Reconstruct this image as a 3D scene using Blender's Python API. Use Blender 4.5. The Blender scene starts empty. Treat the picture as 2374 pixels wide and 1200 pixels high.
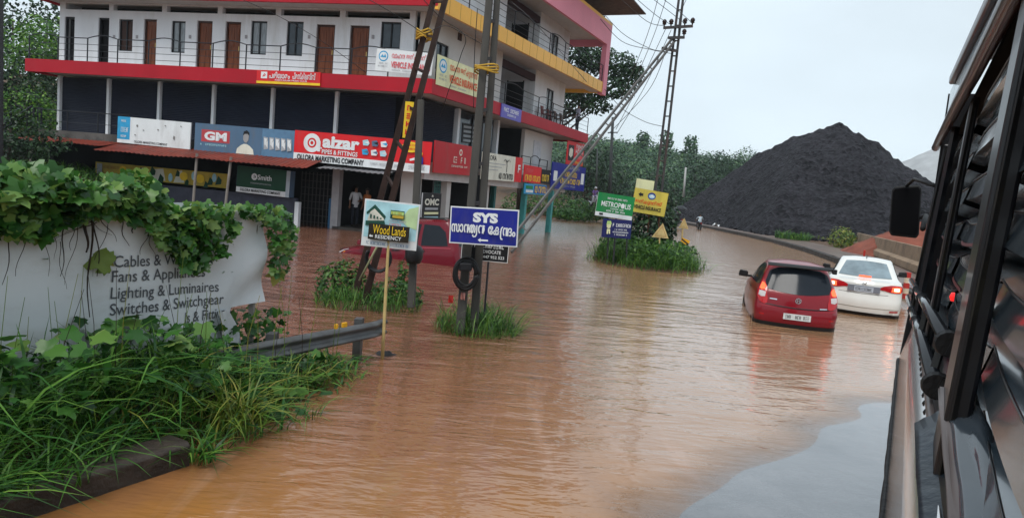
import bpy, bmesh, math, random
import numpy as np
from mathutils import Vector, Matrix, noise as mnoise

random.seed(7)
rng = np.random.default_rng(7)
sc = bpy.context.scene
COL = sc.collection
rad = math.radians

# ------------------------------------------------------------------ camera
W0, H0, FPX, CAM_H = 2374.0, 1200.0, 1600.0, 2.2
_p, _r = math.atan(0.10), rad(5.0)
CF = np.array([0, math.cos(_p), -math.sin(_p)])
_R0 = np.array([1.0, 0, 0]); _U0 = np.array([0, math.sin(_p), math.cos(_p)])
CR = _R0 * math.cos(_r) + _U0 * math.sin(_r)
CU = _U0 * math.cos(_r) - _R0 * math.sin(_r)
CAM = np.array([0.0, 0.0, CAM_H])
cd = bpy.data.cameras.new('camera'); co = bpy.data.objects.new('camera', cd); COL.objects.link(co)
cd.sensor_fit = 'HORIZONTAL'; cd.sensor_width = 36.0; cd.lens = 36.0 * FPX / W0
cd.clip_start = 0.03; cd.clip_end = 3000
co.matrix_world = Matrix(((CR[0], CU[0], -CF[0], 0), (CR[1], CU[1], -CF[1], 0), (CR[2], CU[2], -CF[2], CAM_H), (0, 0, 0, 1)))
sc.camera = co

# ------------------------------------------------------------------ sky and light (overcast)
SUN_EL, SUN_ROT = rad(58), rad(205)
wd = bpy.data.worlds.new('World'); sc.world = wd; wd.use_nodes = True
nt = wd.node_tree; nt.nodes.clear()
def _n(t, **k):
    n = nt.nodes.new(t)
    for a, b in k.items(): setattr(n, a, b)
    return n
out = _n('ShaderNodeOutputWorld'); bg = _n('ShaderNodeBackground'); bg.inputs['Strength'].default_value = 0.1
sky = _n('ShaderNodeTexSky'); sky.sky_type = 'NISHITA'; sky.sun_disc = False
sky.sun_elevation = SUN_EL; sky.sun_rotation = SUN_ROT
tc = _n('ShaderNodeTexCoord'); mp = _n('ShaderNodeMapping'); mp.inputs['Scale'].default_value = (1.0, 1.0, 2.6)
nz = _n('ShaderNodeTexNoise'); nz.inputs['Scale'].default_value = 2.3; nz.inputs['Detail'].default_value = 5; nz.inputs['Roughness'].default_value = 0.45
rp = _n('ShaderNodeValToRGB')
rp.color_ramp.elements[0].position = 0.30; rp.color_ramp.elements[0].color = (0.465, 0.53, 0.57, 1)
rp.color_ramp.elements[1].position = 0.70; rp.color_ramp.elements[1].color = (0.57, 0.655, 0.715, 1)
vm = _n('ShaderNodeVectorMath', operation='SCALE'); vm.inputs['Scale'].default_value = 10.4
mx = _n('ShaderNodeMixRGB'); mx.inputs['Fac'].default_value = 0.93
L = nt.links.new
L(tc.outputs['Generated'], mp.inputs['Vector']); L(mp.outputs[0], nz.inputs['Vector']); L(nz.outputs['Fac'], rp.inputs['Fac'])
L(rp.outputs[0], vm.inputs[0]); L(sky.outputs[0], mx.inputs[1]); L(vm.outputs[0], mx.inputs[2])
L(mx.outputs[0], bg.inputs['Color']); L(bg.outputs[0], out.inputs['Surface'])
sd = bpy.data.lights.new('sun', 'SUN'); so = bpy.data.objects.new('sun', sd); COL.objects.link(so)
sd.energy = 1.4; sd.angle = rad(25); sd.color = (1.0, 0.97, 0.92)
_sdir = Vector((math.sin(SUN_ROT) * math.cos(SUN_EL), math.cos(SUN_ROT) * math.cos(SUN_EL), math.sin(SUN_EL)))
so.rotation_euler = (-_sdir).to_track_quat('-Z', 'Y').to_euler()
sc.view_settings.view_transform = 'Standard'; sc.view_settings.look = 'None'
sc.view_settings.gamma = 1; sc.view_settings.exposure = 0.62
try: sc.view_settings.use_curve_mapping = False
except Exception: pass
sc.cycles.use_denoising = True
sc.cycles.max_bounces = 8; sc.cycles.transparent_max_bounces = 12
try: sc.cycles.volume_bounces = 0
except Exception: pass

# ------------------------------------------------------------------ measuring helpers
def ray(x, y): return CF * FPX + CR * (x - W0 / 2) + CU * (H0 / 2 - y)
def PZ(x, y, z=0.0):
    d = ray(x, y); return CAM + d * (z - CAM_H) / d[2]
def PY(x, y, Y):
    d = ray(x, y); return CAM + d * Y / d[1]
V_H = np.array([0.4937, 0.8696, 0.0]); V_B = np.array([0.8696, -0.4937, 0.0])   # the road heading beside the camera, and its right
def PA(x, y, a):
    d = ray(x, y); return CAM + d * a / (d @ V_H)
def PB(x, y, b):
    d = ray(x, y); return CAM + d * b / (d @ V_B)
def AB(a, b, z=0.0): return V_H * a + V_B * b + np.array([0, 0, z])

# ------------------------------------------------------------------ materials
MATS = {}
def lin(c):
    if isinstance(c, str):
        c = [int(c[i:i + 2], 16) / 255 for i in (0, 2, 4)]
        c = [x / 12.92 if x <= 0.04045 else ((x + 0.055) / 1.055) ** 2.4 for x in c]
    return tuple(c)[:3]
def new_mat(name):
    m = bpy.data.materials.new(name); m.use_nodes = True
    n = m.node_tree.nodes; b = n.get('Principled BSDF')
    return m, m.node_tree, b
def M(name, col, rough=0.6, var=0.12, scale=4.0, bump=0.0, bscale=40.0, metal=0.0, coat=0.0, emit=0.0, stain=None, stain_amt=0.45, spec=0.25, stretch=(1, 1, 1)):
    if name in MATS: return MATS[name]
    m, t, b = new_mat(name); c = lin(col); MATS[name] = m
    b.inputs['Roughness'].default_value = rough; b.inputs['Metallic'].default_value = metal
    b.inputs['Coat Weight'].default_value = coat; b.inputs['Coat Roughness'].default_value = 0.06
    b.inputs['Specular IOR Level'].default_value = spec
    tcn = t.nodes.new('ShaderNodeTexCoord'); mpn = t.nodes.new('ShaderNodeMapping'); mpn.inputs['Scale'].default_value = stretch
    t.links.new(tcn.outputs['Object'], mpn.inputs['Vector'])
    nn = t.nodes.new('ShaderNodeTexNoise'); nn.inputs['Scale'].default_value = scale; nn.inputs['Detail'].default_value = 5
    t.links.new(mpn.outputs[0], nn.inputs['Vector'])
    r = t.nodes.new('ShaderNodeValToRGB')
    r.color_ramp.elements[0].position = 0.3; r.color_ramp.elements[1].position = 0.7
    r.color_ramp.elements[0].color = tuple(x * (1 - var) for x in c) + (1,)
    r.color_ramp.elements[1].color = tuple(min(1, x * (1 + var)) for x in c) + (1,)
    t.links.new(nn.outputs['Fac'], r.inputs['Fac'])
    colout = r.outputs[0]
    if stain is not None:
        n2 = t.nodes.new('ShaderNodeTexNoise'); n2.inputs['Scale'].default_value = scale * 0.6; n2.inputs['Detail'].default_value = 8; n2.inputs['Roughness'].default_value = 0.7
        mp2 = t.nodes.new('ShaderNodeMapping'); mp2.inputs['Location'].default_value = (3.1, 7.7, 1.3); mp2.inputs['Scale'].default_value = stretch
        t.links.new(tcn.outputs['Object'], mp2.inputs['Vector']); t.links.new(mp2.outputs[0], n2.inputs['Vector'])
        r2 = t.nodes.new('ShaderNodeValToRGB'); r2.color_ramp.elements[0].position = 0.5; r2.color_ramp.elements[1].position = 0.72
        r2.color_ramp.elements[1].color = (stain_amt,) * 3 + (1,); r2.color_ramp.elements[0].color = (0, 0, 0, 1)
        t.links.new(n2.outputs['Fac'], r2.inputs['Fac'])
        mx2 = t.nodes.new('ShaderNodeMixRGB'); mx2.inputs[2].default_value = lin(stain) + (1,)
        t.links.new(r2.outputs[0], mx2.inputs['Fac']); t.links.new(colout, mx2.inputs[1]); colout = mx2.outputs[0]
    t.links.new(colout, b.inputs['Base Color'])
    if emit:
        b.inputs['Emission Color'].default_value = c + (1,); b.inputs['Emission Strength'].default_value = emit
    if bump:
        n3 = t.nodes.new('ShaderNodeTexNoise'); n3.inputs['Scale'].default_value = bscale; n3.inputs['Detail'].default_value = 4
        t.links.new(mpn.outputs[0], n3.inputs['Vector'])
        bp = t.nodes.new('ShaderNodeBump'); bp.inputs['Strength'].default_value = bump; bp.inputs['Distance'].default_value = 0.02
        t.links.new(n3.outputs['Fac'], bp.inputs['Height']); t.links.new(bp.outputs[0], b.inputs['Normal'])
    return m
def leaf_mat(name, dark, mid, light, rough=0.45, trans=0.25):
    if name in MATS: return MATS[name]
    m, t, b = new_mat(name); MATS[name] = m
    g = t.nodes.new('ShaderNodeNewGeometry'); r = t.nodes.new('ShaderNodeValToRGB')
    e = r.color_ramp.elements; e[0].color = lin(dark) + (1,); e[1].color = lin(light) + (1,)
    e2 = e.new(0.55); e2.color = lin(mid) + (1,); e[0].position = 0.05; e[-1].position = 0.97
    t.links.new(g.outputs['Random Per Island'], r.inputs['Fac']); t.links.new(r.outputs[0], b.inputs['Base Color'])
    b.inputs['Roughness'].default_value = rough; b.inputs['Specular IOR Level'].default_value = 0.35
    tr = t.nodes.new('ShaderNodeBsdfTranslucent'); ms = t.nodes.new('ShaderNodeMixShader'); ms.inputs[0].default_value = trans
    t.links.new(r.outputs[0], tr.inputs['Color']); o = t.nodes.get('Material Output')
    t.links.new(b.outputs[0], ms.inputs[1]); t.links.new(tr.outputs[0], ms.inputs[2]); t.links.new(ms.outputs[0], o.inputs['Surface'])
    return m

# ------------------------------------------------------------------ mesh building
WL = {}
def v3(p): return np.array([float(p[0]), float(p[1]), float(p[2])])
class MB:
    def __init__(s): s.v = []; s.f = []; s.mi = []; s.mats = []
    def m(s, mat):
        if mat not in s.mats: s.mats.append(mat)
        return s.mats.index(mat)
    def add(s, verts, faces, mat):
        o = len(s.v); k = s.m(mat)
        s.v.extend([tuple(float(c) for c in q) for q in verts]); s.f.extend([tuple(o + i for i in f) for f in faces]); s.mi.extend([k] * len(faces))
    def box(s, x0, x1, y0, y1, z0, z1, mat, xf=None):
        c = [(x, y, z) for z in (z0, z1) for y in (y0, y1) for x in (x0, x1)]
        if xf: c = [xf(*q) for q in c]
        s.add(c, [(0, 2, 3, 1), (4, 5, 7, 6), (0, 1, 5, 4), (2, 6, 7, 3), (0, 4, 6, 2), (1, 3, 7, 5)], mat)
    def hexa(s, c, mat):   # 8 corners: bottom 4 loop, top 4 loop
        s.add(c, [(3, 2, 1, 0), (4, 5, 6, 7), (0, 1, 5, 4), (1, 2, 6, 5), (2, 3, 7, 6), (3, 0, 4, 7)], mat)
    def bar(s, p0, p1, w, h, mat, up=(0, 0, 1), w1=None, h1=None):
        p0, p1 = Vector(v3(p0)), Vector(v3(p1)); d = (p1 - p0).normalized(); u = Vector(up)
        if abs(d.dot(u)) > 0.98: u = Vector((0, 1, 0))
        a = d.cross(u).normalized(); b = a.cross(d).normalized()
        w1 = w if w1 is None else w1; h1 = h if h1 is None else h1
        c = [p0 + a * sx * w / 2 + b * sy * h / 2 for sx, sy in ((-1, -1), (1, -1), (1, 1), (-1, 1))]
        c += [p1 + a * sx * w1 / 2 + b * sy * h1 / 2 for sx, sy in ((-1, -1), (1, -1), (1, 1), (-1, 1))]
        s.hexa(c, mat)
    def tube(s, pts, r, mat, n=8, cap=True):
        pts = [Vector(v3(p)) for p in pts]; k = len(pts); rs = r if hasattr(r, '__len__') else [r] * k
        vs = []; prev = None
        for i, p in enumerate(pts):
            d = (pts[min(i + 1, k - 1)] - pts[max(i - 1, 0)])
            d = d.normalized() if d.length > 1e-9 else Vector((0, 0, 1))
            if prev is None:
                u = Vector((0, 0, 1)) if abs(d.z) < 0.9 else Vector((1, 0, 0))
                a = d.cross(u).normalized()
            else:
                a = (prev - d * prev.dot(d)).normalized()
            prev = a; b = d.cross(a)
            for j in range(n):
                t = 2 * math.pi * j / n; vs.append(p + (a * math.cos(t) + b * math.sin(t)) * rs[i])
        fs = [(i * n + j, i * n + (j + 1) % n, (i + 1) * n + (j + 1) % n, (i + 1) * n + j) for i in range(k - 1) for j in range(n)]
        if cap: fs += [tuple(range(n - 1, -1, -1)), tuple((k - 1) * n + j for j in range(n))]
        s.add(vs, fs, mat)
    def grid(s, P, mat, wrap=False):
        nr, nc = len(P), len(P[0]); vs = [q for row in P for q in row]; fs = []
        for i in range(nr - 1):
            for j in range(nc if wrap else nc - 1):
                fs.append((i * nc + j, i * nc + (j + 1) % nc, (i + 1) * nc + (j + 1) % nc, (i + 1) * nc + j))
        s.add(vs, fs, mat)
    def prism(s, poly, z0, z1, mat):
        n = len(poly); vs = [(p[0], p[1], z0) for p in poly] + [(p[0], p[1], z1) for p in poly]
        s.add(vs, [tuple(range(n - 1, -1, -1)), tuple(range(n, 2 * n))] + [(i, (i + 1) % n, n + (i + 1) % n, n + i) for i in range(n)], mat)
    def extrude(s, poly3, off, mat):   # closed outline of 3-D points pushed along off
        n = len(poly3); off = v3(off); vs = [v3(p) for p in poly3] + [v3(p) + off for p in poly3]
        s.add(vs, [tuple(range(n - 1, -1, -1)), tuple(range(n, 2 * n))] + [(i, (i + 1) % n, n + (i + 1) % n, n + i) for i in range(n)], mat)
    def lathe(s, c, ax, prof, mat, n=20):   # prof: (distance along ax, radius)
        c = Vector(v3(c)); ax = Vector(ax).normalized(); u = Vector((0, 0, 1)) if abs(ax.z) < 0.9 else Vector((1, 0, 0))
        a = ax.cross(u).normalized(); b = ax.cross(a)
        s.grid([[c + ax * h + (a * math.cos(2 * math.pi * j / n) + b * math.sin(2 * math.pi * j / n)) * r for j in range(n)] for h, r in prof], mat, wrap=True)
    def build(s, name, parent=None, smooth=False, recalc=True, bevel=0.0, keep=False, angle=None):
        me = bpy.data.meshes.new(name)
        V = np.array(s.v, float) if s.v else np.zeros((0, 3))
        c = np.zeros(3)
        if len(V) and not keep:
            c = np.array([(V[:, 0].min() + V[:, 0].max()) / 2, (V[:, 1].min() + V[:, 1].max()) / 2, V[:, 2].min()])
        me.from_pydata((V - c).tolist(), [], s.f)
        for mt in s.mats: me.materials.append(mt)
        me.polygons.foreach_set('material_index', s.mi)
        if recalc:
            bm = bmesh.new(); bm.from_mesh(me); bmesh.ops.recalc_face_normals(bm, faces=bm.faces); bm.to_mesh(me); bm.free()
        if smooth: me.polygons.foreach_set('use_smooth', [True] * len(me.polygons))
        if angle: me.set_sharp_from_angle(angle=rad(angle))
        me.update()
        o = bpy.data.objects.new(name, me); COL.objects.link(o); WL[o] = c
        if parent is not None:
            o.parent = parent; o.location = tuple(c - WL[parent])
        else: o.location = tuple(c)
        if bevel:
            bv = o.modifiers.new('bevel', 'BEVEL'); bv.width = bevel; bv.segments = 2; bv.limit_method = 'ANGLE'; bv.angle_limit = rad(35)
        return o
def mesh_np(name, V, Fc, mat, parent=None, mats=None, mi=None, smooth=False):
    me = bpy.data.meshes.new(name)
    V = np.asarray(V, float); c = np.array([(V[:, 0].min() + V[:, 0].max()) / 2, (V[:, 1].min() + V[:, 1].max()) / 2, V[:, 2].min()])
    me.from_pydata((V - c).tolist(), [], np.asarray(Fc).tolist() if not isinstance(Fc, list) else Fc)
    for mt in (mats or [mat]): me.materials.append(mt)
    if mi is not None: me.polygons.foreach_set('material_index', mi)
    if smooth: me.polygons.foreach_set('use_smooth', [True] * len(me.polygons))
    o = bpy.data.objects.new(name, me); COL.objects.link(o); WL[o] = c
    if parent is not None: o.parent = parent; o.location = tuple(c - WL[parent])
    else: o.location = tuple(c)
    return o
def tag(o, label=None, cat=None, group=None, kind=None):
    if label: o['label'] = label
    if cat: o['category'] = cat
    if group: o['group'] = group
    if kind: o['kind'] = kind
    return o
def empty(name, loc, label, cat, group=None):
    o = bpy.data.objects.new(name, None); COL.objects.link(o); o.location = tuple(loc); o.empty_display_size = 0.2
    WL[o] = v3(loc); return tag(o, label, cat, group)
def nz3(x, y, z=0.0): return mnoise.noise(Vector((x, y, z)))

# ------------------------------------------------------------------ lettering
_tcache = {}
def text_mesh(body, bold=0.0, shear=0.0):
    k = (body, bold, shear)
    if k in _tcache: return _tcache[k]
    c = bpy.data.curves.new('lettering', 'FONT'); c.body = body; c.size = 1; c.offset = bold; c.resolution_u = 3; c.shear = shear; c.fill_mode = 'FRONT'
    o = bpy.data.objects.new('lettering', c); COL.objects.link(o)
    dg = bpy.context.evaluated_depsgraph_get(); dg.update()
    me = bpy.data.meshes.new_from_object(o.evaluated_get(dg))
    V = np.array([v.co[:] for v in me.vertices]) if len(me.vertices) else np.zeros((0, 3)); Fc = [tuple(p.vertices) for p in me.polygons]
    bpy.data.objects.remove(o); bpy.data.curves.remove(c); bpy.data.meshes.remove(me)
    _tcache[k] = (V, Fc); return V, Fc
class Sign:
    """A flat board with its own right/up/out frame; u to the right and v downwards run 0..1 over its face."""
    def __init__(s, TL, TR, BR, BL, thick=0.03, edge=None, bgm=None):
        TL, TR, BR, BL = map(v3, (TL, TR, BR, BL)); s.mb = MB()
        r = (TR - TL) + (BR - BL); s.w = (np.linalg.norm(TR - TL) + np.linalg.norm(BR - BL)) / 2; s.r = r / np.linalg.norm(r)
        u = (TL - BL) + (TR - BR); u = u - s.r * (u @ s.r); s.u = u / np.linalg.norm(u); s.h = (abs((TL - BL) @ s.u) + abs((TR - BR) @ s.u)) / 2
        s.o = (TL + TR + BR + BL) / 4 - s.r * s.w / 2 + s.u * s.h / 2      # top left
        s.n = np.cross(s.r, s.u); s.t = thick; s.k = 0
        if bgm:
            c = [s.p(0, 1, -thick), s.p(1, 1, -thick), s.p(1, 1, 0), s.p(0, 1, 0), s.p(0, 0, -thick), s.p(1, 0, -thick), s.p(1, 0, 0), s.p(0, 0, 0)]
            s.mb.hexa(c, edge or bgm); 
            s.mb.add([s.p(0.002, 0.998, 0.002), s.p(0.998, 0.998, 0.002), s.p(0.998, 0.002, 0.002), s.p(0.002, 0.002, 0.002)], [(0, 1, 2, 3)], bgm)
    def p(s, u, v, d=0.0): return s.o + s.r * (u * s.w) - s.u * (v * s.h) + s.n * d
    def lay(s): s.k += 1; return 0.002 + 0.003 * s.k
    def rect(s, u0, v0, u1, v1, mat, d=None):
        d = s.lay() if d is None else d
        s.mb.add([s.p(u0, v1, d), s.p(u1, v1, d), s.p(u1, v0, d), s.p(u0, v0, d)], [(0, 1, 2, 3)], mat)
    def poly(s, pts, mat, d=None):
        d = s.lay() if d is None else d
        s.mb.add([s.p(u, v, d) for u, v in pts], [tuple(range(len(pts)))], mat)
    def disc(s, u, v, rx, mat, ry=None, d=None, n=20):
        ry = rx * s.w / s.h if ry is None else ry
        s.poly([(u + rx * math.cos(2 * math.pi * i / n), v + ry * math.sin(2 * math.pi * i / n)) for i in range(n)], mat, d)
    def ring(s, u, v, r0, r1, mat, d=None, n=24):
        d = s.lay() if d is None else d; q = s.w / s.h
        A = [[s.p(u + r * math.cos(2 * math.pi * i / n), v + r * q * math.sin(2 * math.pi * i / n), d) for i in range(n)] for r in (r0, r1)]
        s.mb.grid(A, mat, wrap=True)
    def frame(s, w, mat, d=None):
        d = s.lay() if d is None else d; b = w * s.w / s.h
        for q in ((0, 0, 1, b), (0, 1 - b, 1, 1), (0, b, w, 1 - b), (1 - w, b, 1, 1 - b)): s.rect(*q, mat, d)
    def text(s, body, u0, v0, u1, v1, mat, bold=0.0, shear=0.0, d=None):
        V, Fc = text_mesh(body, bold, shear)
        if not len(V): return
        d = s.lay() if d is None else d; lo, hi = V.min(0), V.max(0); sp = np.maximum(hi - lo, 1e-6)
        s.mb.add([s.p(u0 + (q[0] - lo[0]) / sp[0] * (u1 - u0), v1 - (q[1] - lo[1]) / sp[1] * (v1 - v0), d) for q in V], Fc, mat)
    def greek(s, n, u0, v0, u1, v1, mat, bold=0.0, d=None):   # lettering too small to read in the photograph: worn letter-like marks
        d = s.lay() if d is None else d; r = random.Random(n * 31 + int(u0 * 997) + int(v0 * 331)); w = (u1 - u0) / max(1, n); hh = v1 - v0; q = s.h / s.w
        t = min(w * .26, hh * q * .22)
        for i in range(n):
            if n > 6 and r.random() < .13: continue
            a, b = u0 + w * (i + .10), u0 + w * (i + .86); tv = t / q; k = r.randrange(5)
            if k != 1: s.rect(a, v0, a + t, v1, mat, d)
            if k in (0, 2): s.rect(b - t, v0 + hh * .1, b, v1, mat, d)
            if k in (0, 1, 3, 4): s.rect(a + t * (k != 1), v0, b - t * (k in (0,)), v0 + tv, mat, d)
            if k in (1, 3): s.rect(a + t * (k == 3), v1 - tv, b, v1, mat, d)
            if k in (2, 4, 1): s.rect(a + t * (k != 1), (v0 + v1) / 2 - tv / 2, b - t * (k == 2), (v0 + v1) / 2 + tv / 2, mat, d)
    def stroke(s, pts, w, mat, d=None):   # a painted stroke, w as a share of the height
        d = s.lay() if d is None else d; q = s.h / s.w; L_, R_ = [], []
        P = [np.array((a / q, b)) for a, b in pts]
        for i in range(len(P)):
            t = P[min(i + 1, len(P) - 1)] - P[max(i - 1, 0)]; t = t / (np.linalg.norm(t) + 1e-9); nn = np.array((-t[1], t[0])) * w / 2
            L_.append((( P[i] + nn)[0] * q, (P[i] + nn)[1])); R_.append(((P[i] - nn)[0] * q, (P[i] - nn)[1]))
        s.mb.grid([[s.p(*a, d) for a in L_], [s.p(*a, d) for a in R_]], mat)
    def build(s, name, label=None, cat=None, group=None, parent=None):
        o = s.mb.build(name, parent, recalc=False)
        return tag(o, label, cat, group) if parent is None else o
# ------------------------------------------------------------------ terrain
def sstep(a, b, x):
    t = min(1, max(0, (x - a) / (b - a))); return t * t * (3 - 2 * t)
KERB = [(6.2, -8), (6.6, 0), (7.6, 5.5), (9.0, 10.5), (10.6, 15.8), (11.93, 20.68), (14.2, 27.5), (16.3, 35.65), (17.7, 42), (18.73, 49.36), (19.3, 58), (19.5, 70), (18.5, 85), (15, 110), (8, 140)]
KY = [k[1] for k in KERB]; KX = [k[0] for k in KERB]
def kerb_x(y): return float(np.interp(y, KY, KX))
MOUNDS = [(4.75, 24.6, 1.75, 2.5, 0.50), (-0.45, 10.6, 0.62, 0.7, 0.30), (-2.42, 11.8, 0.95, 0.75, 0.32)]
SHORE = [(1.50, 1.5), (1.50, 3.0), (1.60, 4.45), (2.26, 5.42), (3.12, 6.28), (3.95, 7.05), (4.45, 7.75), (5.3, 8.3), (6.8, 8.7), (9, 9.0)]
def shore_d(x, y):   # > 0 on the dry side (right of and nearer than the shore line)
    best = 1e9; sgn = -1
    for (ax, ay), (bx, by) in zip(SHORE[:-1], SHORE[1:]):
        dx, dy = bx - ax, by - ay; t = min(1, max(0, ((x - ax) * dx + (y - ay) * dy) / (dx * dx + dy * dy)))
        d = math.hypot(x - ax - t * dx, y - ay - t * dy)
        if d < best: best = d; sgn = 1 if (dx * (y - ay) - dy * (x - ax)) < 0 else -1
    return best * sgn
def gz(x, y):
    a = x * V_H[0] + y * V_H[1]; b = x * V_B[0] + y * V_B[1]
    z = -0.34 + 0.05 * nz3(x * .3, y * .3)
    if y < 22 and -6 < x < 12:
        sdv = shore_d(x, y)
        if b > -4.4: z = max(z, min(0.05, 0.020 * sdv) + (0.006 * nz3(x * 0.9, y * 0.9, 3)) * (1 if sdv > 0.02 or sdv < -0.02 else 0))
    # right of the kerb: footpath and yard
    r = x - kerb_x(y)
    if r > 0: z = max(z, min(0.22, -0.3 + r * 4) + 0.10 * sstep(2, 9, r) + 0.06 * nz3(x * .25, y * .25) * sstep(1.5, 4, r))
    # planted bank at the left of the camera
    if a < 9 and b < -3.9:
        edge = -4.35 + 0.22 * nz3(a * .8, 2.2) - sstep(3.6, 6.8, a) * 0.55
        k = sstep(0.05, 0.7, edge - b) * (1 - sstep(5.2, 6.9, a + 0.3 * nz3(b, 4.1)))
        k *= 1 - sstep(6.6, 8.0, -b)
        z = max(z, -0.34 + k * (1 - .36 * sstep(3.4, 4.9, a)) * (0.58 + 0.10 * nz3(a, b, 1)))
    for mx_, my_, rx, ry, h in MOUNDS:
        q = ((x - mx_) / rx) ** 2 + ((y - my_) / ry) ** 2
        if q < 2: z = max(z, -0.34 + h * 1.25 * max(0, 1 - q * 0.5) ** 0.7)
    # slope at the far left, beyond the shops
    z = max(z, -0.34 + 1.6 * sstep(-12.6, -18.5, x + 0.25 * (y - 26)) * sstep(12, 18, y) + 5 * sstep(-24, -50, x) + 3 * sstep(44, 70, y) * sstep(2, -20, x))
    # low overgrown bank beyond the building, then a field and wooded hill
    z = max(z, -0.34 + 1.0 * sstep(6.3, 4.4, x - 0.02 * (y - 60)) * sstep(60, 66, y) * (1 - 0.5 * sstep(76, 82, y)))
    hz_ = sstep(105, 190, y) * sstep(150, 60, x) * sstep(-140, -40, x) * (11.0 - 0.055 * max(0, x - 20)) + sstep(80, 105, y) * 0.8
    z = max(z, -0.34 + hz_ * (1 + 0.18 * nz3(x * .02, y * .02)))
    return z
def axis(segs):
    r = []
    for a, b, st in segs: r += list(np.arange(a, b, st))
    return r + [segs[-1][1]]
gx = axis([(-900, -200, 100), (-200, -60, 20), (-60, -24, 3), (-24, -8, 0.8), (-8, 12, 0.22), (12, 30, 0.7), (30, 80, 5), (80, 200, 15), (200, 900, 100)])
gy = axis([(-60, -6, 6), (-6, 1, 0.8), (1, 16, 0.22), (16, 34, 0.5), (34, 80, 1.5), (80, 220, 8), (220, 500, 40), (500, 1500, 200)])
m_soil = M('wet_soil', (0.10, 0.055, 0.032), rough=0.7, var=0.35, scale=1.5, bump=0.5, bscale=14, stain=(0.035, 0.05, 0.015), stain_amt=0.75)
mb = MB(); mb.grid([[(x, y, gz(x, y)) for x in gx] for y in gy], m_soil)
tag(mb.build('ground', smooth=True, keep=True, recalc=False), kind='structure')

# the road itself, wet asphalt, a sheet just above the ground
def road_mat():
    m, t, b = new_mat('wet_asphalt'); n = t.nodes
    g = n.new('ShaderNodeNewGeometry'); nn = n.new('ShaderNodeTexNoise'); nn.inputs['Scale'].default_value = 1.3; nn.inputs['Detail'].default_value = 12; nn.inputs['Roughness'].default_value = .72
    t.links.new(g.outputs['Position'], nn.inputs['Vector'])
    r = n.new('ShaderNodeValToRGB'); r.color_ramp.elements[0].color = (0.055, 0.058, 0.066, 1); r.color_ramp.elements[1].color = (0.16, 0.162, 0.172, 1)
    r.color_ramp.elements[0].position = .3; r.color_ramp.elements[1].position = .7
    t.links.new(nn.outputs['Fac'], r.inputs['Fac']); t.links.new(r.outputs[0], b.inputs['Base Color'])
    rr = n.new('ShaderNodeMapRange'); rr.inputs[1].default_value = .35; rr.inputs[2].default_value = .65; rr.inputs[3].default_value = .10; rr.inputs[4].default_value = .26
    t.links.new(nn.outputs['Fac'], rr.inputs[0]); t.links.new(rr.outputs[0], b.inputs['Roughness'])
    b.inputs['IOR'].default_value = 1.40; b.inputs['Coat Weight'].default_value = 1.0; b.inputs['Coat IOR'].default_value = 1.45; b.inputs['Coat Roughness'].default_value = 0.06
    n2 = n.new('ShaderNodeTexNoise'); n2.inputs['Scale'].default_value = 55; t.links.new(g.outputs['Position'], n2.inputs['Vector'])
    n4 = n.new('ShaderNodeTexNoise'); n4.inputs['Scale'].default_value = 2.2; n4.inputs['Detail'].default_value = 3; t.links.new(g.outputs['Position'], n4.inputs['Vector'])
    ad = n.new('ShaderNodeMath'); ad.operation = 'MULTIPLY_ADD'; ad.inputs[1].default_value = 6.0
    t.links.new(n4.outputs['Fac'], ad.inputs[0]); t.links.new(n2.outputs['Fac'], ad.inputs[2])
    bp = n.new('ShaderNodeBump'); bp.inputs['Strength'].default_value = .35; bp.inputs['Distance'].default_value = .006
    t.links.new(ad.outputs[0], bp.inputs['Height']); t.links.new(bp.outputs[0], b.inputs['Normal'])
    return m
mb = MB()
mb.grid([[tuple(AB(a, b, 0) + np.array([0, 0, gz(*AB(a, b)[:2]) + 0.006])) for b in np.arange(-3.9, 4.6, 0.15)] for a in np.arange(-8, 19, 0.2)], road_mat())
tag(mb.build('road', smooth=True, keep=True, recalc=False), kind='structure')

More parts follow.
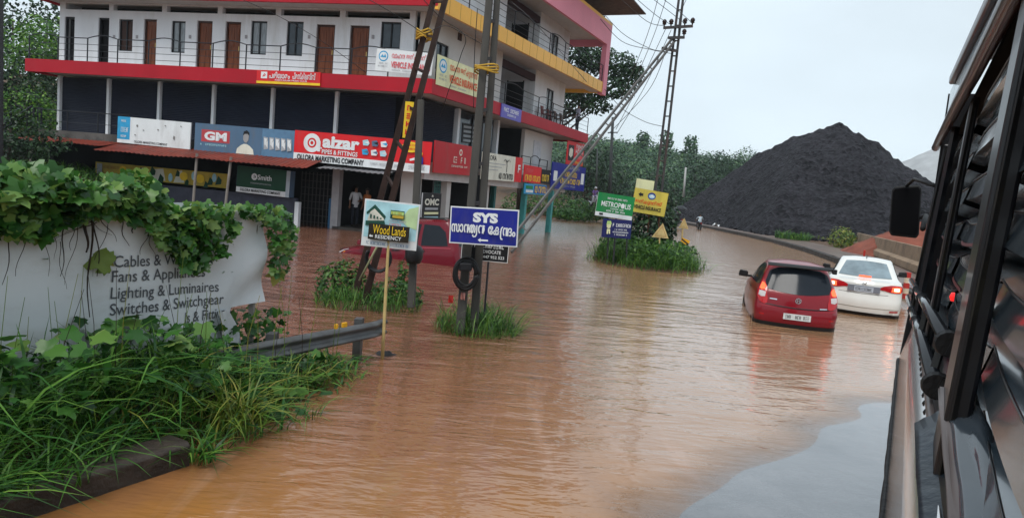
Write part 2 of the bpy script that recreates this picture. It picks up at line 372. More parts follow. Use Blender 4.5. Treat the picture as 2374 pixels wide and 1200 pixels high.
# ------------------------------------------------------------------ flood water
def water_mat():
    m, t, b = new_mat('muddy_water'); n = t.nodes; l = t.links.new
    g = n.new('ShaderNodeNewGeometry')
    def mapping(rot, sc_):
        q = n.new('ShaderNodeMapping'); q.inputs['Rotation'].default_value = (0, 0, rot); q.inputs['Scale'].default_value = sc_; l(g.outputs['Position'], q.inputs['Vector']); return q.outputs[0]
    def noise(vec, s, det=3, rough=.5, dist=0.0):
        q = n.new('ShaderNodeTexNoise'); q.inputs['Scale'].default_value = s; q.inputs['Detail'].default_value = det; q.inputs['Roughness'].default_value = rough; q.inputs['Distortion'].default_value = dist
        l(vec, q.inputs['Vector']); return q.outputs['Fac']
    def math_(op, a, bb, c=None):
        q = n.new('ShaderNodeMath'); q.operation = op
        for i, x in enumerate((a, bb, c)):
            if x is None: continue
            if isinstance(x, (int, float)): q.inputs[i].default_value = x
            else: l(x, q.inputs[i])
        return q.outputs[0]
    def ramp(f, stops):
        q = n.new('ShaderNodeValToRGB'); e = q.color_ramp.elements
        e[0].position, e[0].color = stops[0][0], stops[0][1] + (1,); e[1].position, e[1].color = stops[-1][0], stops[-1][1] + (1,)
        for p_, c_ in stops[1:-1]:
            k = e.new(p_); k.color = c_ + (1,)
        l(f, q.inputs['Fac']); return q.outputs[0]
    sep = n.new('ShaderNodeSeparateXYZ'); l(g.outputs['Position'], sep.inputs[0])
    # silt: ochre where the flood runs thin over the road, redder in the deep channel by the shops
    silt = math_('MULTIPLY_ADD', noise(mapping(rad(-35), (0.55, 0.14, 1)), 1.0, 5, .6, .8), 9.0, math_('ADD', sep.outputs['Y'], -2.2))
    colr = ramp(math_('MULTIPLY', silt, 1 / 26.0), [(0.10, (0.40, 0.170, 0.026)), (0.20, (0.35, 0.148, 0.034)), (0.30, (0.25, 0.112, 0.052)), (0.44, (0.185, 0.083, 0.046)), (0.66, (0.185, 0.078, 0.047)), (1.0, (0.19, 0.085, 0.053))])
    # paler base colour at the right, behind the channel, paints in sky reflection
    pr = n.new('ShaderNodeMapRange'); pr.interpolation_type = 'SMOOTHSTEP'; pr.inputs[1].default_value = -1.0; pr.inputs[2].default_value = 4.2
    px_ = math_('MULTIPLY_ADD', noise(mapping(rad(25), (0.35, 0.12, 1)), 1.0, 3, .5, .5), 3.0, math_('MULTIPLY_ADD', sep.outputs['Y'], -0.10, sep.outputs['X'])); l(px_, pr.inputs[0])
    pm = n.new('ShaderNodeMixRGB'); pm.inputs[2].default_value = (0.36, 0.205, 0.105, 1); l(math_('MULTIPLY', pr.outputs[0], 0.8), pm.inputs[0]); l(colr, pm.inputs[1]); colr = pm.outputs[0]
    # long streaks of paler foam and silt
    st = noise(mapping(rad(-62), (1.9, 0.22, 1)), 1.0, 6, .62, .9)
    stm = ramp(st, [(0.57, (0, 0, 0)), (0.74, (0.5, 0.5, 0.5))])
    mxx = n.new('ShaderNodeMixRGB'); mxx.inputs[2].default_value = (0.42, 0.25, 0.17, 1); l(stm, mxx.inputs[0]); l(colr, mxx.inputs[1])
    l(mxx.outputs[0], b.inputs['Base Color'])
    b.inputs['IOR'].default_value = 1.36; b.inputs['Specular IOR Level'].default_value = 0.75
    rm = n.new('ShaderNodeMapRange'); rm.inputs[1].default_value = 3.0; rm.inputs[2].default_value = 26.0; rm.inputs[3].default_value = 0.05; rm.inputs[4].default_value = 0.24; l(sep.outputs['Y'], rm.inputs[0]); l(rm.outputs[0], b.inputs['Roughness'])
    # ripples: chop plus long swells from the current
    h = math_('MULTIPLY', noise(mapping(rad(-15), (0.55, 1.5, 1)), 2.2, 3, .55, .4), 0.9)
    h = math_('MULTIPLY_ADD', noise(mapping(rad(8), (1.0, 2.6, 1)), 6.5, 2, .5, .3), 0.20, h)
    h = math_('MULTIPLY_ADD', noise(mapping(rad(-30), (1, 1.8, 1)), 0.55, 2, .5, .5), 1.3, h)
    # rougher by the shops, calm near the dry road
    am = n.new('ShaderNodeMapRange'); am.inputs[1].default_value = 3.0; am.inputs[2].default_value = 13.0; am.inputs[3].default_value = 0.30; am.inputs[4].default_value = 0.50; l(sep.outputs['Y'], am.inputs[0])
    xm = n.new('ShaderNodeMapRange'); xm.inputs[1].default_value = -1.0; xm.inputs[2].default_value = 6.0; xm.inputs[3].default_value = 1.35; xm.inputs[4].default_value = 0.6; l(sep.outputs['X'], xm.inputs[0])
    bp = n.new('ShaderNodeBump'); bp.inputs['Distance'].default_value = 0.07; ch = n.new('ShaderNodeAttribute'); ch.attribute_name = 'chop'; l(math_('MULTIPLY', math_('MULTIPLY', am.outputs[0], xm.outputs[0]), math_('MULTIPLY_ADD', ch.outputs['Fac'], 1.6, 0.9)), bp.inputs['Strength']); l(h, bp.inputs['Height'])
    l(bp.outputs[0], b.inputs['Normal']); l(bp.outputs[0], b.inputs['Coat Normal']); b.inputs['Coat Weight'].default_value = 0.6; b.inputs['Coat Roughness'].default_value = 0.12; b.inputs['Coat IOR'].default_value = 1.36
    # thin edge: the water clears where it is a few millimetres deep
    at = n.new('ShaderNodeAttribute'); at.attribute_name = 'depth'
    dn = math_('MULTIPLY_ADD', noise(mapping(0, (1, 1, 1)), 1.6, 5, .6), 0.010, at.outputs['Fac'])
    al = n.new('ShaderNodeMapRange'); al.interpolation_type = 'SMOOTHSTEP'; al.inputs[1].default_value = 0.004; al.inputs[2].default_value = 0.024; al.inputs[3].default_value = 0.0; al.inputs[4].default_value = 1.0; l(dn, al.inputs[0])
    l(al.outputs[0], b.inputs['Alpha'])
    return m
wx = axis([(-900, -60, 120), (-60, -16, 4), (-16, 12, 0.3), (12, 40, 2), (40, 900, 120)])
wy = axis([(-60, -4, 4), (-4, 20, 0.3), (20, 60, 2), (60, 130, 10)])
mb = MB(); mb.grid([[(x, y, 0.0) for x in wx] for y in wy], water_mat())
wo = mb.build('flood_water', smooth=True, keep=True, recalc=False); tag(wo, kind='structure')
def chop(x, y):   # disturbed water round the cars, the pole feet and in the current by the shops
    c = 0
    for cx, cy, r_ in ((5.4, 14.2, 2.6), (4.9, 13.3, 1.6), (8.6, 17.5, 2.4), (-3.2, 19, 3.4), (-.6, 10.2, 1.3), (-2.4, 11.6, 1.6), (4.7, 22, 3.2), (-1.5, 8.3, .7)): c = max(c, 1 - math.hypot(x - cx, y - cy) / r_)
    return min(1, max(c, .75 * sstep(1.5, -1, x) * sstep(9, 12, y) * sstep(26, 20, y) * (.6 + .8 * nz3(x * .5, y * .5, 9))))
at = wo.data.attributes.new('chop', 'FLOAT', 'POINT')
at.data.foreach_set('value', [max(0.0, chop(v.co.x, v.co.y)) for v in wo.data.vertices])
at = wo.data.attributes.new('depth', 'FLOAT', 'POINT')
at.data.foreach_set('value', [min(0.3, max(0.0, -gz(v.co.x, v.co.y))) for v in wo.data.vertices])

# ------------------------------------------------------------------ kerb and footpath at the right of the road
m_conc = M('old_concrete', (0.20, 0.175, 0.155), rough=0.75, var=0.25, scale=2.5, bump=0.35, bscale=30, stain=(0.06, 0.05, 0.045), stain_amt=0.8)
m_kerb = M('kerb_concrete', (0.045, 0.04, 0.037), rough=0.6, var=0.3, scale=3, bump=0.4, bscale=25, stain=(0.03, 0.025, 0.022), stain_amt=0.95)
m_path = M('footpath_concrete', (0.15, 0.11, 0.092), rough=0.34, var=0.25, scale=0.9, bump=0.2, bscale=12, stain=(0.12, 0.055, 0.035), stain_amt=0.8)
ks = [(kerb_x(y), y) for y in list(np.arange(-6, 40, 0.8)) + list(np.arange(40, 112, 2.5))]
mb = MB()
for (x0, y0), (x1, y1) in zip(ks[:-1], ks[1:]):
    j = 0.012 * rng.standard_normal(); g = 0.985
    x1, y1 = x0 + (x1 - x0) * g, y0 + (y1 - y0) * g
    mb.hexa([(x0 - .03, y0, -.3), (x0 + .24, y0, -.3), (x1 + .24, y1, -.3), (x1 - .03, y1, -.3), (x0 - .01, y0, .25 + j), (x0 + .22, y0, .255 + j), (x1 + .22, y1, .255 + j), (x1 - .01, y1, .25 + j)], m_kerb)
tag(mb.build('kerb', keep=True, bevel=0.02), kind='structure')
mb = MB(); mb.grid([[(x + o_, y, 0.262 + 0.012 * nz3(x + o_, y) + 0.02 * (o_ > 1.7)) for o_ in (0.24, 0.9, 1.5, 2.1, 2.9)] for x, y in ks], m_path)
tag(mb.build('footpath', keep=True, recalc=False, smooth=True), kind='structure')
# the concrete kerb block at the foot of the planted bank
m_blk = M('mossy_kerb_block', (0.055, 0.042, 0.034), rough=0.6, var=0.35, scale=5, bump=0.6, bscale=30, stain=(0.02, 0.016, 0.013), stain_amt=0.8)
mb = MB()
prof = [(0, -.1), (.30, -.1), (.30, .145), (.27, .17), (.06, .175), (.0, .12)]
rows = []
for a in np.arange(0.6, 3.13, 0.12):
    rows.append([tuple(AB(a, -4.62 + q + 0.012 * nz3(a * 3, q * 9), zz + 0.012 * nz3(a * 4, q * 5, 2))) for q, zz in prof])
mb.grid(rows, m_blk); nP = len(prof); mb.add(rows[-1], [tuple(range(nP))], m_blk); mb.add(rows[0], [tuple(range(nP))], m_blk)
tag(mb.build('kerb_block', bevel=0.01), 'dark mossy concrete kerb block at the foot of the weedy bank', 'kerb block')

# ------------------------------------------------------------------ heaps
def heap(name, label, cat, mat, peaks, slope, x0, x1, y0, y1, step, zb, rough=0.12, rs=0.9, soft=1.2, lift=False):
    xs = np.arange(x0, x1 + .01, step); ys = np.arange(y0, y1 + .01, step); P = []
    for y in ys:
        row = []
        for x in xs:
            h = -9
            for px, py, pz in peaks:
                d = math.hypot(x - px, y - py); ang = math.atan2(y - py, x - px)
                d = math.sqrt(d * d + soft * soft) - soft
                hh = pz - slope * d * (1 + (0.05 * nz3(math.cos(ang) * 2.5, math.sin(ang) * 2.5, px) + 0.022 * nz3(math.cos(ang) * 14, math.sin(ang) * 14, d * .12))); h = max(h, hh)
            h += rough * nz3(x * rs, y * rs) + rough * .6 * nz3(x * rs * 2.7, y * rs * 2.7, 5)
            if lift and h < 3.0: h = h + (3.0 - h) * 0.10
            if lift: h = min(h, (x - kerb_x(y) - 1.4) * 1.25 + 0.3 * nz3(x * .6, y * .6, 8))
            row.append((x, y, max(zb, h)))
        P.append(row)
    mb = MB(); mb.grid(P, mat)
    f2 = []; m2 = []
    for f, k in zip(mb.f, mb.mi):
        if max(mb.v[i][2] for i in f) > zb + 1e-6: f2.append(f); m2.append(k)
    mb.f, mb.mi = f2, m2
    o = mb.build(name, smooth=True, recalc=False); return tag(o, label, cat)
def coal_mat():
    m, t, b = new_mat('crushed_coal'); n = t.nodes; l = t.links.new
    tcn = n.new('ShaderNodeTexCoord')
    v = n.new('ShaderNodeTexVoronoi'); v.inputs['Scale'].default_value = 3.4; l(tcn.outputs['Object'], v.inputs['Vector'])
    n1 = n.new('ShaderNodeTexNoise'); n1.inputs['Scale'].default_value = 0.22; n1.inputs['Detail'].default_value = 8; n1.inputs['Roughness'].default_value = .7; l(tcn.outputs['Object'], n1.inputs['Vector'])
    mp_ = n.new('ShaderNodeMapping'); mp_.inputs['Scale'].default_value = (.35, .35, 2.2); l(tcn.outputs['Object'], mp_.inputs['Vector'])
    n2 = n.new('ShaderNodeTexNoise'); n2.inputs['Scale'].default_value = 0.8; n2.inputs['Detail'].default_value = 7; n2.inputs['Roughness'].default_value = .75; l(mp_.outputs[0], n2.inputs['Vector'])
    mxv = n.new('ShaderNodeMixRGB'); mxv.inputs[0].default_value = .5; l(n1.outputs['Fac'], mxv.inputs[1]); l(n2.outputs['Fac'], mxv.inputs[2])
    mx3 = n.new('ShaderNodeMixRGB'); mx3.inputs[0].default_value = .28; l(mxv.outputs[0], mx3.inputs[1]); l(v.outputs['Color'], mx3.inputs[2])
    r = n.new('ShaderNodeValToRGB'); r.color_ramp.elements[0].position = .34; r.color_ramp.elements[1].position = .68
    r.color_ramp.elements[0].color = (.0025, .0025, .0035, 1); r.color_ramp.elements[1].color = (.040, .038, .046, 1)
    l(mx3.outputs[0], r.inputs['Fac']); l(r.outputs[0], b.inputs['Base Color']); b.inputs['Roughness'].default_value = .8; b.inputs['Specular IOR Level'].default_value = .08
    bp = n.new('ShaderNodeBump'); bp.inputs['Strength'].default_value = .9; bp.inputs['Distance'].default_value = .25; l(v.outputs['Distance'], bp.inputs['Height']); l(bp.outputs[0], b.inputs['Normal'])
    return m
_px = PY(1940, 297, 73.0); _p2 = PY(1880, 309, 77.0); _p3 = PY(1858, 318, 80.0)
heap('coal_pile', 'huge black cone of crushed coal beyond the footpath', 'coal pile', coal_mat(),
     [tuple(_px + (0, 0, .25)), tuple(_p2), tuple(_p3)], 0.685, 8, 64, 50, 108, 0.36, 0.1, rough=0.46, lift=True)
mb = MB()
for k in range(420):
    y = rng.uniform(50, 76); x = kerb_x(y) + 1.5 + abs(rng.normal(0, 1.6)) + max(0, 58 - y) * .8; z_ = gz(x, y); s_ = rng.uniform(.06, .26)
    vs = [np.array([x, y, z_ + s_ * .4]) + rng.standard_normal(3) * s_ * .25 + np.array(q_) * s_ for q_ in ((1, 0, 0), (-1, 0, 0), (0, 1, 0), (0, -1, 0), (0, 0, .8), (0, 0, -.6))]
    mb.add(vs, [(0, 2, 4), (2, 1, 4), (1, 3, 4), (3, 0, 4), (2, 0, 5), (1, 2, 5), (3, 1, 5), (0, 3, 5)], MATS.setdefault('coal', bpy.data.materials['crushed_coal']))
tag(mb.build('rubble', recalc=False), kind='stuff')
m_grav = M('pale_gravel', (0.33, 0.34, 0.35), rough=0.9, var=0.15, scale=0.5, bump=0.5, bscale=8)
_g = PY(2240, 318, 120)
heap('gravel_pile', 'pale grey gravel heap far behind the coal, beside the black mirror', 'gravel pile', m_grav, [tuple(_g)], 0.62, _g[0] - 36, _g[0] + 36, 86, 150, 1.6, 0.0, rough=0.4, rs=.3)
m_red = M('red_laterite', (0.20, 0.062, 0.040), rough=0.9, var=0.3, scale=1.2, bump=0.6, bscale=9)
_q = PY(2135, 515, 40); _q2 = PY(2100, 527, 40.5)
heap('red_soil_heap', 'low heap of red laterite soil behind the concrete barriers', 'soil heap', m_red, [tuple(_q), tuple(_q2)], 0.62, _q[0] - 4, _q[0] + 5, 35, 43, 0.3, 0.2, rough=0.15, rs=1.5, soft=.5)
# ------------------------------------------------------------------ the three-storey shop building on the corner
BA = np.array([-3.5, 26.0]); BLv = np.array([-18.13, 4.35]); BLv = BLv / np.linalg.norm(BLv); BLn = np.array([0.2333, 0.9724])
BRv = np.array([7.4, 17.0]) / np.linalg.norm([7.4, 17.0]); BRn = np.array([-BRv[1], BRv[0]])
def FL(s_, d, z): q = BA + BLv * s_ + BLn * d; return (q[0], q[1], z)
def FR(s_, d, z): q = BA + BRv * s_ + BRn * d; return (q[0], q[1], z)
def _pl(x, y, u, n, d):
    dd = ray(x, y); P0 = BA + n * d; t = (P0 @ n) / (dd[:2] @ n); P = CAM + dd * t; return float((P[:2] - P0) @ u), float(P[2]), P
def Lp(x, y, d=0.0): return _pl(x, y, BLv, BLn, d)
def Rp(x, y, d=0.0): return _pl(x, y, BRv, BRn, d)
m_white = M('white_wall_paint', (0.72, 0.74, 0.77), rough=0.7, var=0.05, scale=1.6, stain=(0.44, 0.44, 0.40), stain_amt=0.6, stretch=(1, 1, .18))
m_cream = M('cream_wall_paint', (0.62, 0.60, 0.58), rough=0.75, var=0.06, scale=0.8, stain=(0.42, 0.40, 0.37), stain_amt=0.4)
m_redb = M('red_band_paint', (0.40, 0.006, 0.018), rough=0.5, var=0.10, scale=0.7, stain=(0.30, 0.010, 0.02), stain_amt=0.55, stretch=(1, 1, .3))
m_yel = M('yellow_tile', (0.82, 0.43, 0.055), rough=0.35, var=0.06, scale=1.0)
m_joint = M('tile_joint', (0.38, 0.22, 0.05), rough=0.7)
m_pink = M('pink_fascia', (0.74, 0.25, 0.32), rough=0.55, var=0.06, scale=.6)
m_soff = M('soffit_plaster', (0.50, 0.47, 0.46), rough=0.8, var=0.08)
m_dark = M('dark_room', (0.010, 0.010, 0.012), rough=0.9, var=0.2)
m_shut = M('navy_rolling_shutter', (0.007, 0.011, 0.026), rough=0.5, var=0.25, scale=.7, stain=(0.03, 0.035, 0.05), stain_amt=0.35)
m_door = M('brown_wood_door', (0.15, 0.042, 0.015), rough=0.45, var=0.4, scale=3, stretch=(6, 6, .6))
m_dfr = M('dark_wood_frame', (0.045, 0.018, 0.012), rough=0.5)
m_wfr = M('black_window_frame', (0.012, 0.013, 0.016), rough=0.4)
m_glass = M('dim_window_glass', (0.035, 0.05, 0.065), rough=0.08, var=0.3, scale=2, coat=0.3)
m_curt = M('curtained_glass', (0.24, 0.27, 0.29), rough=0.25, var=0.35, scale=3, stretch=(8, 8, 1), coat=0.4)
m_rail = M('black_railing_paint', (0.016, 0.018, 0.024), rough=0.4)
m_dirty = M('stained_plinth', (0.09, 0.085, 0.08), rough=0.9, var=0.4, scale=1.3, stain=(0.015, 0.015, 0.013), stain_amt=0.9)
m_grey = M('grey_render', (0.33, 0.32, 0.33), rough=0.8, var=0.12)
m_teal = M('teal_column_paint', (0.06, 0.28, 0.27), rough=0.55, var=0.12)
m_bluegrey = M('dark_bluegrey_wall', (0.055, 0.06, 0.085), rough=0.7, var=0.2)
m_turq = M('turquoise_grille', (0.16, 0.40, 0.38), rough=0.5)

bld = empty('shop_building', (-9, 36, 0), 'white three storey corner building with red and yellow balcony bands over flooded shops', 'building')
def wall_open(mb, fr, s0, s1, d, z0, z1, th, holes, mat):
    ss = sorted(set([s0, s1] + [h[i] for h in holes for i in (0, 1) if s0 < h[i] < s1])); zz = sorted(set([z0, z1] + [h[i] for h in holes for i in (2, 3) if z0 < h[i] < z1]))
    for a, b in zip(ss[:-1], ss[1:]):
        run = None
        for c, e in zip(zz[:-1], zz[1:]):
            ms, mz = (a + b) / 2, (c + e) / 2
            solid = not any(h[0] < ms < h[1] and h[2] < mz < h[3] for h in holes)
            if solid: run = (run[0] if run else c, e)
            if (not solid or e == zz[-1]) and run: mb.box(a, b, d, d + th, run[0], run[1], mat, fr); run = None
D1 = 1.2
# --- floor slabs and bands
Lend, Rend = 18.75, 18.9
def slab(name, z0, z1, fmat, rmat, lo=0.0, ro=0.0, rend=Rend, lend=Lend, zr0=None, zr1=None):
    mb = MB(); zr0 = z0 if zr0 is None else zr0; zr1 = z1 if zr1 is None else zr1
    pl = [FL(0.14, 0.16, 0), FL(lend - .1, 0.14, 0), FL(lend - .1, 9.5, 0), FR(rend - .1, 7, 0), FR(rend - .1, 0.14, 0)]
    mb.prism([(q[0], q[1]) for q in pl], z0 + .10, z0 + .32, m_soff)
    mb.box(0, lend, -.0, .12, z0, z1, fmat, FL); mb.box(lend - .12, lend, .12, 6, z0, z1, fmat, FL)
    o1 = mb.build(name, bld)
    mb = MB()
    a, b, c, d = FR(0.0, -.002, 0), FR(rend, ro, 0), FR(rend, ro + .13, 0), FR(0.0, .13, 0)
    mb.hexa([(q[0], q[1], zr0) for q in (a, b)] + [(q[0], q[1], zr0) for q in (c, d)] + [(q[0], q[1], zr1) for q in (a, b)] + [(q[0], q[1], zr1) for q in (c, d)], rmat)
    if ro < 0:  # the wider soffit of a flared balcony
        e = FR(rend, .13, 0); mb.add([(d[0], d[1], zr0 + .05), (e[0], e[1], zr0 + .05), (c[0], c[1], zr0 + .05)], [(0, 1, 2)], m_soff)
    if ro < 0:
        for k in range(1, 24):
            s_ = k * 0.8; o_ = ro * s_ / rend - .006
            mb.box(s_ - .012, s_ + .012, o_, o_ + .01, zr0, zr1 - .004, m_joint, FR)
    mb.box(rend - .13, rend, max(ro, 0) + .13 if ro >= 0 else ro + .13, 6.5, zr0, zr1, rmat, FR)
    return o1, mb.build('balcony_band', bld)
slab('floor_slab', 5.46, 6.0, m_redb, m_redb)
_, yb = slab('floor_slab', 8.62, 9.25, m_redb, m_yel, ro=-0.75, zr0=8.50, zr1=9.12)
# mid floor walkway edge (stained) and its slab
mb = MB(); pl = [FL(0.4, 0.45, 0), FL(18.2, .45, 0), FL(18.2, 9.5, 0), FR(16.2, 7, 0), FR(16.2, 0.45, 0)]
mb.prism([(q[0], q[1]) for q in pl], 2.72, 2.98, m_soff)
mb.box(0.42, 18.4, .3, .44, 2.62, 3.05, m_dirty, FL); mb.box(0.42, 16.4, .3, .44, 2.30, 2.98, m_soff, FR)
mb.build('walkway_slab', bld)
# --- upper storey, left face
hol = []; feats = []
for i, (x0, x1) in enumerate([(149, 172), (227, 252), (332, 362), (455, 491), (521, 557), (732, 775), (810, 855)]):
    sa, sb = Lp(x1, 100, D1)[0], Lp(x0, 100, D1)[0]; hol.append((sa, sb, 5.98, 8.08 + .004 * i)); feats.append(('door' if i > 1 else 'dark', sa, sb, 5.98, 8.08 + .004 * i, i))
for i, (x0, y0, x1, y1) in enumerate([(275, 45, 307, 118), (397, 49, 429, 122), (581, 49, 618, 126), (664, 50, 702, 129), (882, 51, 928, 112)]):
    sa, sb = Lp(x1, 90, D1)[0], Lp(x0, 90, D1)[0]; za, zb = Lp(x0, y1, D1)[1], Lp((x0 + x1) / 2, y0, D1)[1]; hol.append((sa, sb, za, zb)); feats.append(('win', sa, sb, za, zb, i))
for x0, x1 in ((152, 253), (263, 376), (387, 505), (516, 640), (652, 789), (802, 952)):
    hol.append((Lp(x1, 18, D1)[0], Lp(x0, 18, D1)[0], 8.40, 8.66))
mb = MB(); wall_open(mb, FL, 1.36, 18.25, D1, 5.7, 8.72, 0.22, hol, m_white)
mb.box(18.03, 18.25, D1 + .22, 7, 5.7, 8.72, m_white, FL)
mb.build('upper_wall', bld)
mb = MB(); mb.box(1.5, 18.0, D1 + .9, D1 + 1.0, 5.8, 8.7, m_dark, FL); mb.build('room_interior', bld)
for kind, sa, sb, za, zb, i in feats:
    if kind == 'door':
        mb = MB()
        for q in ((sa, sa + .07), (sb - .07, sb)): mb.box(q[0], q[1], D1 + .08, D1 + .2, za, zb, m_dfr, FL)
        mb.box(sa + .07, sb - .07, D1 + .08, D1 + .2, zb - .07, zb, m_dfr, FL); mb.box(sa + .07, sb - .07, D1 + .13, D1 + .17, za, zb - .07, m_door, FL)
        for ra, rb in ((.12, .45), (.55, .92)):
            for ca, cb in ((.15, .47), (.53, .85)):
                w = sb - sa - .14; h = zb - za - .07
                mb.box(sa + .07 + w * ca, sa + .07 + w * cb, D1 + .115, D1 + .128, za + h * ra, za + h * rb, m_door, FL)
        o = mb.build('door', bld)
        mb = MB(); mb.box(sa + .11, sa + .14, D1 + .09, D1 + .115, za + .95, za + 1.13, M('brass_handle', (.5, .35, .12), rough=.35, metal=1), FL); mb.build('handle', o)
    elif kind == 'win':
        mb = MB()
        for q in ((sa, sa + .05), (sb - .05, sb), ((sa + sb) / 2 - .025, (sa + sb) / 2 + .025)): mb.box(q[0], q[1], D1 + .06, D1 + .16, za, zb, m_wfr, FL)
        for q in ((za, za + .06), (zb - .06, zb)): mb.box(sa + .05, sb - .05, D1 + .07, D1 + .15, q[0], q[1], m_wfr, FL)
        o = mb.build('window', bld)
        mb = MB(); mb.box(sa + .04, sb - .04, D1 + .11, D1 + .12, za + .05, zb - .05, [m_dfr, m_curt, m_curt, m_glass, m_glass][i], FL); mb.build('pane', o)
    else:
        mb = MB()
        for q in ((sa, sa + .06), (sb - .06, sb)): mb.box(q[0], q[1], D1 + .06, D1 + .16, za, zb, m_wfr, FL)
        mb.box(sa + .06, sb - .06, D1 + .06, D1 + .16, zb - .06, zb, m_wfr, FL); mb.box(sa + .06, sb - .06, D1 + .25, D1 + .27, za, zb - .06, m_dark, FL)
        mb.build('doorway', bld)
# little switch boxes by the doors
for x in (265, 318, 441, 571, 717, 865):
    s_, z_, _ = Lp(x, 86, D1); mb = MB(); mb.box(s_ - .05, s_ + .05, D1 - .03, D1 - .002, z_ - .07, z_ + .07, m_grey, FL); mb.build('meter_box', bld)
# --- upper storeys, right face
def rrect(x0, y0, x1, y1, d=D1): 
    p, q = Rp(x0, (y0 + y1) / 2, d), Rp(x1, (y0 + y1) / 2, d); c = (x0 + x1) / 2; return p[0], q[0], Rp(c, y1, d)[1], Rp(c, y0, d)[1]
for zf, zc in ((5.7, 8.72), (8.75, 11.75)):
    mb = MB()
    w1 = (2.1, 3.1, zf + 1.05, zf + 2.15) if zf < 6 else (2.1, 3.1, zf + 1.2, zf + 2.3)
    wall_open(mb, FR, 1.10, 8.3, D1, zf, zc, 0.22, [w1] if zf < 6 else [], m_cream if zf < 6 else m_white)
    wall_open(mb, FR, 12.6, 17.3, D1, zf, zc, 0.22, [(14.35, 15.5, zf + .35, zf + 2.35)], m_white)
    mb.box(8.08, 8.3, D1 + .22, 4.2, zf, zc, m_grey, FR); mb.box(12.6, 12.8, D1 + .22, 4.2, zf, zc, m_white, FR)
    wall_open(mb, FR, 8.3, 12.6, 4.0, zf, zc, 0.2, [(9.6, 11.3, zf + .3, zf + 2.35)], m_white)
    mb.box(17.08, 17.3, D1 + .22, 7, zf, zc, m_white, FR)
    mb.build('upper_wall', bld)
    mb = MB(); mb.box(8.32, 12.58, D1 + .02, D1 + .25, zc - .62, zc - .28, M('dark_beam', (.05, .025, .03), rough=.7), FR); mb.build('lintel', bld)
    mb = MB(); mb.box(9.6, 11.3, 4.3, 4.35, zf + .3, zf + 2.35, m_dark, FR); mb.box(9.62, 9.7, 4.05, 4.12, zf + .3, zf + 2.3, m_wfr, FR); mb.box(10.4, 10.5, 4.05, 4.12, zf + .3, zf + 2.3, m_wfr, FR); mb.build('doorway', bld)
    mb = MB(); mb.box(12.585, 12.597, 1.92, 2.80, zf + .3, zf + 2.35, m_dark, FR)
    for q in ((1.85, 1.92), (2.80, 2.87)): mb.box(12.57, 12.597, q[0], q[1], zf + .3, zf + 2.42, m_wfr, FR)
    mb.build('doorway', bld)
    for h in ([w1] if zf < 6 else []) + [(14.35, 15.5, zf + .35, zf + 2.35)]:
        mb = MB(); sa, sb, za, zb = h
        for q in ((sa, sa + .06), (sb - .06, sb), ((sa + sb) / 2 - .03, (sa + sb) / 2 + .03)): mb.box(q[0], q[1], D1 + .05, D1 + .15, za, zb, m_wfr, FR)
        for q in ((za, za + .06), (zb - .06, zb)): mb.box(sa + .06, sb - .06, D1 + .06, D1 + .14, q[0], q[1], m_wfr, FR)
        o = mb.build('window', bld); mb = MB(); mb.box(sa + .05, sb - .05, D1 + .1, D1 + .11, za + .05, zb - .05, m_glass if h is w1 else m_curt, FR); mb.build('pane', o)
s_, z_, _ = Rp(1065, 86, D1); mb = MB(); mb.box(s_ - .14, s_ + .14, D1 - .05, D1 - .002, z_ - .15, z_ + .15, m_dfr, FR); mb.build('vent', bld)
# second-floor left face wall and roof, above the frame
mb = MB(); mb.box(1.36, 18.25, D1, D1 + .22, 8.72, 11.75, m_white, FL); mb.build('upper_wall', bld)
# roof slab with the pink fascia and its end post
mb = MB()
pl = [FL(0.2, 0.2, 0), FL(Lend, 0.2, 0), FL(Lend, 9.5, 0), FR(19.0, 7, 0), FR(19.0, -.6, 0)]
mb.prism([(q[0], q[1]) for q in pl], 11.75, 11.95, m_soff); mb.build('roof_slab', bld)
def rbox(s0, s1, z0, z1, z0b, z1b, mat, mb, thick=.16):
    o0, o1 = -0.75 * s0 / Rend - .02, -0.75 * s1 / Rend - .02
    q = [FR(s0, o0, 0), FR(s1, o1, 0), FR(s1, o1 + thick, 0), FR(s0, o0 + thick, 0)]
    mb.hexa([(q[0][0], q[0][1], z0), (q[1][0], q[1][1], z0b), (q[2][0], q[2][1], z0b), (q[3][0], q[3][1], z0), (q[0][0], q[0][1], z1), (q[1][0], q[1][1], z1b), (q[2][0], q[2][1], z1b), (q[3][0], q[3][1], z1)], mat)
mb = MB(); rbox(0.3, 19.15, 11.35, 12.55, 11.35, 12.55, m_pink, mb); rbox(18.5, 19.15, 8.40, 11.348, 8.40, 11.348, m_pink, mb, .3)
mb.box(19.0, 19.15, -.55, 6, 11.35, 12.55, m_pink, FR)
fa = mb.build('roof_fascia', bld)
mb = MB(); rbox(0.3, 19.17, 12.553, 12.72, 12.553, 12.72, m_yel, mb, .2); mb.build('fascia_capping', fa)
mb = MB(); m_tin = M('rusty_tin_sheet', (.10, .07, .06), rough=.6, var=.4)
mb.box(10, 20.6, -2.4, 5, 13.6, 13.66, m_tin, FR)
for s_, d_ in ((12, 1), (19, 1), (19, 4), (12, 4)): mb.box(s_ - .05, s_ + .05, d_ - .05, d_ + .05, 11.95, 13.6, m_wfr, FR)
mb.build('roof_shelter', bld)
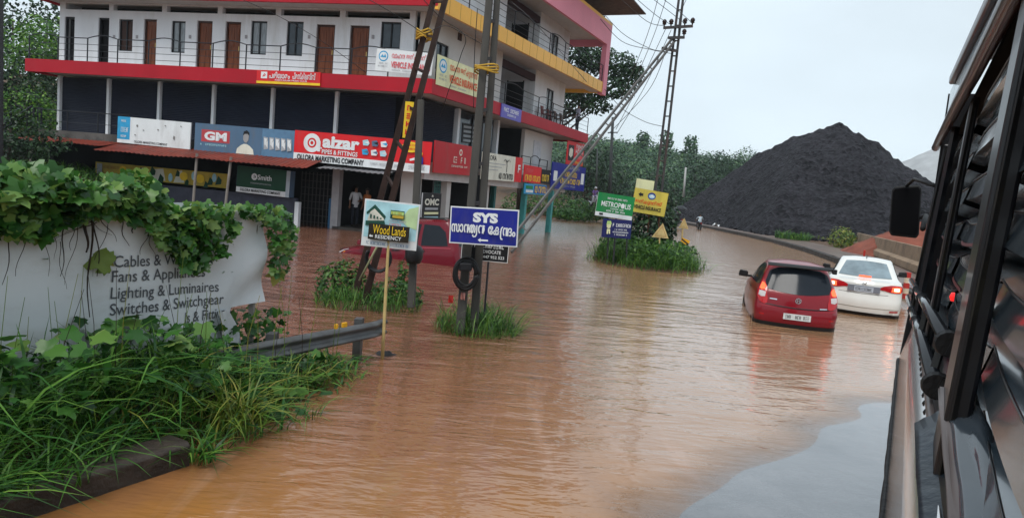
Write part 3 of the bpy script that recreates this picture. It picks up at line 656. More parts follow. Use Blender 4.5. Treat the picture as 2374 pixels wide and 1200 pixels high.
# --- middle storey: rolling shutters between thin white columns
cols = [Lp(x, 240, D1)[0] for x in (135, 249, 367, 493, 630, 779)]
def shutter(fr, sa, sb, d, z0, z1, n=34):
    mb = MB(); P = []
    for k in range(2 * n + 1): P.append([fr(sa, d + (.018 if k % 2 else 0), z0 + (z1 - z0) * k / (2 * n)), fr(sb, d + (.018 if k % 2 else 0), z0 + (z1 - z0) * k / (2 * n))])
    mb.grid(P, m_shut); mb.box(sa, sb, d - .03, d + .04, z0, z0 + .09, m_shut, fr)
    return mb.build('rolling_shutter', bld, recalc=False)
prev = 18.2
for i, c in enumerate(cols):
    nxt = cols[i + 1] if i + 1 < len(cols) else 1.9
    shutter(FL, nxt + .08, c - .08, D1 + .12, 3.0, 5.46)
    mb = MB(); mb.box(c - .065, c + .065, D1, D1 + .18, 2.99, 5.5, m_white, FL); mb.build('column', bld)
mb = MB(); mb.box(1.0, 18.1, D1 + .4, D1 + .5, 2.99, 5.5, m_dark, FL); mb.box(17.95, 18.1, D1 + .5, 8, 2.99, 5.5, m_white, FL); mb.build('middle_wall', bld)
# middle storey, right face
shutter(FR, 1.3, 4.2, D1 + .12, 2.99, 5.46)
for x, z1 in ((1063, 5.5), (1156, 5.5)):
    s_ = Rp(x, 300, D1)[0]; mb = MB(); mb.box(s_ - .1, s_ + .1, D1, D1 + .25, 2.99, z1, m_white, FR); mb.build('column', bld)
mb = MB(); mb.box(4.45, 8.2, D1 + .15, D1 + .18, 2.99, 5.46, m_glass, FR)
gl = mb.build('shop_glass', bld)
mb = MB(); mb.box(5.9, 5.98, D1 + .08, D1 + .14, 2.99, 5.4, m_wfr, FR); mb.box(6.9, 6.98, D1 + .08, D1 + .14, 2.99, 5.4, m_wfr, FR); mb.build('glass_frame', gl)
mb = MB()
mb.box(8.5, 11.8, 4.5, 4.6, 2.99, 5.46, m_dark, FR); mb.box(8.4, 8.5, D1 + .25, 4.6, 2.99, 5.46, m_dark, FR)
mb.box(11.8, 16.05, D1, D1 + .2, 2.99, 5.46, m_cream, FR); mb.box(11.8, 11.95, D1 + .2, 4.5, 2.99, 5.46, m_dark, FR); mb.box(16.05, 18.6, 2.2, 2.3, 2.6, 5.46, m_dark, FR)
mb.build('middle_wall', bld)
mb = MB(); mb.box(13.1, 14.2, D1 - .04, D1 - .003, 3.0, 5.0, M('pale_door', (.55, .55, .58), rough=.6), FR); mb.box(14.15, 14.2, D1 - .06, D1 - .041, 3.9, 4.1, m_wfr, FR); mb.build('door', bld)
# --- ground floor: dark shops, pillars, gate
mb = MB()
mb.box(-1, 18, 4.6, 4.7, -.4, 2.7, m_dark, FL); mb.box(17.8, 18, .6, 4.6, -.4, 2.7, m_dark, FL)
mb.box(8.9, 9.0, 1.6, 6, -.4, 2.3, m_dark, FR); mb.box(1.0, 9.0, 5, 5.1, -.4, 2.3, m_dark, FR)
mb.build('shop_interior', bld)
mb = MB(); mb.box(5.62, 16.5, .5, .65, -.4, 1.10, m_bluegrey, FL); mb.build('counter_wall', bld)
def pillar(fr, s0, s1, d0, d1, z0, z1, mat):
    mb = MB(); mb.box(s0, s1, d0, d1, z0, z1, mat, fr); return mb.build('pillar', bld, bevel=.01)
s_ = Lp(777, 450, 1.0)[0]; pillar(FL, s_ - .16, s_ + .16, 1.0, 1.3, -.4, 2.6, m_grey)
s_ = Lp(945, 450, 0.9)[0]; pillar(FL, s_ - .32, s_ + .32, 0.9, 1.5, -.4, 2.6, m_cream)
for x, mt in ((1040, m_cream), (1098, m_cream), (1130, m_cream)):
    s_ = Rp(x, 450, .7)[0]; pillar(FR, s_ - .17, s_ + .17, .7, 1.0, -.4, 2.3, mt)
for x in (1213, 1275):
    s_ = Rp(x, 480, .25)[0]; pillar(FR, s_ - .13, s_ + .13, .12, .38, -.4, 2.62, m_teal)
for s_ in (11.5, 15.9): pillar(FR, s_ - .14, s_ + .14, 4.6, 4.9, -.4, 2.75, m_teal)
s_ = Lp(690, 490, .3)[0]; pillar(FL, s_ - .09, s_ + .09, .2, .4, -.4, .97, m_white)
# lattice gate of the first shop
mb = MB(); sa, sb = Lp(768, 450, 1.25)[0], Lp(698, 450, 1.25)[0]; mg = M('grimy_gate_steel', (.06, .055, .055), rough=.5)
for k in range(9): q = sa + (sb - sa) * k / 8; mb.box(q - .015, q + .015, 1.24, 1.27, -.2, 2.2, mg, FL)
for k in range(8): q = .15 + k * .28; mb.box(sa, sb, 1.21, 1.237, q, q + .02, mg, FL)
mb.build('gate', bld)
# turquoise grille windows on the right face
for x0, x1 in ((1008, 1034), (1058, 1081)):
    sa, sb, za, zb = rrect(x0, 422, x1, 452, 1.3); mb = MB()
    for k in range(6): q = sa + (sb - sa) * k / 5; mb.box(q - .03, q + .03, 1.28, 1.32, za, zb, m_turq, FR)
    for k in range(5): q = za + (zb - za) * k / 4; mb.box(sa, sb, 1.24, 1.275, q - .03, q + .03, m_turq, FR)
    o = mb.build('grille_window', bld); mb = MB(); mb.box(sa - .05, sb + .05, 1.36, 1.38, za - .03, zb + .03, m_curt, FR); mb.build('pane', o)
# blue door edge by the gate
mb = MB(); s_ = Lp(765, 490, 1.1)[0]; mb.box(s_ - .06, s_ + .06, 1.08, 1.2, -.3, 1.2, M('blue_door_edge', (.03, .11, .22), rough=.5), FL); mb.build('door_edge', bld)
# --- railings
def railing(fr, sA, sB, zb, h, bays, off=.06, arcs=(1, 3, 5, 7, 9, 11), lo=lambda s_: 0.0, lines=3, r=.022):
    mb = MB(); xs = [sA + (sB - sA) * k / bays for k in range(bays + 1)]
    P = lambda s_, z: fr(s_, off + lo(s_), z)
    for k, x in enumerate(xs): mb.tube([P(x, zb), P(x, zb + h)], r * 1.2, m_rail, 6)
    for k in range(bays):
        a, b = xs[k], xs[k + 1]
        if k in arcs: mb.tube([P(a + (b - a) * t / 8, zb + h + .13 * math.sin(math.pi * t / 8)) for t in range(9)], r, m_rail, 6)
        else: mb.tube([P(a, zb + h), P(b, zb + h)], r, m_rail, 6)
        for q in range(lines): mb.tube([P(a, zb + h * (q + .8) / (lines + .8)), P(b, zb + h * (q + .8) / (lines + .8))], r * .5, m_rail, 5)
    return mb.build('railing', bld)
railing(FL, .3, 18.6, 5.98, 0.98, 12)
railing(FR, .3, 18.8, 5.98, 0.98, 9, arcs=(3, 5, 7))
railing(FR, .3, 18.4, 9.10, 0.98, 9, arcs=(1, 3, 5, 7), lo=lambda s_: -.75 * s_ / Rend)
railing(FL, 13.6, 18.4, 3.05, .85, 3, off=.34, arcs=(), lines=1)
railing(FR, 9.6, 13.2, 2.98, .95, 3, off=.32, arcs=(1,), lines=2)

# ------------------------------------------------------------------ red tin awning over the ground-floor shops
def tin(name_mat, c1, c2, am): return M(name_mat, c1, rough=.55, var=.3, scale=2.2, stain=c2, stain_amt=am, bump=.2, bscale=6)
m_awn = tin('rusted_red_tin', (.17, .030, .018), (.075, .045, .04), .95); m_awg = tin('grey_corrugated_sheet', (.17, .17, .18), (.05, .045, .04), .8)
def awning(s0, s1, zt, zb_, dt, db, mat, parent):
    P = []; n = int((s1 - s0) / .055)
    for k in range(n + 1):
        s_ = s0 + (s1 - s0) * k / n; w = .018 * math.sin(k * 1.6) + .03 * nz3(s_ * .7, 1)
        P.append([FL(s_, dt + (db - dt) * t, zt + (zb_ - zt) * t + w + .05 * nz3(s_ * .5, t * 2) * t) for t in (0, .25, .5, .75, 1)])
    mb = MB(); mb.grid(P, mat); o = mb.build('tin_sheet', parent, recalc=False)
    sol = o.modifiers.new('thick', 'SOLIDIFY'); sol.thickness = .012; return o
aw = empty('awning', FL(10, -.6, 2.4), 'rusty red corrugated tin awning above the ground floor shops, propped on thin posts', 'awning')
awning(4.3, 13.9, 2.74, 2.33, .28, -1.15, m_awn, aw); o = awning(13.85, 18.3, 2.72, 2.50, .28, -1.0, m_awn, aw)
awning(1.3, 4.25, 2.60, 2.36, .88, -.5, m_awg, aw)
m_post = M('weathered_post', (.22, .20, .18), rough=.8, var=.25)
for x, y0, y1 in ((457, 356, 470), (536, 364, 440)):
    p = Lp(x, y0, -1.0); q = Lp(x - 9, y1, -1.0); mb = MB(); t_ = q[2] + (q[2] - p[2]) * max(0, (q[1] + .3) / (p[1] - q[1])); mb.tube([p[2], (t_[0], t_[1], -.3)], .055, m_post, 8); mb.build('post', aw)
p = Lp(73, 336, -.8); mb = MB(); mb.tube([p[2], (p[2][0], p[2][1], 0.9)], .06, m_post, 8); mb.build('post', aw)

# ------------------------------------------------------------------ stair rails at the far left end
st = empty('stair_railing', FL(20.5, .5, 1.4), 'dark steel stair railing climbing beside the left end of the shops', 'railing')
mb = MB(); a0 = FL(22.4, -.4, 2.0); 
def PSt(x, y, d): return Lp(x, y, d)[2]
for (x0, y0, x1, y1, d) in ((0, 292, 75, 246, .2), (0, 302, 80, 258, .2), (0, 262, 26, 243, .9), (26, 243, 64, 249, .9), (64, 249, 98, 251, .9), (45, 318, 78, 292, -.2)):
    mb.tube([PSt(x0, y0, d), PSt(x1, y1, d)], .035, m_rail, 6)
for (x, y0, y1, d) in ((26, 243, 296, .9), (64, 248, 290, .9), (96, 250, 296, .9), (78, 250, 292, .2), (12, 285, 320, .2)):
    mb.tube([PSt(x, y0, d), PSt(x - 1, y1 + 14, d)], .04, m_rail, 6)
mb.build('rails', st)
mb = MB(); m_step = M('wet_dark_step', (.05, .045, .04), rough=.6, var=.3)
for k in range(7): mb.box(19.2 + k * .42, 19.62 + k * .42, -.3, 1.3, -.3, 2.55 - k * .17, m_step, FL)
mb.build('steps', st)
# ------------------------------------------------------------------ sign boards
s_red = M('sign_red', (0.66, 0.016, 0.022), rough=.4, var=.05, stain=(.16, .13, .10), stain_amt=.32, stretch=(1, 1, .3)); s_white = M('sign_white', (0.74, 0.76, 0.77), rough=.45, var=.04, scale=2, stain=(.16, .13, .10), stain_amt=.32, stretch=(1, 1, .3))
s_black = M('sign_black', (0.012, 0.012, 0.014), rough=.45); s_yel = M('sign_yellow', (0.82, 0.55, 0.03), rough=.45); s_blue = M('sign_navy', (0.012, 0.020, 0.24), rough=.35, var=.05, stain=(.16, .13, .10), stain_amt=.32, stretch=(1, 1, .3))
s_cyan = M('sign_cyan', (0.035, 0.32, 0.58), rough=.45); s_slate = M('sign_slate_blue', (0.085, 0.15, 0.24), rough=.45, var=.06, stain=(.16, .13, .10), stain_amt=.32, stretch=(1, 1, .3)); s_green = M('sign_green', (0.012, 0.22, 0.06), rough=.4, var=.05, stain=(.16, .13, .10), stain_amt=.32, stretch=(1, 1, .3))
s_dgreen = M('sign_dark_green', (0.008, 0.055, 0.026), rough=.35, var=.06); s_cream = M('sign_cream', (0.70, 0.68, 0.58), rough=.5, var=.05, stain=(.16, .13, .10), stain_amt=.32, stretch=(1, 1, .3)); s_paley = M('sign_pale_yellow', (0.75, 0.74, 0.44), rough=.5, var=.05, stain=(.16, .13, .10), stain_amt=.32, stretch=(1, 1, .3))
s_pinkt = M('sign_pink_text', (0.66, 0.10, 0.12), rough=.5); s_grey = M('sign_grey_text', (0.35, 0.36, 0.38), rough=.5); s_viol = M('sign_violet', (0.13, 0.12, 0.46), rough=.45, var=.05)
s_lblue = M('sign_light_blue', (0.36, 0.60, 0.68), rough=.5); s_brown = M('sign_dark_brown', (0.022, 0.017, 0.010), rough=.5); s_lime = M('sign_lime', (0.42, 0.62, 0.20), rough=.5); s_must = M('sign_mustard', (0.52, 0.37, 0.05), rough=.55, var=.12, stain=(.38, .30, .10), stain_amt=.4)
s_steel = M('sign_post_steel', (.035, .035, .04), rough=.45); s_bamb = M('bamboo_stick', (.52, .38, .16), rough=.6, var=.25, scale=6); s_skin = M('sign_photo_skin', (.36, .22, .16), rough=.6); s_orng = M('sign_orange_red', (.70, .085, .02), rough=.5)
def facade(px, P, d=0.0, bgm=None, edge=None, thick=.05):
    return Sign(*[P(x, y, d)[2] for x, y in px], thick=thick, bgm=bgm, edge=edge)
# press club sign on the red band
S = facade([(596, 163), (743, 167), (742, 200), (594, 192)], Lp, -.06, s_red)
S.rect(0, .82, 1, 1, s_yel); S.rect(.07, .12, .17, .62, s_white); S.stroke([(.10, .5), (.13, .25), (.145, .35), (.12, .45)], .07, s_red)
S.text('പരിയാരം', .20, .10, .53, .60, s_white, .02); S.text('പ്രസ്ക്ലബ്ബ്', .57, .08, .93, .60, s_white, .02); S.text('PARIYARAM PRESS CLUB', .30, .66, .80, .78, s_white, .01)
S.build('press_sign', 'small red sign with white Malayalam letters and a yellow stripe on the red band', 'sign')
# vehicle insurance banners
def insur(S, txt, logo, sub):
    S.disc(.13, .32, .085, logo, ry=.24 if sub else .2); S.disc(.13, .32, .068, s_white, ry=.185 if sub else .155)
    S.poly([(.075, .37), (.11, .24), (.135, .33), (.16, .22), (.185, .38)], logo); S.greek(17, .04, .60, .23, .68, s_grey, .01); S.greek(14, .05, .73, .22, .80, s_grey, .01); 
    S.text('വാഹന ഇൻഷുറൻസ്', .28, .10, .97, .44, txt, .012); S.text('VEHICLE INSURANCE', .28, .52, .97, .80, txt, .03); S.greek(23, .3, .87, .7, .93, s_grey)
S = facade([(874, 112), (1004, 124), (1002, 176), (869, 164)], Lp, -.02, s_cream if False else s_white, thick=.015); insur(S, s_pinkt, s_cyan, 1)
S.build('insurance_banner', 'white vehicle insurance banner with pink letters tied to the left railing near the corner', 'banner')
S = facade([(1012, 122), (1110, 166), (1106, 224), (1014, 199)], Rp, -.03, s_paley, thick=.015); insur(S, s_orng, s_cyan, 1)
S.build('insurance_banner', 'pale yellow vehicle insurance banner with orange letters hanging round the corner', 'banner')
# violet sign on the right band
S = facade([(1163, 238), (1209, 256), (1208, 284), (1163, 272)], Rp, -.06, s_viol)
S.greek(13, .10, .22, .92, .52, s_white, .02); S.greek(11, .28, .64, .72, .80, s_white, .01)
S.build('violet_sign', 'small violet sign with white letters on the right part of the red band', 'sign')
# row of shop fascia boards
S = facade([(275, 270), (445, 284), (438, 347), (270, 329)], Lp, 0, s_white)
S.rect(0, 0, .175, .86, s_cyan); S.greek(7, .03, .40, .155, .58, s_white, .02); S.greek(5, .05, .12, .12, .20, s_white); S.greek(4, .05, .70, .13, .78, s_white)
S.text('OLLORA MARKETING COMPANY', .24, .86, .70, .95, s_black, .01)
m_tear = M('torn_board_stain', (.20, .19, .18), rough=.8)
for u, v, h in ((.27, .25, .10), (.36, .42, .05), (.56, .35, .06), (.78, .55, .16), (.25, .62, .06), (.66, .18, .05), (.87, .15, .05)): S.poly([(u, v), (u + .018, v + .02), (u + .012, v + h), (u - .006, v + h * .7)], m_tear)
S.build('shop_sign', 'peeling white shop board with a bright blue panel at its left end', 'sign')
S = facade([(455, 285), (685, 303), (680, 369), (448, 347)], Lp, 0, s_slate)
S.rect(.07, .22, .36, .66, M('sign_dull_red', (.46, .06, .07), rough=.5)); S.text('GM', .10, .28, .33, .60, s_white, .05); S.greek(16, .06, .72, .35, .79, s_lblue, .01)
S.poly([(.43, .98), (.44, .80), (.475, .68), (.505, .62), (.535, .62), (.565, .68), (.60, .80), (.61, .98)], s_cream); S.poly([(.497, .30), (.515, .22), (.54, .22), (.553, .32), (.549, .48), (.53, .58), (.512, .56), (.497, .46)], M('sign_grey_skin', (.30, .29, .29), rough=.6)); S.poly([(.494, .33), (.50, .18), (.53, .12), (.555, .2), (.556, .32), (.54, .25), (.51, .26)], s_black)
S.rect(.678, 0, .684, 1, s_slate); S.rect(.686, .01, 1, .99, M('sign_mid_blue', (.10, .20, .32), rough=.45))
for k in range(5):
    u = .70 + k * .058; S.poly([(u, .30), (u + .045, .32), (u + .052, .72), (u + .008, .76)], s_grey); S.poly([(u + .008, .35), (u + .038, .36), (u + .03, .55), (u + .012, .6)], s_white); S.poly([(u + .02, .58), (u + .045, .42), (u + .046, .7)], s_white)
S.build('shop_sign', 'slate blue shop board with a small red panel and a portrait of a man', 'sign')
S = facade([(684, 302), (1001, 329), (996, 403), (680, 370)], Lp, -.02, s_red)
S.rect(0, .74, 1, 1, s_white); S.ring(.135, .375, .034, .064, s_white); S.rect(.178, .30, .200, .64, s_white); S.ring(.135, .375, .012, .022, s_white)
S.text('aizar', .215, .10, .49, .50, s_white, .045); S.disc(.208, .52, .006, s_white); S.text('PIPES & FITTINGS', .215, .55, .48, .70, s_white, .02); S.text('OLLORA MARKETING COMPANY', .03, .78, .53, .96, s_black, .03); S.greek(41, .57, .82, .82, .90, s_grey, .01); S.greek(11, .85, .80, .97, .92, s_grey, .01)
for i in range(3):
    for j in range(2):
        u, v = .535 + i * .066, .20 + j * .30; c = [s_lblue, s_slate, s_white, s_cyan, s_white, s_lblue][i + 3 * j]
        S.poly([(u - .024, v - .06), (u + .012, v - .10), (u + .028, v + .02), (u + .018, v + .10), (u - .018, v + .10)], c); S.poly([(u - .012, v), (u + .022, v - .05), (u + .024, v + .05)], [s_white, s_black, s_cyan, s_slate, s_slate, s_white][i + 3 * j])
S.disc(.86, .22, .062, s_yel, ry=.17); S.greek(9, .815, .12, .905, .19, s_red, .02); S.greek(9, .82, .24, .90, .31, s_red, .02); S.disc(.925, .40, .022, s_yel, ry=.09); S.poly([(.895, .73), (.895, .52), (.925, .46), (.955, .52), (.955, .73)], s_blue); S.poly([(.86, .60), (.895, .54), (.898, .62), (.862, .66)], s_white)
S.build('shop_sign', 'long bright red pipes and fittings board with a white strip along its foot', 'sign')
S = facade([(1008, 325), (1113, 343), (1108, 409), (1006, 400)], Rp, 0, M('sign_deep_red', (.46, .012, .02), rough=.4, var=.06, stain=(.16, .13, .10), stain_amt=.32, stretch=(1, 1, .3)))
S.greek(7, .40, .42, .68, .62, s_cream, .03); S.disc(.55, .26, .035, s_cream); S.disc(.55, .26, .02, s_red); S.greek(14, .36, .70, .72, .76, s_cream)
S.build('shop_sign', 'plain dark red shop board with small cream letters just round the corner', 'sign')
S = facade([(1119, 352), (1211, 366), (1209, 423), (1116, 415)], Rp, 0, s_cream)
S.rect(.80, 0, 1, 1, s_red); S.text('OLLORA', .03, .08, .32, .26, s_black, .02)
for k in range(3): S.rect(.03, .36 + k * .12, .55 - k * .09, .385 + k * .12, s_grey)
S.text('തറനസ', .40, .70, .76, .94, s_black, .015); S.stroke([(.58, .66), (.585, .40), (.57, .22)], .04, s_black)
for a in (-.08, -.03, .03, .08): S.stroke([(.575, .26), (.575 + a * .6, .16), (.575 + a, .24)], .025, s_black)
S.greek(1, .86, .3, .95, .62, s_white, .05)
S.build('shop_sign', 'cream shop board with a black palm drawing and a red right end', 'sign')
S = facade([(1216, 382), (1255, 388), (1254, 427), (1215, 421)], Rp, -.05, s_red)
S.text('നതസറ', .05, .55, .95, .92, s_yel, .015); S.greek(3, .1, .2, .5, .42, s_pinkt, .03)
S.build('shop_sign', 'small red board with yellow letters above a little blue and yellow one', 'sign')
S = facade([(1256, 392), (1283, 396), (1282, 428), (1255, 425)], Rp, .0, s_black)
S.text('സതന', .04, .35, .62, .85, s_yel, .015); S.stroke([(.70, .2), (.85, .45), (.95, .2)], .05, s_white)
S.build('shop_sign', 'narrow black board with yellow letters beside the big navy one', 'sign')
S = facade([(1217, 425), (1268, 430), (1266, 452), (1216, 449)], Rp, -.08, s_cyan)
S.rect(.40, .08, 1, .92, M('sign_deep_blue', (.02, .06, .30), rough=.4)); S.text('തനസ', .44, .15, .97, .85, s_yel, .015); S.rect(.05, .6, .36, .85, s_white); S.rect(.04, .18, .34, .5, s_green)
S.build('shop_sign', 'little blue board with yellow letters below the small red one', 'sign')
S = facade([(1281, 375), (1358, 389), (1354, 444), (1277, 436)], Rp, -.05, s_blue)
S.rect(.05, .32, .15, .70, s_white); S.rect(.86, .26, .96, .72, s_white); S.greek(8, .45, .10, .80, .20, s_grey, .01); S.text('റതനസ', .36, .28, .72, .50, s_yel, .015); S.text('സനറതന', .24, .55, .84, .78, s_yel, .015); S.greek(11, .35, .84, .7, .9, s_grey)
S.build('shop_sign', 'big navy blue board with two yellow lines of letters under the red poster', 'sign')
S = facade([(1315, 326), (1354, 333), (1352, 387), (1313, 380)], Rp, .25, s_red, thick=.03)
S.rect(.08, .16, .40, .82, s_black); S.poly([(.13, .60), (.14, .30), (.24, .22), (.34, .32), (.33, .60), (.24, .70)], s_cream); S.poly([(.12, .34), (.2, .16), (.33, .2), (.36, .36), (.24, .27)], s_black); S.greek(4, .50, .10, .92, .26, s_white, .05); S.greek(4, .48, .30, .94, .48, s_white, .05); S.rect(.52, .52, .85, .7, s_pinkt); S.greek(4, .5, .82, .95, .95, s_yel, .04)
S.build('red_poster', 'red poster with a black and white portrait at the far end of the middle storey', 'poster')
# lettering stuck on the dark shop glass
S = facade([(1072, 285), (1106, 290), (1104, 335), (1071, 330)], Rp, D1 + .13, s_black, thick=.01)
for k in range(4): S.rect(.08, .12 + k * .23, .92, .24 + k * .23, M('faded_glass_lettering', (.34, .36, .38), rough=.6))
S.build('glass_poster', 'black notice with pale grey lines on the shop glass behind the concrete poles', 'notice')
# under the awning
S = facade([(219, 374), (531, 404), (530, 437), (224, 407)], Lp, 1.0, s_must, thick=.03)
m_lem = M('sign_pale_lemon', (.62, .52, .16), rough=.5)
for u0, u1 in ((.30, .40), (.42, .52), (.60, .66)): S.poly([(u0, .95), (u0 + .03, .15), (u1, .05), (u1 + .02, .9)], s_cream if u0 > .35 else m_lem)
for u, v, a in ((.355, .35, 1), (.44, .3, 1.3), (.505, .75, 1.2), (.63, .25, .8), (.87, .6, 1), (.93, .5, 1.1), (.84, .85, .8), (.70, .8, .8)): S.poly([(u - .022 * a, v + .30 * a), (u - .004, v - .28 * a), (u + .020 * a, v - .05), (u + .016 * a, v + .25)], s_dgreen)
for u, v in ((.37, .45), (.58, .62), (.75, .35), (.90, .35)): S.disc(u, v, .016, s_lblue, ry=.3)
for u, v in ((.22, .42), (.80, .5), (.68, .45)): S.disc(u, v, .03, s_yel, ry=.3)
S.greek(25, .07, .22, .21, .42, M('sign_rust_text', (.32, .12, .02), rough=.6), .02); S.rect(.02, .1, .06, .9, s_grey)
S.build('juice_banner', 'long yellow banner with green leaves and pale flowers hanging in the dark under the awning', 'banner')
S = facade([(549, 383), (673, 397), (671, 458), (549, 444)], Lp, .2, s_dgreen, thick=.35, edge=s_slate)
S.rect(0, .80, .93, 1, s_white); S.rect(.93, 0, 1, 1, M('sign_pale_frame', (.42, .47, .52), rough=.5)); S.ring(.335, .36, .030, .056, s_white); S.text('AO', .30, .28, .37, .44, s_white, .03); S.text('Smith', .40, .26, .66, .46, s_white, .02); S.greek(25, .27, .58, .66, .63, s_grey, .0); S.text('OLLORA MARKETING COMPANY', .08, .84, .84, .95, s_black, .02)
S.build('shop_sign', 'dark green box sign with a white ring logo, hanging under the red awning', 'sign')
S = facade([(979, 447), (1022, 448), (1021, 512), (978, 512)], Rp, .2, s_black, thick=.05, edge=s_grey)
S.text('OMC', .12, .20, .88, .44, s_cream, .04); S.rect(.15, .52, .85, .60, s_grey); S.rect(.12, .68, .88, .76, s_paley); S.rect(.12, .84, .88, .90, s_lblue); S.poly([(.5, .05), (.56, .13), (.44, .13)], s_cream)
S.build('shop_sign', 'upright black board with cream letters between the pillars behind the sunken car', 'sign')
# ------------------------------------------------------------------ boards standing in the water
def px_sign(px, Y, dyaw=0.0, **k):   # corners measured on a board standing about Y metres away; dyaw: how much farther its right edge is
    q = [PY(px[0][0], px[0][1], Y), PY(px[1][0], px[1][1], Y + dyaw), PY(px[2][0], px[2][1], Y + dyaw), PY(px[3][0], px[3][1], Y)]
    return Sign(*q, **k)
# Wood Lands board on a bamboo stick
S = px_sign([(845, 461), (973, 473), (967, 583), (838, 567)], 8.3, .05, thick=.012, bgm=s_white)
m_skyb = M('sign_sky_blue', (.40, .66, .72), rough=.5, var=.25, scale=5)
S.rect(.03, .03, .97, .80, m_skyb); m_grt = M('sign_green_wash', (.50, .66, .36), rough=.5, var=.2, scale=4); S.poly([(.97, .05), (.97, .55), (.80, .50), (.66, .36), (.80, .12)], m_grt)
m_rf = M('sign_roof_green', (.015, .07, .05), rough=.5)
S.poly([(.05, .28), (.19, .10), (.40, .33), (.38, .40), (.19, .20), (.06, .33)], m_rf); S.poly([(.08, .42), (.12, .26), (.19, .19), (.37, .38), (.37, .44), (.10, .52)], s_cream); S.poly([(.05, .46), (.38, .42), (.40, .50), (.05, .56)], m_rf)
for k in range(4): S.rect(.12 + k * .06, .31 + k * .02, .15 + k * .06, .40, m_rf)
S.rect(.48, .18, .73, .36, m_rf); S.rect(.49, .20, .72, .27, s_lime); S.rect(.52, .28, .72, .34, s_must); S.greek(8, .50, .21, .71, .26, s_must, .03); S.greek(12, .46, .39, .78, .43, s_grey, .01); S.greek(9, .48, .46, .72, .51, s_pinkt, .02)
S.rect(.12, .50, .85, .84, s_brown); S.text('Wood Lands', .20, .52, .79, .71, s_yel, .0); S.text('RESIDENCY', .25, .73, .72, .81, s_white, .012); S.poly([(.14, .765), (.17, .73), (.17, .752), (.21, .752), (.21, .785), (.17, .785), (.17, .80)], s_white)
S.greek(30, .10, .88, .86, .95, s_slate, .012)
root = empty('bamboo_sign', PZ(886, 832, -.3), 'pale board with a painted green-roofed house, on a thin bamboo stick', 'sign')
S.build('panel', parent=root)
mb = MB(); pts = [PY(886, 838, 8.3), PY(890, 760, 8.3), PY(894, 680, 8.32), PY(900, 575, 8.33), PY(905, 480, 8.34)]
mb.tube(pts, [.022, .020, .019, .017, .016], s_bamb, 8); mb.build('stick', root, smooth=True)
# SYS board on the concrete poles
S = px_sign([(1046, 476), (1204, 488), (1199, 572), (1040, 564)], 9.75, -.1, thick=.02, bgm=s_white)
S.rect(.018, .035, .982, .965, s_blue)
S.text('SYS', .335, .13, .70, .40, s_white, .06)
def mal(t, u0, u1, v0=.46, v1=.69):
    for e in (-.0035, 0, .0035): S.text(t, u0 + e, v0, u1 + e, v1, s_white, .012)
mal('സാ', .03, .20); mal('ന', .215, .295); S.stroke([(.305, .685), (.297, .58), (.306, .50), (.325, .47), (.345, .50), (.352, .58), (.345, .66), (.334, .69), (.325, .66), (.322, .58), (.330, .50), (.350, .47), (.370, .50), (.378, .58), (.370, .685)], .036, s_white)
S.stroke([(.402, .47), (.404, .60), (.402, .72), (.388, .775), (.360, .785), (.345, .755), (.355, .73)], .034, s_white); mal('ന', .425, .53)
mal('േ', .572, .640, .465, .70); mal('ക', .650, .752, .475, .70); S.stroke([(.785, .47), (.765, .51), (.757, .60), (.757, .74), (.768, .80), (.788, .80)], .034, s_white); mal('ന', .790, .866, .485, .71); mal('ദ', .855, .918, .485, .71); mal('ം', .927, .970, .58, .715)
S.poly([(.435, .855), (.475, .80), (.475, .835), (.585, .835), (.585, .878), (.475, .878), (.475, .91)], s_white)
root = empty('blue_sign', PZ(1085, 770, -.2), 'navy blue board with white Malayalam letters and a left arrow, fixed to the concrete poles', 'sign')
S.build('panel', parent=root)
mb = MB(); mb.bar(S.p(.04, .30, -.035), S.p(.96, .30, -.035), .03, .03, s_steel); mb.bar(S.p(.04, .75, -.035), S.p(.96, .75, -.035), .03, .03, s_steel); mb.build('bracket', root)
# advocate board on a thin post behind it
S = px_sign([(1072, 556), (1180, 566), (1177, 610), (1068, 600)], 10.4, 0, thick=.015, bgm=s_black)
S.frame(.012, s_white); S.greek(13, .20, .06, .96, .30, s_white, .03); S.text('ADVOCATE', .40, .40, .84, .58, s_white, .02); S.text('9447 952 523', .42, .68, .92, .84, s_white, .02)
root = empty('black_sign', PZ(1124, 722, -.2), 'black advocate board with white letters low behind the navy arrow board', 'sign')
S.build('panel', parent=root); mb = MB(); mb.tube([PY(1122, 740, 10.42), PY(1133, 600, 10.42), PY(1136, 560, 10.42)], .016, s_steel, 8); mb.build('post', root)
# METROPOLIS board and the navy board below it
S = px_sign([(1387, 445), (1471, 457), (1466, 512), (1380, 498)], 22.6, .3, thick=.02, bgm=s_white)
S.rect(0, 0, 1, .82, s_green); S.text('METROPOLIS', .12, .34, .92, .56, s_white, .014); S.disc(.70, .45, .045, s_white); S.greek(26, .26, .16, .80, .24, s_white, .015); S.greek(15, .38, .60, .74, .66, s_white, .01); S.greek(16, .24, .70, .78, .77, s_white, .012); S.rect(.1, .86, .2, .94, s_black)
root = empty('green_sign', PZ(1420, 634, -.3), 'bright green board with white letters and a white strip, on a thin post', 'sign')
S.build('panel', parent=root); mb = MB(); mb.tube([PZ(1420, 636, -.3), PY(1425, 560, 22.7), PY(1430, 480, 22.85)], .03, s_steel, 8); mb.build('post', root)
S = px_sign([(1398, 506), (1465, 511), (1462, 554), (1395, 549)], 22.4, .3, thick=.02, bgm=M('sign_ink_navy', (.012, .015, .10), rough=.35))
S.greek(11, .34, .22, .97, .40, s_white, .025); S.greek(17, .42, .50, .85, .58, s_white, .01); S.greek(18, .36, .64, .90, .72, s_white, .01); S.greek(13, .42, .78, .86, .86, s_white, .01)
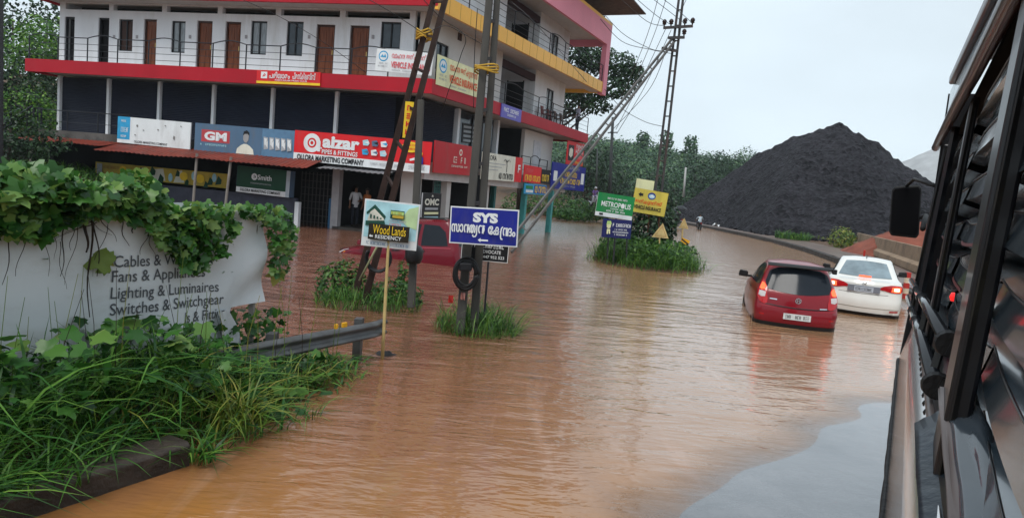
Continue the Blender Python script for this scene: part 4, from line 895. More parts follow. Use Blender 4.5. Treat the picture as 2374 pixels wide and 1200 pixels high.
S.poly([(.13, .30), (.20, .22), (.28, .30), (.27, .46), (.21, .52), (.14, .46)], s_paley); S.poly([(.12, .30), (.14, .12), (.26, .10), (.30, .27)], s_lime); S.poly([(.15, .54), (.26, .54), (.27, .80), (.23, .80), (.21, .62), (.19, .82), (.15, .80)], s_paley)
root = empty('navy_sign', PZ(1410, 595, -.3), 'small navy board with white letters and a pale figure, just below the bright green board', 'sign')
S.build('panel', parent=root); mb = MB()
for x0, x1 in ((1408, 1412), (1452, 1455)): mb.tube([PY(x0, 600, 22.75), PY(x1, 515, 22.8)], .025, s_steel, 8)
mb.build('post', root)
# yellow vehicle insurance board, blank cream board behind
S = px_sign([(1471, 434), (1554, 449), (1536, 502), (1465, 490)], 24.2, .3, thick=.02, bgm=M('sign_faded_yellow', (.60, .48, .08), rough=.55, var=.12, stain=(.16, .13, .10), stain_amt=.32, stretch=(1, 1, .3)))
S.disc(.52, .24, .12, s_blue, ry=.15); S.disc(.52, .25, .09, s_lblue, ry=.09); S.poly([(.46, .28), (.52, .16), (.60, .28)], s_white); S.poly([(.12, .24), (.19, .14), (.19, .19), (.26, .19), (.26, .29), (.19, .29), (.19, .34)], s_black); S.text('ഇൻഷുറൻസ്', .06, .42, .86, .64, s_orng, .03); S.text('VEHICLE INSURANCE', .05, .68, .86, .84, s_black, .03)
root = empty('yellow_sign', PZ(1495, 585, -.2), 'tilted yellow vehicle insurance board with an arrow and orange letters on the grassy traffic island', 'sign')
S.build('panel', parent=root); mb = MB()
for x0, x1 in ((1500, 1506), (1525, 1530)): mb.tube([PY(x0, 570, 24.6), PY(x1, 470, 24.6)], .035, M('rusty_post', (.14, .06, .035), rough=.7, var=.3), 8)
mb.build('post', root)
S = px_sign([(1476, 414), (1516, 419), (1515, 448), (1473, 440)], 24.6, .2, thick=.02, bgm=s_paley)
root = empty('blank_sign', PZ(1495, 580, -.2), 'blank cream board sticking up behind the yellow insurance board', 'sign')
S.build('panel', parent=root); mb = MB(); mb.tube([PY(1492, 560, 24.9), PY(1497, 430, 24.9)], .03, s_steel, 8); mb.build('post', root)
# triangular warning boards and the striped marker
s_tri = M('sign_faded_cream_yellow', (.60, .45, .20), rough=.6, var=.25, scale=3, stain=(.30, .20, .08), stain_amt=.6)
def triangle(px, Y, name, label, post):
    p = [PY(x, y, Y) for x, y in px]; n = np.cross(p[1] - p[0], p[2] - p[0]); n = n / np.linalg.norm(n); n = n if n[1] < 0 else -n
    root = empty(name, PY(post[0], post[1], Y), label, 'sign'); mb = MB(); mb.extrude(p, -n * .02, s_tri)
    c = sum(p) / 3; inn = [c + (q - c) * .62 + n * .004 for q in p]; out = [c + (q - c) * .70 + n * .004 for q in p]
    for i in range(3): mb.add([out[i], out[(i + 1) % 3], inn[(i + 1) % 3], inn[i]], [(0, 1, 2, 3)], M('sign_faded_rust', (.42, .20, .06), rough=.6))
    mb.build('panel', root, recalc=False); mb = MB(); mb.tube([PY(post[0], post[1], Y + .04), PY((px[1][0] + px[2][0]) / 2, px[1][1] - 20, Y + .04)], .03, s_bamb if name == 'warning_sign' else s_steel, 8); mb.build('post', root)
triangle([(1537, 517), (1511, 549), (1550, 553)], 23.5, 'warning_sign', 'larger faded cream triangle board leaning in the island grass', (1527, 585))
triangle([(1587, 505), (1573, 528), (1596, 531)], 27.0, 'warning_sign', 'small cream triangle board on a wire post behind the striped marker', (1580, 565))
S = px_sign([(1579, 549), (1597, 557), (1594, 578), (1576, 570)], 25.0, 0, thick=.02, bgm=M('marker_yellow', (.75, .36, .02), rough=.5))
for k in range(3): S.poly([(0, .10 + k * .34), (1, .36 + k * .34 if k < 2 else .98), (1, .52 + k * .34 if k < 2 else 1.0), (0, .28 + k * .34)], s_black)
root = empty('hazard_marker', PY(1585, 595, 25), 'yellow and black striped hazard marker in the right end of the island grass', 'hazard marker')
S.build('panel', parent=root); mb = MB(); mb.tube([PY(1584, 598, 25.05), PY(1587, 562, 25.05)], .03, s_steel, 8); mb.build('post', root)
# yellow strip sign tied on the leaning poles
S = px_sign([(941, 236), (960, 236), (952, 322), (932, 318)], 11.75, 0, thick=.012, bgm=s_yel)
for k in range(4): S.greek(1, .22, .10 + k * .22, .78, .25 + k * .22, s_red)
S.build('strip_sign', 'narrow upright yellow strip sign tied between the leaning rusty poles', 'sign')
# ------------------------------------------------------------------ poles and wires
m_rust = M('rusty_rail_steel', (.026, .013, .010), rough=.65, var=.4, scale=4, stain=(.06, .025, .012), stain_amt=.5)
m_pconc = M('grey_pole_concrete', (.070, .066, .060), rough=.8, var=.25, scale=3, stain=(.05, .048, .045), stain_amt=.8, stretch=(2, 2, .4), bump=.2)
m_galv = M('weathered_lattice_steel', (.115, .112, .108), rough=.6, var=.3, scale=3, stain=(.10, .05, .03), stain_amt=.5)
m_dsteel = M('dark_lattice_steel', (.05, .048, .05), rough=.5, var=.3, scale=2, stain=(.14, .055, .03), stain_amt=.6)
m_cable = M('black_cable', (.012, .012, .013), rough=.45); m_rope = M('yellow_rope', (.50, .30, .04), rough=.8)
m_ins = M('brown_insulator', (.035, .02, .018), rough=.25)
YA = 11.6
root = empty('leaning_pole', PZ(838, 705, -.3), 'rusty ladder-like pair of leaning steel poles rising past the corner of the building', 'pole')
mb = MB(); a0, a1 = PY(826, 670, YA + .35), PY(1016, -40, YA + .35); b0, b1 = PY(839, 722, YA), PY(1043, -40, YA)
mb.bar(a0, a1, .105, .08, m_rust, w1=.085); mb.build('leg', root)
mb = MB(); mb.bar(b0, b1, .105, .08, m_rust, w1=.085); mb.build('leg', root)
mb = MB()
for t in (.12, .30, .385, .50, .62, .735, .84, .945): mb.bar(a0 + (a1 - a0) * (t - .005), b0 + (b1 - b0) * t, .05, .04, m_rust)
mb.build('rungs', root)
mb = MB(); c = a0 + (a1 - a0) * .835
for k in range(5): mb.tube([c + np.array([math.cos(q) * .13, math.sin(q) * .13, (k - 2) * .03 + .03 * math.sin(3 * q + k)]) for q in np.linspace(0, 6.3, 14)], .016, m_rope, 6)
tag(mb.build('rope_tie', smooth=True), 'yellow rope knotted round the upper part of the leaning rusty poles', 'rope')
root = empty('concrete_pole', PZ(953, 705, -.3), 'short dark concrete pole standing just right of the leaning rusty pair', 'pole')
mb = MB(); p0, p1 = PY(953, 712, YA - .1), PY(976, 232, YA - .1); mb.bar(p0, p1, .125, .13, m_pconc, w1=.10, h1=.11); mb.build('pole', root, bevel=.012)
mb = MB(); q = PY(960, 590, YA - .25); mb.lathe(q - np.array([0, 0, .16]), (0, 0, 1), [(0, .02), (.02, .11), (.10, .145), (.24, .15), (.30, .11), (.34, .02)], M('black_plastic_wrap', (.015, .015, .017), rough=.35, bump=.4), 18); mb.build('wrap', root, smooth=True)
# concrete pair with the blue board
YC = 10.15
root = empty('twin_pole', PZ(1085, 765, -.2), 'pair of tall grey concrete poles side by side behind the navy arrow board', 'pole')
mb = MB(); c0, c1 = PY(1066, 772, YC), PY(1137, -30, YC); mb.bar(c0, c1, .135, .14, m_pconc, w1=.10, h1=.11); mb.build('pole', root, bevel=.015)
mb = MB(); d0, d1 = PY(1098, 768, YC + .12), PY(1155, -30, YC + .12); mb.bar(d0, d1, .125, .14, m_pconc, w1=.085, h1=.10); mb.build('pole', root, bevel=.015)
for t in (.385, .50, .655, .80, .905): mb = MB(); mb.bar(c0 + (c1 - c0) * t, d0 + (d1 - d0) * t, .06, .05, m_dsteel); mb.build('cross_tie', root)
mb = MB(); q = c0 + (c1 - c0) * .775
for k in range(4): mb.tube([q + np.array([.05 + math.cos(t) * .17, math.sin(t) * .16, (k - 2) * .025 + .02 * math.sin(2 * t + k)]) for t in np.linspace(0, 6.3, 14)], .012, m_rope, 6)
tag(mb.build('rope_tie', smooth=True), 'yellow rope wrapped round the tops of the grey concrete pair', 'rope')
# coil of black cable and a torn packet on the concrete pair
root = empty('cable_coil', PY(1080, 690, YC - .2), 'thick coil of black cable hung low on the concrete poles', 'cable coil')
mb = MB(); cc = PY(1081, 634, YC - .17); ii = CR * .9; kk = np.array([0, 0, 1.])
for k in range(9):
    r0 = .135 + .016 * (k % 4); ph = k * .7; mb.tube([cc + np.array([math.cos(t) * r0, -.02 - .012 * (k % 3), math.sin(t) * r0 * 1.28 + .01 * math.sin(t * 2 + ph)]) for t in np.linspace(0, 2 * math.pi, 25)], .016, m_cable, 7)
mb.build('loops', root, smooth=True)
mb = MB(); mb.box(-.09, .09, -.06, .05, -.06, .06, M('black_box_plastic', (.012, .012, .015), rough=.3), lambda x, y, z: tuple(PY(1080, 618, YC - .22) + np.array([x, y, z + x * .08]))); mb.build('joint_box', root, bevel=.02)
mb = MB(); q = PY(1073, 686, YC - .14)
mb.grid([[q + np.array([(i - 2) * .016, -.02 * math.sin(i * 2 + j), (j - 2) * .026 + .01 * math.sin(i * 3)]) for i in range(5)] for j in range(5)], M('faded_red_packet', (.45, .20, .17), rough=.5, var=.5, scale=14))
tag(mb.build('torn_packet', recalc=False), 'torn red and white packet stuck to the foot of the concrete poles', 'litter')
mb = MB(); q = PY(1045, 693, YC - .1); mb.grid([[q + np.array([(i - 2) * .018, .012 * math.sin(i + j), (j - 2) * .028]) for i in range(5)] for j in range(5)], M('red_rag', (.35, .02, .015), rough=.7)); tag(mb.build('red_rag', recalc=False), 'small red rag caught in the grass left of the concrete poles', 'litter')
# loop of hose hanging on the leaning pole, and a pale stick
mb = MB(); q = PY(878, 598, YA - .12)
for k in range(3): mb.tube([q + np.array([math.cos(t) * (.19 + .012 * k), -.02 * k, math.sin(t) * (.21 + .01 * k)]) for t in np.linspace(2.6, 7.2, 20)], .019, m_cable, 7)
tag(mb.build('hose_loop', smooth=True), 'loop of black hose hanging at the foot of the leaning poles', 'hose')
mb = MB(); mb.tube([PY(833, 650, YA - .2), PY(880, 560, YA - .2)], .018, M('mossy_stick', (.22, .22, .12), rough=.8)); tag(mb.build('stick', smooth=True), 'pale mossy stick leaning across the foot of the rusty poles', 'stick')
# lattice pole with cross arms on the island, and its long stay
YD = 25.2
def lattice(mb, p0, p1, w0, w1, n, mat, side, th=.07):
    p0, p1, side = v3(p0), v3(p1), v3(side); L0, R0_, L1, R1 = p0 - side * w0 / 2, p0 + side * w0 / 2, p1 - side * w1 / 2, p1 + side * w1 / 2
    mb.bar(L0, L1, th, th * 1.4, mat); mb.bar(R0_, R1, th, th * 1.4, mat)
    for k in range(n):
        t = (k + .5) / n; mb.bar(L0 + (L1 - L0) * t, R0_ + (R1 - R0_) * t, th * .8, th * .6, mat)
root = empty('lattice_pole', PY(1512, 590, YD), 'tall dark lattice steel utility pole with cross arms on the grassy traffic island', 'utility pole')
mb = MB(); lattice(mb, PY(1509, 592, YD), PY(1582, -30, YD), .27, .14, 18, m_dsteel, CR, .07); mb.build('lattice', root)
def arm(x0, y0, x1, y1, Y, ins):
    mb = MB(); a, b = PY(x0, y0, Y), PY(x1, y1, Y); mb.bar(a, b, .07, .09, m_dsteel); o = mb.build('cross_arm', root)
    for t in ins:
        mb = MB(); q = a + (b - a) * t; mb.lathe(q + np.array([0, 0, .04]), (0, 0, 1), [(0, .02), (.06, .03), (.08, .075), (.13, .06), (.15, .085), (.21, .07), (.25, .03), (.26, .0)], m_ins, 10); mb.build('insulator', o, smooth=True)
arm(1538, 65, 1606, 61, YD - .12, (.02, .25, .72, .98)); arm(1549, 88, 1587, 87, YD - .14, (.95,)); arm(1534, 112, 1572, 119, YD - .13, ())
root = empty('stay_pole', PY(1185, 566, 18.2), 'long grey lattice stay leaning from the flood up to the top of the island pole', 'utility pole')
mb = MB(); s0, s1 = PY(1178, 578, 18.2), PY(1562, 92, YD - .05); sd_ = np.cross((s1 - s0) / np.linalg.norm(s1 - s0), np.array([0, 1., 0])); sd_ = sd_ / np.linalg.norm(sd_)
lattice(mb, s0, s1, .23, .12, 20, m_galv, sd_, .052); mb.build('lattice', root)
# more distant poles
def simple_pole(x0, y0, x1, y1, Y, r, mat, label, arms=()):
    p, q = PY(x0, y0, Y), PY(x1, y1, Y); p = p + (p - q) * .08; root = empty('utility_pole', p, label, 'utility pole'); mb = MB(); mb.tube([p, q], [r, r * .75], mat, 8); mb.build('pole', root, smooth=True)
    for x, y, xx, yy in arms: mb = MB(); mb.bar(PY(x, y, Y - .1), PY(xx, yy, Y - .1), .09, .09, mat); mb.build('cross_arm', root)
m_far = M('far_pole_steel', (.045, .05, .052), rough=.7); m_farw = M('far_pole_pale', (.38, .38, .37), rough=.7)
simple_pole(1412, 470, 1421, 272, 62, .16, m_far, 'thin dark pole with small arms in front of the wooded hill, right of the building', ((1409, 308, 1432, 307), (1420, 285, 1433, 268)))
simple_pole(1585, 452, 1590, 388, 88, .16, m_farw, 'short pale pole beyond the left foot of the coal pile', ())
simple_pole(1382, 452, 1385, 345, 70, .10, m_far, 'slim pole among the roadside trees beside the building')
p, q = PY(-10, 420, 16), PY(-6, -30, 16); mb = MB(); mb.tube([p - np.array([0, 0, 1.2]), p, q], [.16, .15, .12], M('near_pole_dark', (.02, .02, .022), rough=.7), 10)
root = empty('utility_pole', p - np.array([0, 0, 1.2]), 'dark pole cut by the left edge of the photo', 'utility pole'); mb.build('pole', root, smooth=True)
# wires: each runs from one post or bracket to another
wires = [
 ([(1420, -20, 20), (1500, 50, 23), (1541, 60, 25)], 'wire from the top edge down to the left end of the upper cross arm'),
 ([(1455, -20, 20), (1520, 35, 23), (1556, 58, 25)], 'wire from the top edge to the second insulator of the upper cross arm'),
 ([(1490, -20, 20), (1545, 22, 23), (1588, 55, 25)], 'wire from the top edge to the third insulator of the upper cross arm'),
 ([(1510, -20, 21), (1560, 15, 23), (1604, 53, 25)], 'wire from the top edge to the right end of the upper cross arm'),
 ([(1391, 22, 40), (1440, 75, 32), (1505, 112, 26), (1537, 118, 25)], 'upper slack wire from the roof corner to the head of the long stay'),
 ([(1392, 45, 40), (1440, 95, 32), (1512, 116, 26), (1560, 125, 25)], 'lower slack wire from the roof corner to the island pole'),
 ([(1543, 68, 25), (1480, 200, 45), (1428, 300, 62)], 'thin wire from the upper cross arm back to the far dark pole'),
 ([(1556, 70, 25), (1490, 210, 45), (1430, 310, 62)], 'second thin wire from the upper cross arm back to the far dark pole'),
 ([(1553, 92, 25), (1500, 215, 45), (1412, 309, 62)], 'thin wire from the lower cross arm back to the far dark pole'),
 ([(1530, -20, 12), (1490, 110, 20), (1440, 230, 40)], 'steep thin wire crossing the sky left of the island pole'),
 ([(1550, -20, 12), (1505, 110, 20), (1460, 215, 40)], 'steep thin wire just right of its twin in the open sky'),
 ([(1600, -20, 14), (1575, 45, 20), (1571, 120, 25)], 'wire dropping from the top edge close beside the island pole'),
 ([(1535, 293, 25), (1490, 280, 32), (1440, 250, 42), (1396, 200, 43)], 'sagging wire from the balcony end to the island pole'),
 ([(810, -25, 10), (900, 25, 11), (985, 80, 11.5)], 'black wire running to the rope knot on the leaning poles'),
 ([(985, 82, 11.5), (1030, 60, 11), (1077, 80, 10.6), (1130, 110, 10.2)], 'slack wire between the rope knots of the two pairs of poles'),
 ([(960, -25, 10), (1020, 40, 11), (1077, 82, 10.6), (1068, 130, 10.7), (1040, 210, 11), (1020, 272, 11.2)], 'black cable hanging down in front of the yellow band to a frayed end'),
 ([(500, -25, 14), (640, 35, 17), (760, 105, 21), (850, 170, 24.5)], 'thin wire crossing the white upper wall of the building'),
 ([(1180, 0, 11), (1260, 75, 20), (1360, 190, 40)], 'pale wire following the yellow band to its far end'),
 ([(1107, 20, 10.3), (1100, 130, 10.3), (1098, 250, 10.2)], 'thin dropper wire hanging beside the concrete pair'),
]
mbk = {}
for pts, lab in wires:
    P = [PY(*q) for q in pts]; V = []
    n = len(P)
    for i in range(n - 1):   # smooth through the points
        a, b, c_, d = P[max(i - 1, 0)], P[i], P[i + 1], P[min(i + 2, n - 1)]
        for t in np.linspace(0, 1, 7)[:-1]:
            V.append(.5 * ((2 * b) + (-a + c_) * t + (2 * a - 5 * b + 4 * c_ - d) * t * t + (-a + 3 * b - 3 * c_ + d) * t ** 3))
    V.append(P[-1]); rr = [max(.006, .00042 * v[1]) for v in V]
    mb = MB(); mb.tube(V, rr, m_cable, 5); tag(mb.build('power_cable', smooth=True), lab, 'cable', 'overhead wires')
# ------------------------------------------------------------------ cars
m_tyre = M('tyre_rubber', (.012, .012, .012), rough=.8); m_rim = M('alloy_rim', (.35, .35, .36), rough=.35, metal=.8); m_trim = M('black_car_plastic', (.012, .012, .013), rough=.45)
def car_glass(name, c): return M(name, c, rough=.12, var=.15, scale=1.5, coat=.0, spec=.2)
m_cg = car_glass('dark_car_glass', (.012, .016, .022)); m_plate = M('number_plate_white', (.62, .63, .62), rough=.5); m_pl_dk = M('plate_characters', (.03, .03, .035), rough=.5)
m_tail = M('tail_lamp_red', (.42, .008, .012), rough=.15, coat=.6); m_lit = M('tail_lamp_lit', (1.0, .10, .035), rough=.3, emit=1.2); m_litc = M('tail_lamp_core', (1.0, .62, .40), rough=.3, emit=4.0); m_clear = M('clear_lamp', (.55, .50, .50), rough=.12, coat=.5); m_chrome = M('chrome_badge', (.6, .6, .62), rough=.18, metal=1)
class Car:
    # a closed skin of horizontal rings: local x runs forwards from the rear bumper, y to the left, z up
    def __init__(s, name, label, loc, head, levels, paint, sink=0.0, pitch=0.0, roll=0.0, group=None, cat='car'):
        s.root = empty(name, (loc[0], loc[1], loc[2]), label, cat, group); s.h = v3((head[0], head[1], 0)); s.h /= np.linalg.norm(s.h); s.l = np.array([-s.h[1], s.h[0], 0])
        up = np.array([0, 0, 1.]); s.f = s.h * math.cos(pitch) + up * math.sin(pitch); s.up = up * math.cos(pitch) - s.h * math.sin(pitch)
        s.l = s.l * math.cos(roll) + s.up * math.sin(roll); s.up = np.cross(s.f, s.l)
        s.loc = v3(loc) - s.up * sink; s.lv = sorted(levels, key=lambda q: q[0]); s.paint = paint; s.xf = lambda x, y, z: s.loc + s.f * x + s.l * y + s.up * z
        s.N = 25
    def half(s, z):
        zs = [q[0] for q in s.lv]; g = [float(np.interp(z, zs, [q[i] for q in s.lv])) for i in range(1, 8)]; xr, xf, w, rr, rf, br, bf = g; P = []
        w2 = w * .965
        for q in (0, .2, .4, .6, .8, 1): P.append((xr + br * q * q, q * (w2 - rr)))
        for g_ in (25, 50, 72): P.append((xr + br + rr * (1 - math.cos(rad(g_))), w2 - rr + rr * math.sin(rad(g_))))
        x0, x1 = xr + br + rr, xf - bf - rf
        for t in np.linspace(0, 1, 9): P.append((x0 + (x1 - x0) * t, w * (1 - .035 * (2 * t - 1) ** 2)))
        for g_ in (25, 50, 72): P.append((x1 + rf * math.sin(rad(g_)), w2 - rf + rf * math.cos(rad(g_))))
        for q in (1, .75, .5, .25): P.append((xf - bf * q * q, q * (w2 - rf)))
        P.append((xf, 0.0)); return P       # 0..5 rear, 6..8 corner, 9..17 side, 18..20 corner, 21..25 front
    def pt(s, z, j, side=1):
        H = s.half(z); j = min(max(j, 0), len(H) - 1); i = int(j); k = min(i + 1, len(H) - 1); t = j - i
        return np.array([H[i][0] + (H[k][0] - H[i][0]) * t, side * (H[i][1] + (H[k][1] - H[i][1]) * t), z])
    def body(s, ztop):
        mb = MB(); rings = []
        for q in s.lv:
            H = s.half(q[0]); full = H + [(x, -y) for x, y in H[-2:0:-1]]; rings.append([s.xf(x, y, q[0]) for x, y in full])
        mb.grid(rings, s.paint, wrap=True)
        H = s.half(s.lv[-1][0]); c = sum(p[0] for p in H) / len(H); full = H + [(x, -y) for x, y in H[-2:0:-1]]; n = len(full)
        mb.add([s.xf(x, y, s.lv[-1][0]) for x, y in full] + [s.xf(c + (x - c) * .5, y * .5, ztop) for x, y in full], [(i, (i + 1) % n, n + (i + 1) % n, n + i) for i in range(n)] , s.paint)
        mb.add([s.xf(c + (x - c) * .5, y * .5, ztop) for x, y in full], [tuple(range(n))], s.paint)
        H = s.half(s.lv[0][0]); full = H + [(x, -y) for x, y in H[-2:0:-1]]; mb.add([s.xf(x, y, s.lv[0][0]) for x, y in full], [tuple(range(n - 1, -1, -1))], m_trim)
        o = mb.build('body', s.root, smooth=True)
        bm = bmesh.new(); bm.from_mesh(o.data); bmesh.ops.remove_doubles(bm, verts=bm.verts, dist=1e-4); bmesh.ops.recalc_face_normals(bm, faces=bm.faces)
        bm.to_mesh(o.data); bm.free(); o.data.polygons.foreach_set('use_smooth', [True] * len(o.data.polygons)); o.data.set_sharp_from_angle(angle=rad(24)); s.b = o; return o
    def patch(s, name, cols, mat, off=.006, sides=(1,), parent=None, nz=4, th=0.0):
        """cols: (j, z low, z high) along the skin; a panel lying off the paint by off."""
        dense = []
        for (ja, a0, a1), (jb, b0, b1) in zip(cols[:-1], cols[1:]):
            k_ = max(1, int(abs(jb - ja) / .5)) if abs(jb - ja) < 15 else 1
            dense += [(ja + (jb - ja) * t / k_, a0 + (b0 - a0) * t / k_, a1 + (b1 - a1) * t / k_) for t in range(k_)]
        cols = dense + [cols[-1]]; out_ = []
        for sd_ in sides:
            mb = MB(); G = []
            for k in range(nz + 1):
                row = []
                for j, za, zb in cols:
                    z = za + (zb - za) * k / nz; sg = sd_
                    if j < 0: jj, sg = -j, -sd_
                    else: jj = j
                    p = s.pt(z, jj, sg); e = 0.03
                    a, b_ = s.pt(z, min(jj + .25, 25), sg), s.pt(z, max(jj - .25, 0), sg); 
                    if jj < .2: a, b_ = s.pt(z, .3, sg), s.pt(z, .3, -sg)
                    t1 = a - b_; t2 = s.pt(z + e, jj, sg) - s.pt(z - e, jj, sg); nn = np.cross(t1, t2); nn = nn / (np.linalg.norm(nn) + 1e-9)
                    ctr = np.array([1.8, 0, z]); nn = nn if nn @ (p - ctr) > 0 else -nn
                    row.append(s.xf(*(p + nn * off)))
                G.append(row)
            mb.grid(G, mat); o = mb.build(name, parent or s.root, smooth=True); 
            if th: q = o.modifiers.new('thick', 'SOLIDIFY'); q.thickness = th; q.offset = 0
            out_.append(o)
        return out_
    def boxp(s, name, x0, x1, y0, y1, z0, z1, mat, parent=None, bevel=.01):
        mb = MB(); mb.box(x0, x1, y0, y1, z0, z1, mat, s.xf); return mb.build(name, parent or s.root, bevel=bevel)
    def wheel(s, x, y, r, w=.18):
        sg = 1 if y > 0 else -1; c = s.xf(x, y, r); ax = s.l * sg; mb = MB()
        mb.lathe(c, ax, [(-w, r * .62), (-w, r * .95), (-w * .8, r), (-.03, r), (0, r * .95), (.0, r * .64), (-.02, r * .62)], m_tyre, 24); o = mb.build('wheel', s.root, smooth=True)
        mb = MB(); mb.lathe(c, ax, [(-.025, r * .63), (-.015, r * .55), (-.04, r * .5), (-.045, r * .18), (-.01, r * .12), (-.01, .0)], m_rim, 20); mb.build('rim', o, smooth=True)
    def mirror(s, x, y, z, mat):
        sg = 1 if y > 0 else -1; mb = MB(); 
        mb.hexa([s.xf(x, y - sg * .02, z - .03), s.xf(x + .13, y - sg * .02, z - .03), s.xf(x + .11, y + sg * .19, z - .01), s.xf(x, y + sg * .19, z - .02), s.xf(x, y - sg * .01, z + .11), s.xf(x + .12, y - sg * .01, z + .10), s.xf(x + .09, y + sg * .17, z + .12), s.xf(x, y + sg * .17, z + .13)], mat)
        mb.bar(s.xf(x + .05, y - sg * .12, z), s.xf(x + .05, y, z), .05, .05, m_trim); return mb.build('mirror', s.root, bevel=.025)
    def plate(s, x, y, z, w, h, txt, bgm, fgm):
        o = Sign(s.xf(x, y + w / 2, z + h / 2), s.xf(x, y - w / 2, z + h / 2), s.xf(x, y - w / 2, z - h / 2), s.xf(x, y + w / 2, z - h / 2), thick=.012, bgm=bgm)
        o.greek(len(txt), .06, .2, .94, .8, fgm); return o.build('number_plate', parent=s.root)
# --- red hatchback in the middle of the flood
m_redcar = M('deep_red_car_paint', (.20, .002, .009), rough=.28, var=.05, coat=.4, scale=2)
p = PZ(1845, 763, 0); q = np.array([p[0], p[1]]); hd = np.array([.25, 1.0])
c1 = Car('red_hatchback', 'deep red hatchback wading axle deep away from the camera, its brake lamps on', (p[0], p[1] + .02, 0), hd, [
 (.17, .16, 3.34, .70, .16, .3, .05, .25), (.24, .05, 3.44, .755, .20, .35, .09, .25), (.36, .01, 3.50, .785, .22, .38, .10, .26), (.52, .00, 3.50, .80, .22, .38, .10, .26), (.62, .02, 3.48, .80, .22, .38, .10, .26), (.66, .07, 3.46, .795, .20, .38, .09, .26),
 (.74, .08, 3.42, .79, .20, .38, .09, .26), (.84, .10, 3.32, .785, .20, .36, .09, .26), (.92, .13, 3.05, .77, .20, .32, .09, .3), (.98, .17, 2.72, .75, .20, .3, .09, .3), (1.10, .24, 2.50, .70, .19, .25, .08, .25), (1.25, .33, 2.22, .645, .18, .2, .08, .2), (1.38, .42, 1.92, .58, .18, .2, .08, .2), (1.45, .50, 1.74, .53, .18, .2, .08, .2)], m_redcar, sink=.25)
c1.body(1.50)
c1.patch('rear_window', [(-6.6, .96, 1.30), (-5, .95, 1.375), (-3, .92, 1.385), (-1.5, .905, 1.39), (0, .90, 1.39), (1.5, .905, 1.39), (3, .92, 1.385), (5, .95, 1.375), (6.6, .96, 1.30)], m_cg, .006, nz=6)
sp = MB(); sp.grid([[c1.xf(.37 + .035 * (abs(y) / .55) ** 2, y, 1.40), c1.xf(.28 + .05 * (abs(y) / .55) ** 2, y, 1.405), c1.xf(.30 + .05 * (abs(y) / .55) ** 2, y, 1.435), c1.xf(.46, y, 1.466)] for y in np.linspace(-.60, .60, 11)], m_trim); sp.build('spoiler', c1.root, smooth=True)
c1.boxp('spoiler_end', .26, .36, -.66, -.58, 1.36, 1.455, m_trim)
c1.patch('side_window', [(8.8, 1.02, 1.20), (10, 1.0, 1.36), (11.2, 1.0, 1.395), (13.0, 1.0, 1.40)], m_cg, .005, (1, -1)); c1.patch('side_window', [(13.3, 1.0, 1.40), (15, 1.0, 1.39), (16.8, 1.0, 1.32), (17.6, 1.0, 1.16)], m_cg, .005, (1, -1)); c1.patch('windscreen', [(-20.5, 1.02, 1.40), (-23, 1.0, 1.42), (25, 1.0, 1.42), (23, 1.0, 1.42), (20.5, 1.02, 1.40)], m_cg, .005)
tl = c1.patch('tail_lamp', [(4.9, .66, .76), (5.6, .66, .98), (6.6, .70, 1.09), (7.6, .80, 1.12)], m_tail, .012, (1, -1), nz=5)
for o_, sd_ in zip(tl, (1, -1)): 
    c1.patch('lit_lamp', [(5.9, .93, 1.00), (6.6, .92, 1.05), (7.2, .94, 1.06)], m_lit, .018, (sd_,), parent=o_); c1.patch('clear_lens', [(5.5, .80, .885), (6.3, .79, .90), (7.0, .82, .90)], m_clear, .018, (sd_,), parent=o_)
c1.patch('hatch_crease', [(-5.2, .655, .672), (-3, .635, .652), (0, .63, .647), (3, .635, .652), (5.2, .655, .672)], m_trim, .012, nz=1); c1.patch('bumper_lip', [(-7, .365, .375), (-4, .385, .395), (0, .39, .40), (4, .385, .395), (7, .365, .375)], m_redcar, .014, nz=1)
c1.patch('underbody_shade', [(-9, .25, .335), (-5, .25, .33), (0, .25, .335), (5, .25, .33), (9, .25, .335)], m_trim, .010, nz=2)  # black strip painted on the bumper for the shaded gap beneath the car
c1.plate(.000 - .012, 0, .48, .50, .115, 'KL 13 P 4924', m_plate, m_pl_dk)
bd = MB(); bd.lathe(c1.xf(.085, 0, .79), -c1.f, [(0, .055), (.012, .055), (.012, .042), (0.004, .042)], m_chrome, 20)
for y0, y1, z0, z1 in ((.022, .016, -.03, .03), (-.022, -.016, -.03, .03), (.02, -.02, -.004, .006)): bd.bar(c1.xf(.072, y0, .79 + z0), c1.xf(.072, y1, .79 + z1), .012, .01, m_chrome)
bd.build('badge', c1.root); c1.patch('lettering', [(3.4, .76, .785), (4.6, .765, .785)], m_chrome, .006, (1,), nz=1); c1.patch('lettering', [(3.6, .66, .685), (4.8, .665, .69)], m_chrome, .006, (-1,), nz=1); c1.patch('reflector', [(5.5, .45, .48), (6.5, .45, .48)], m_tail, .008, (-1, 1), nz=1)
c1.patch('door_gap', [(12.95, .35, 1.0), (13.05, .35, 1.0)], m_trim, .003, (1, -1), nz=3); c1.patch('door_gap', [(16.6, .35, .98), (16.68, .35, .98)], m_trim, .003, (1, -1), nz=3); c1.patch('door_handle', [(11.6, .86, .885), (12.4, .86, .885)], m_trim, .02, (1, -1), nz=1)
for x_ in (.62, 2.85):
    for sd_ in (1, -1): c1.wheel(x_, sd_ * .765, .275)
c1.mirror(2.30, .80, .98, m_trim); c1.mirror(2.30, -.80, .98, m_trim)
wp = MB(); wp.tube([c1.xf(.16, .02, .91), c1.xf(.22, -.18, .96), c1.xf(.24, -.30, .965)], .012, m_trim); wp.build('wiper', c1.root)
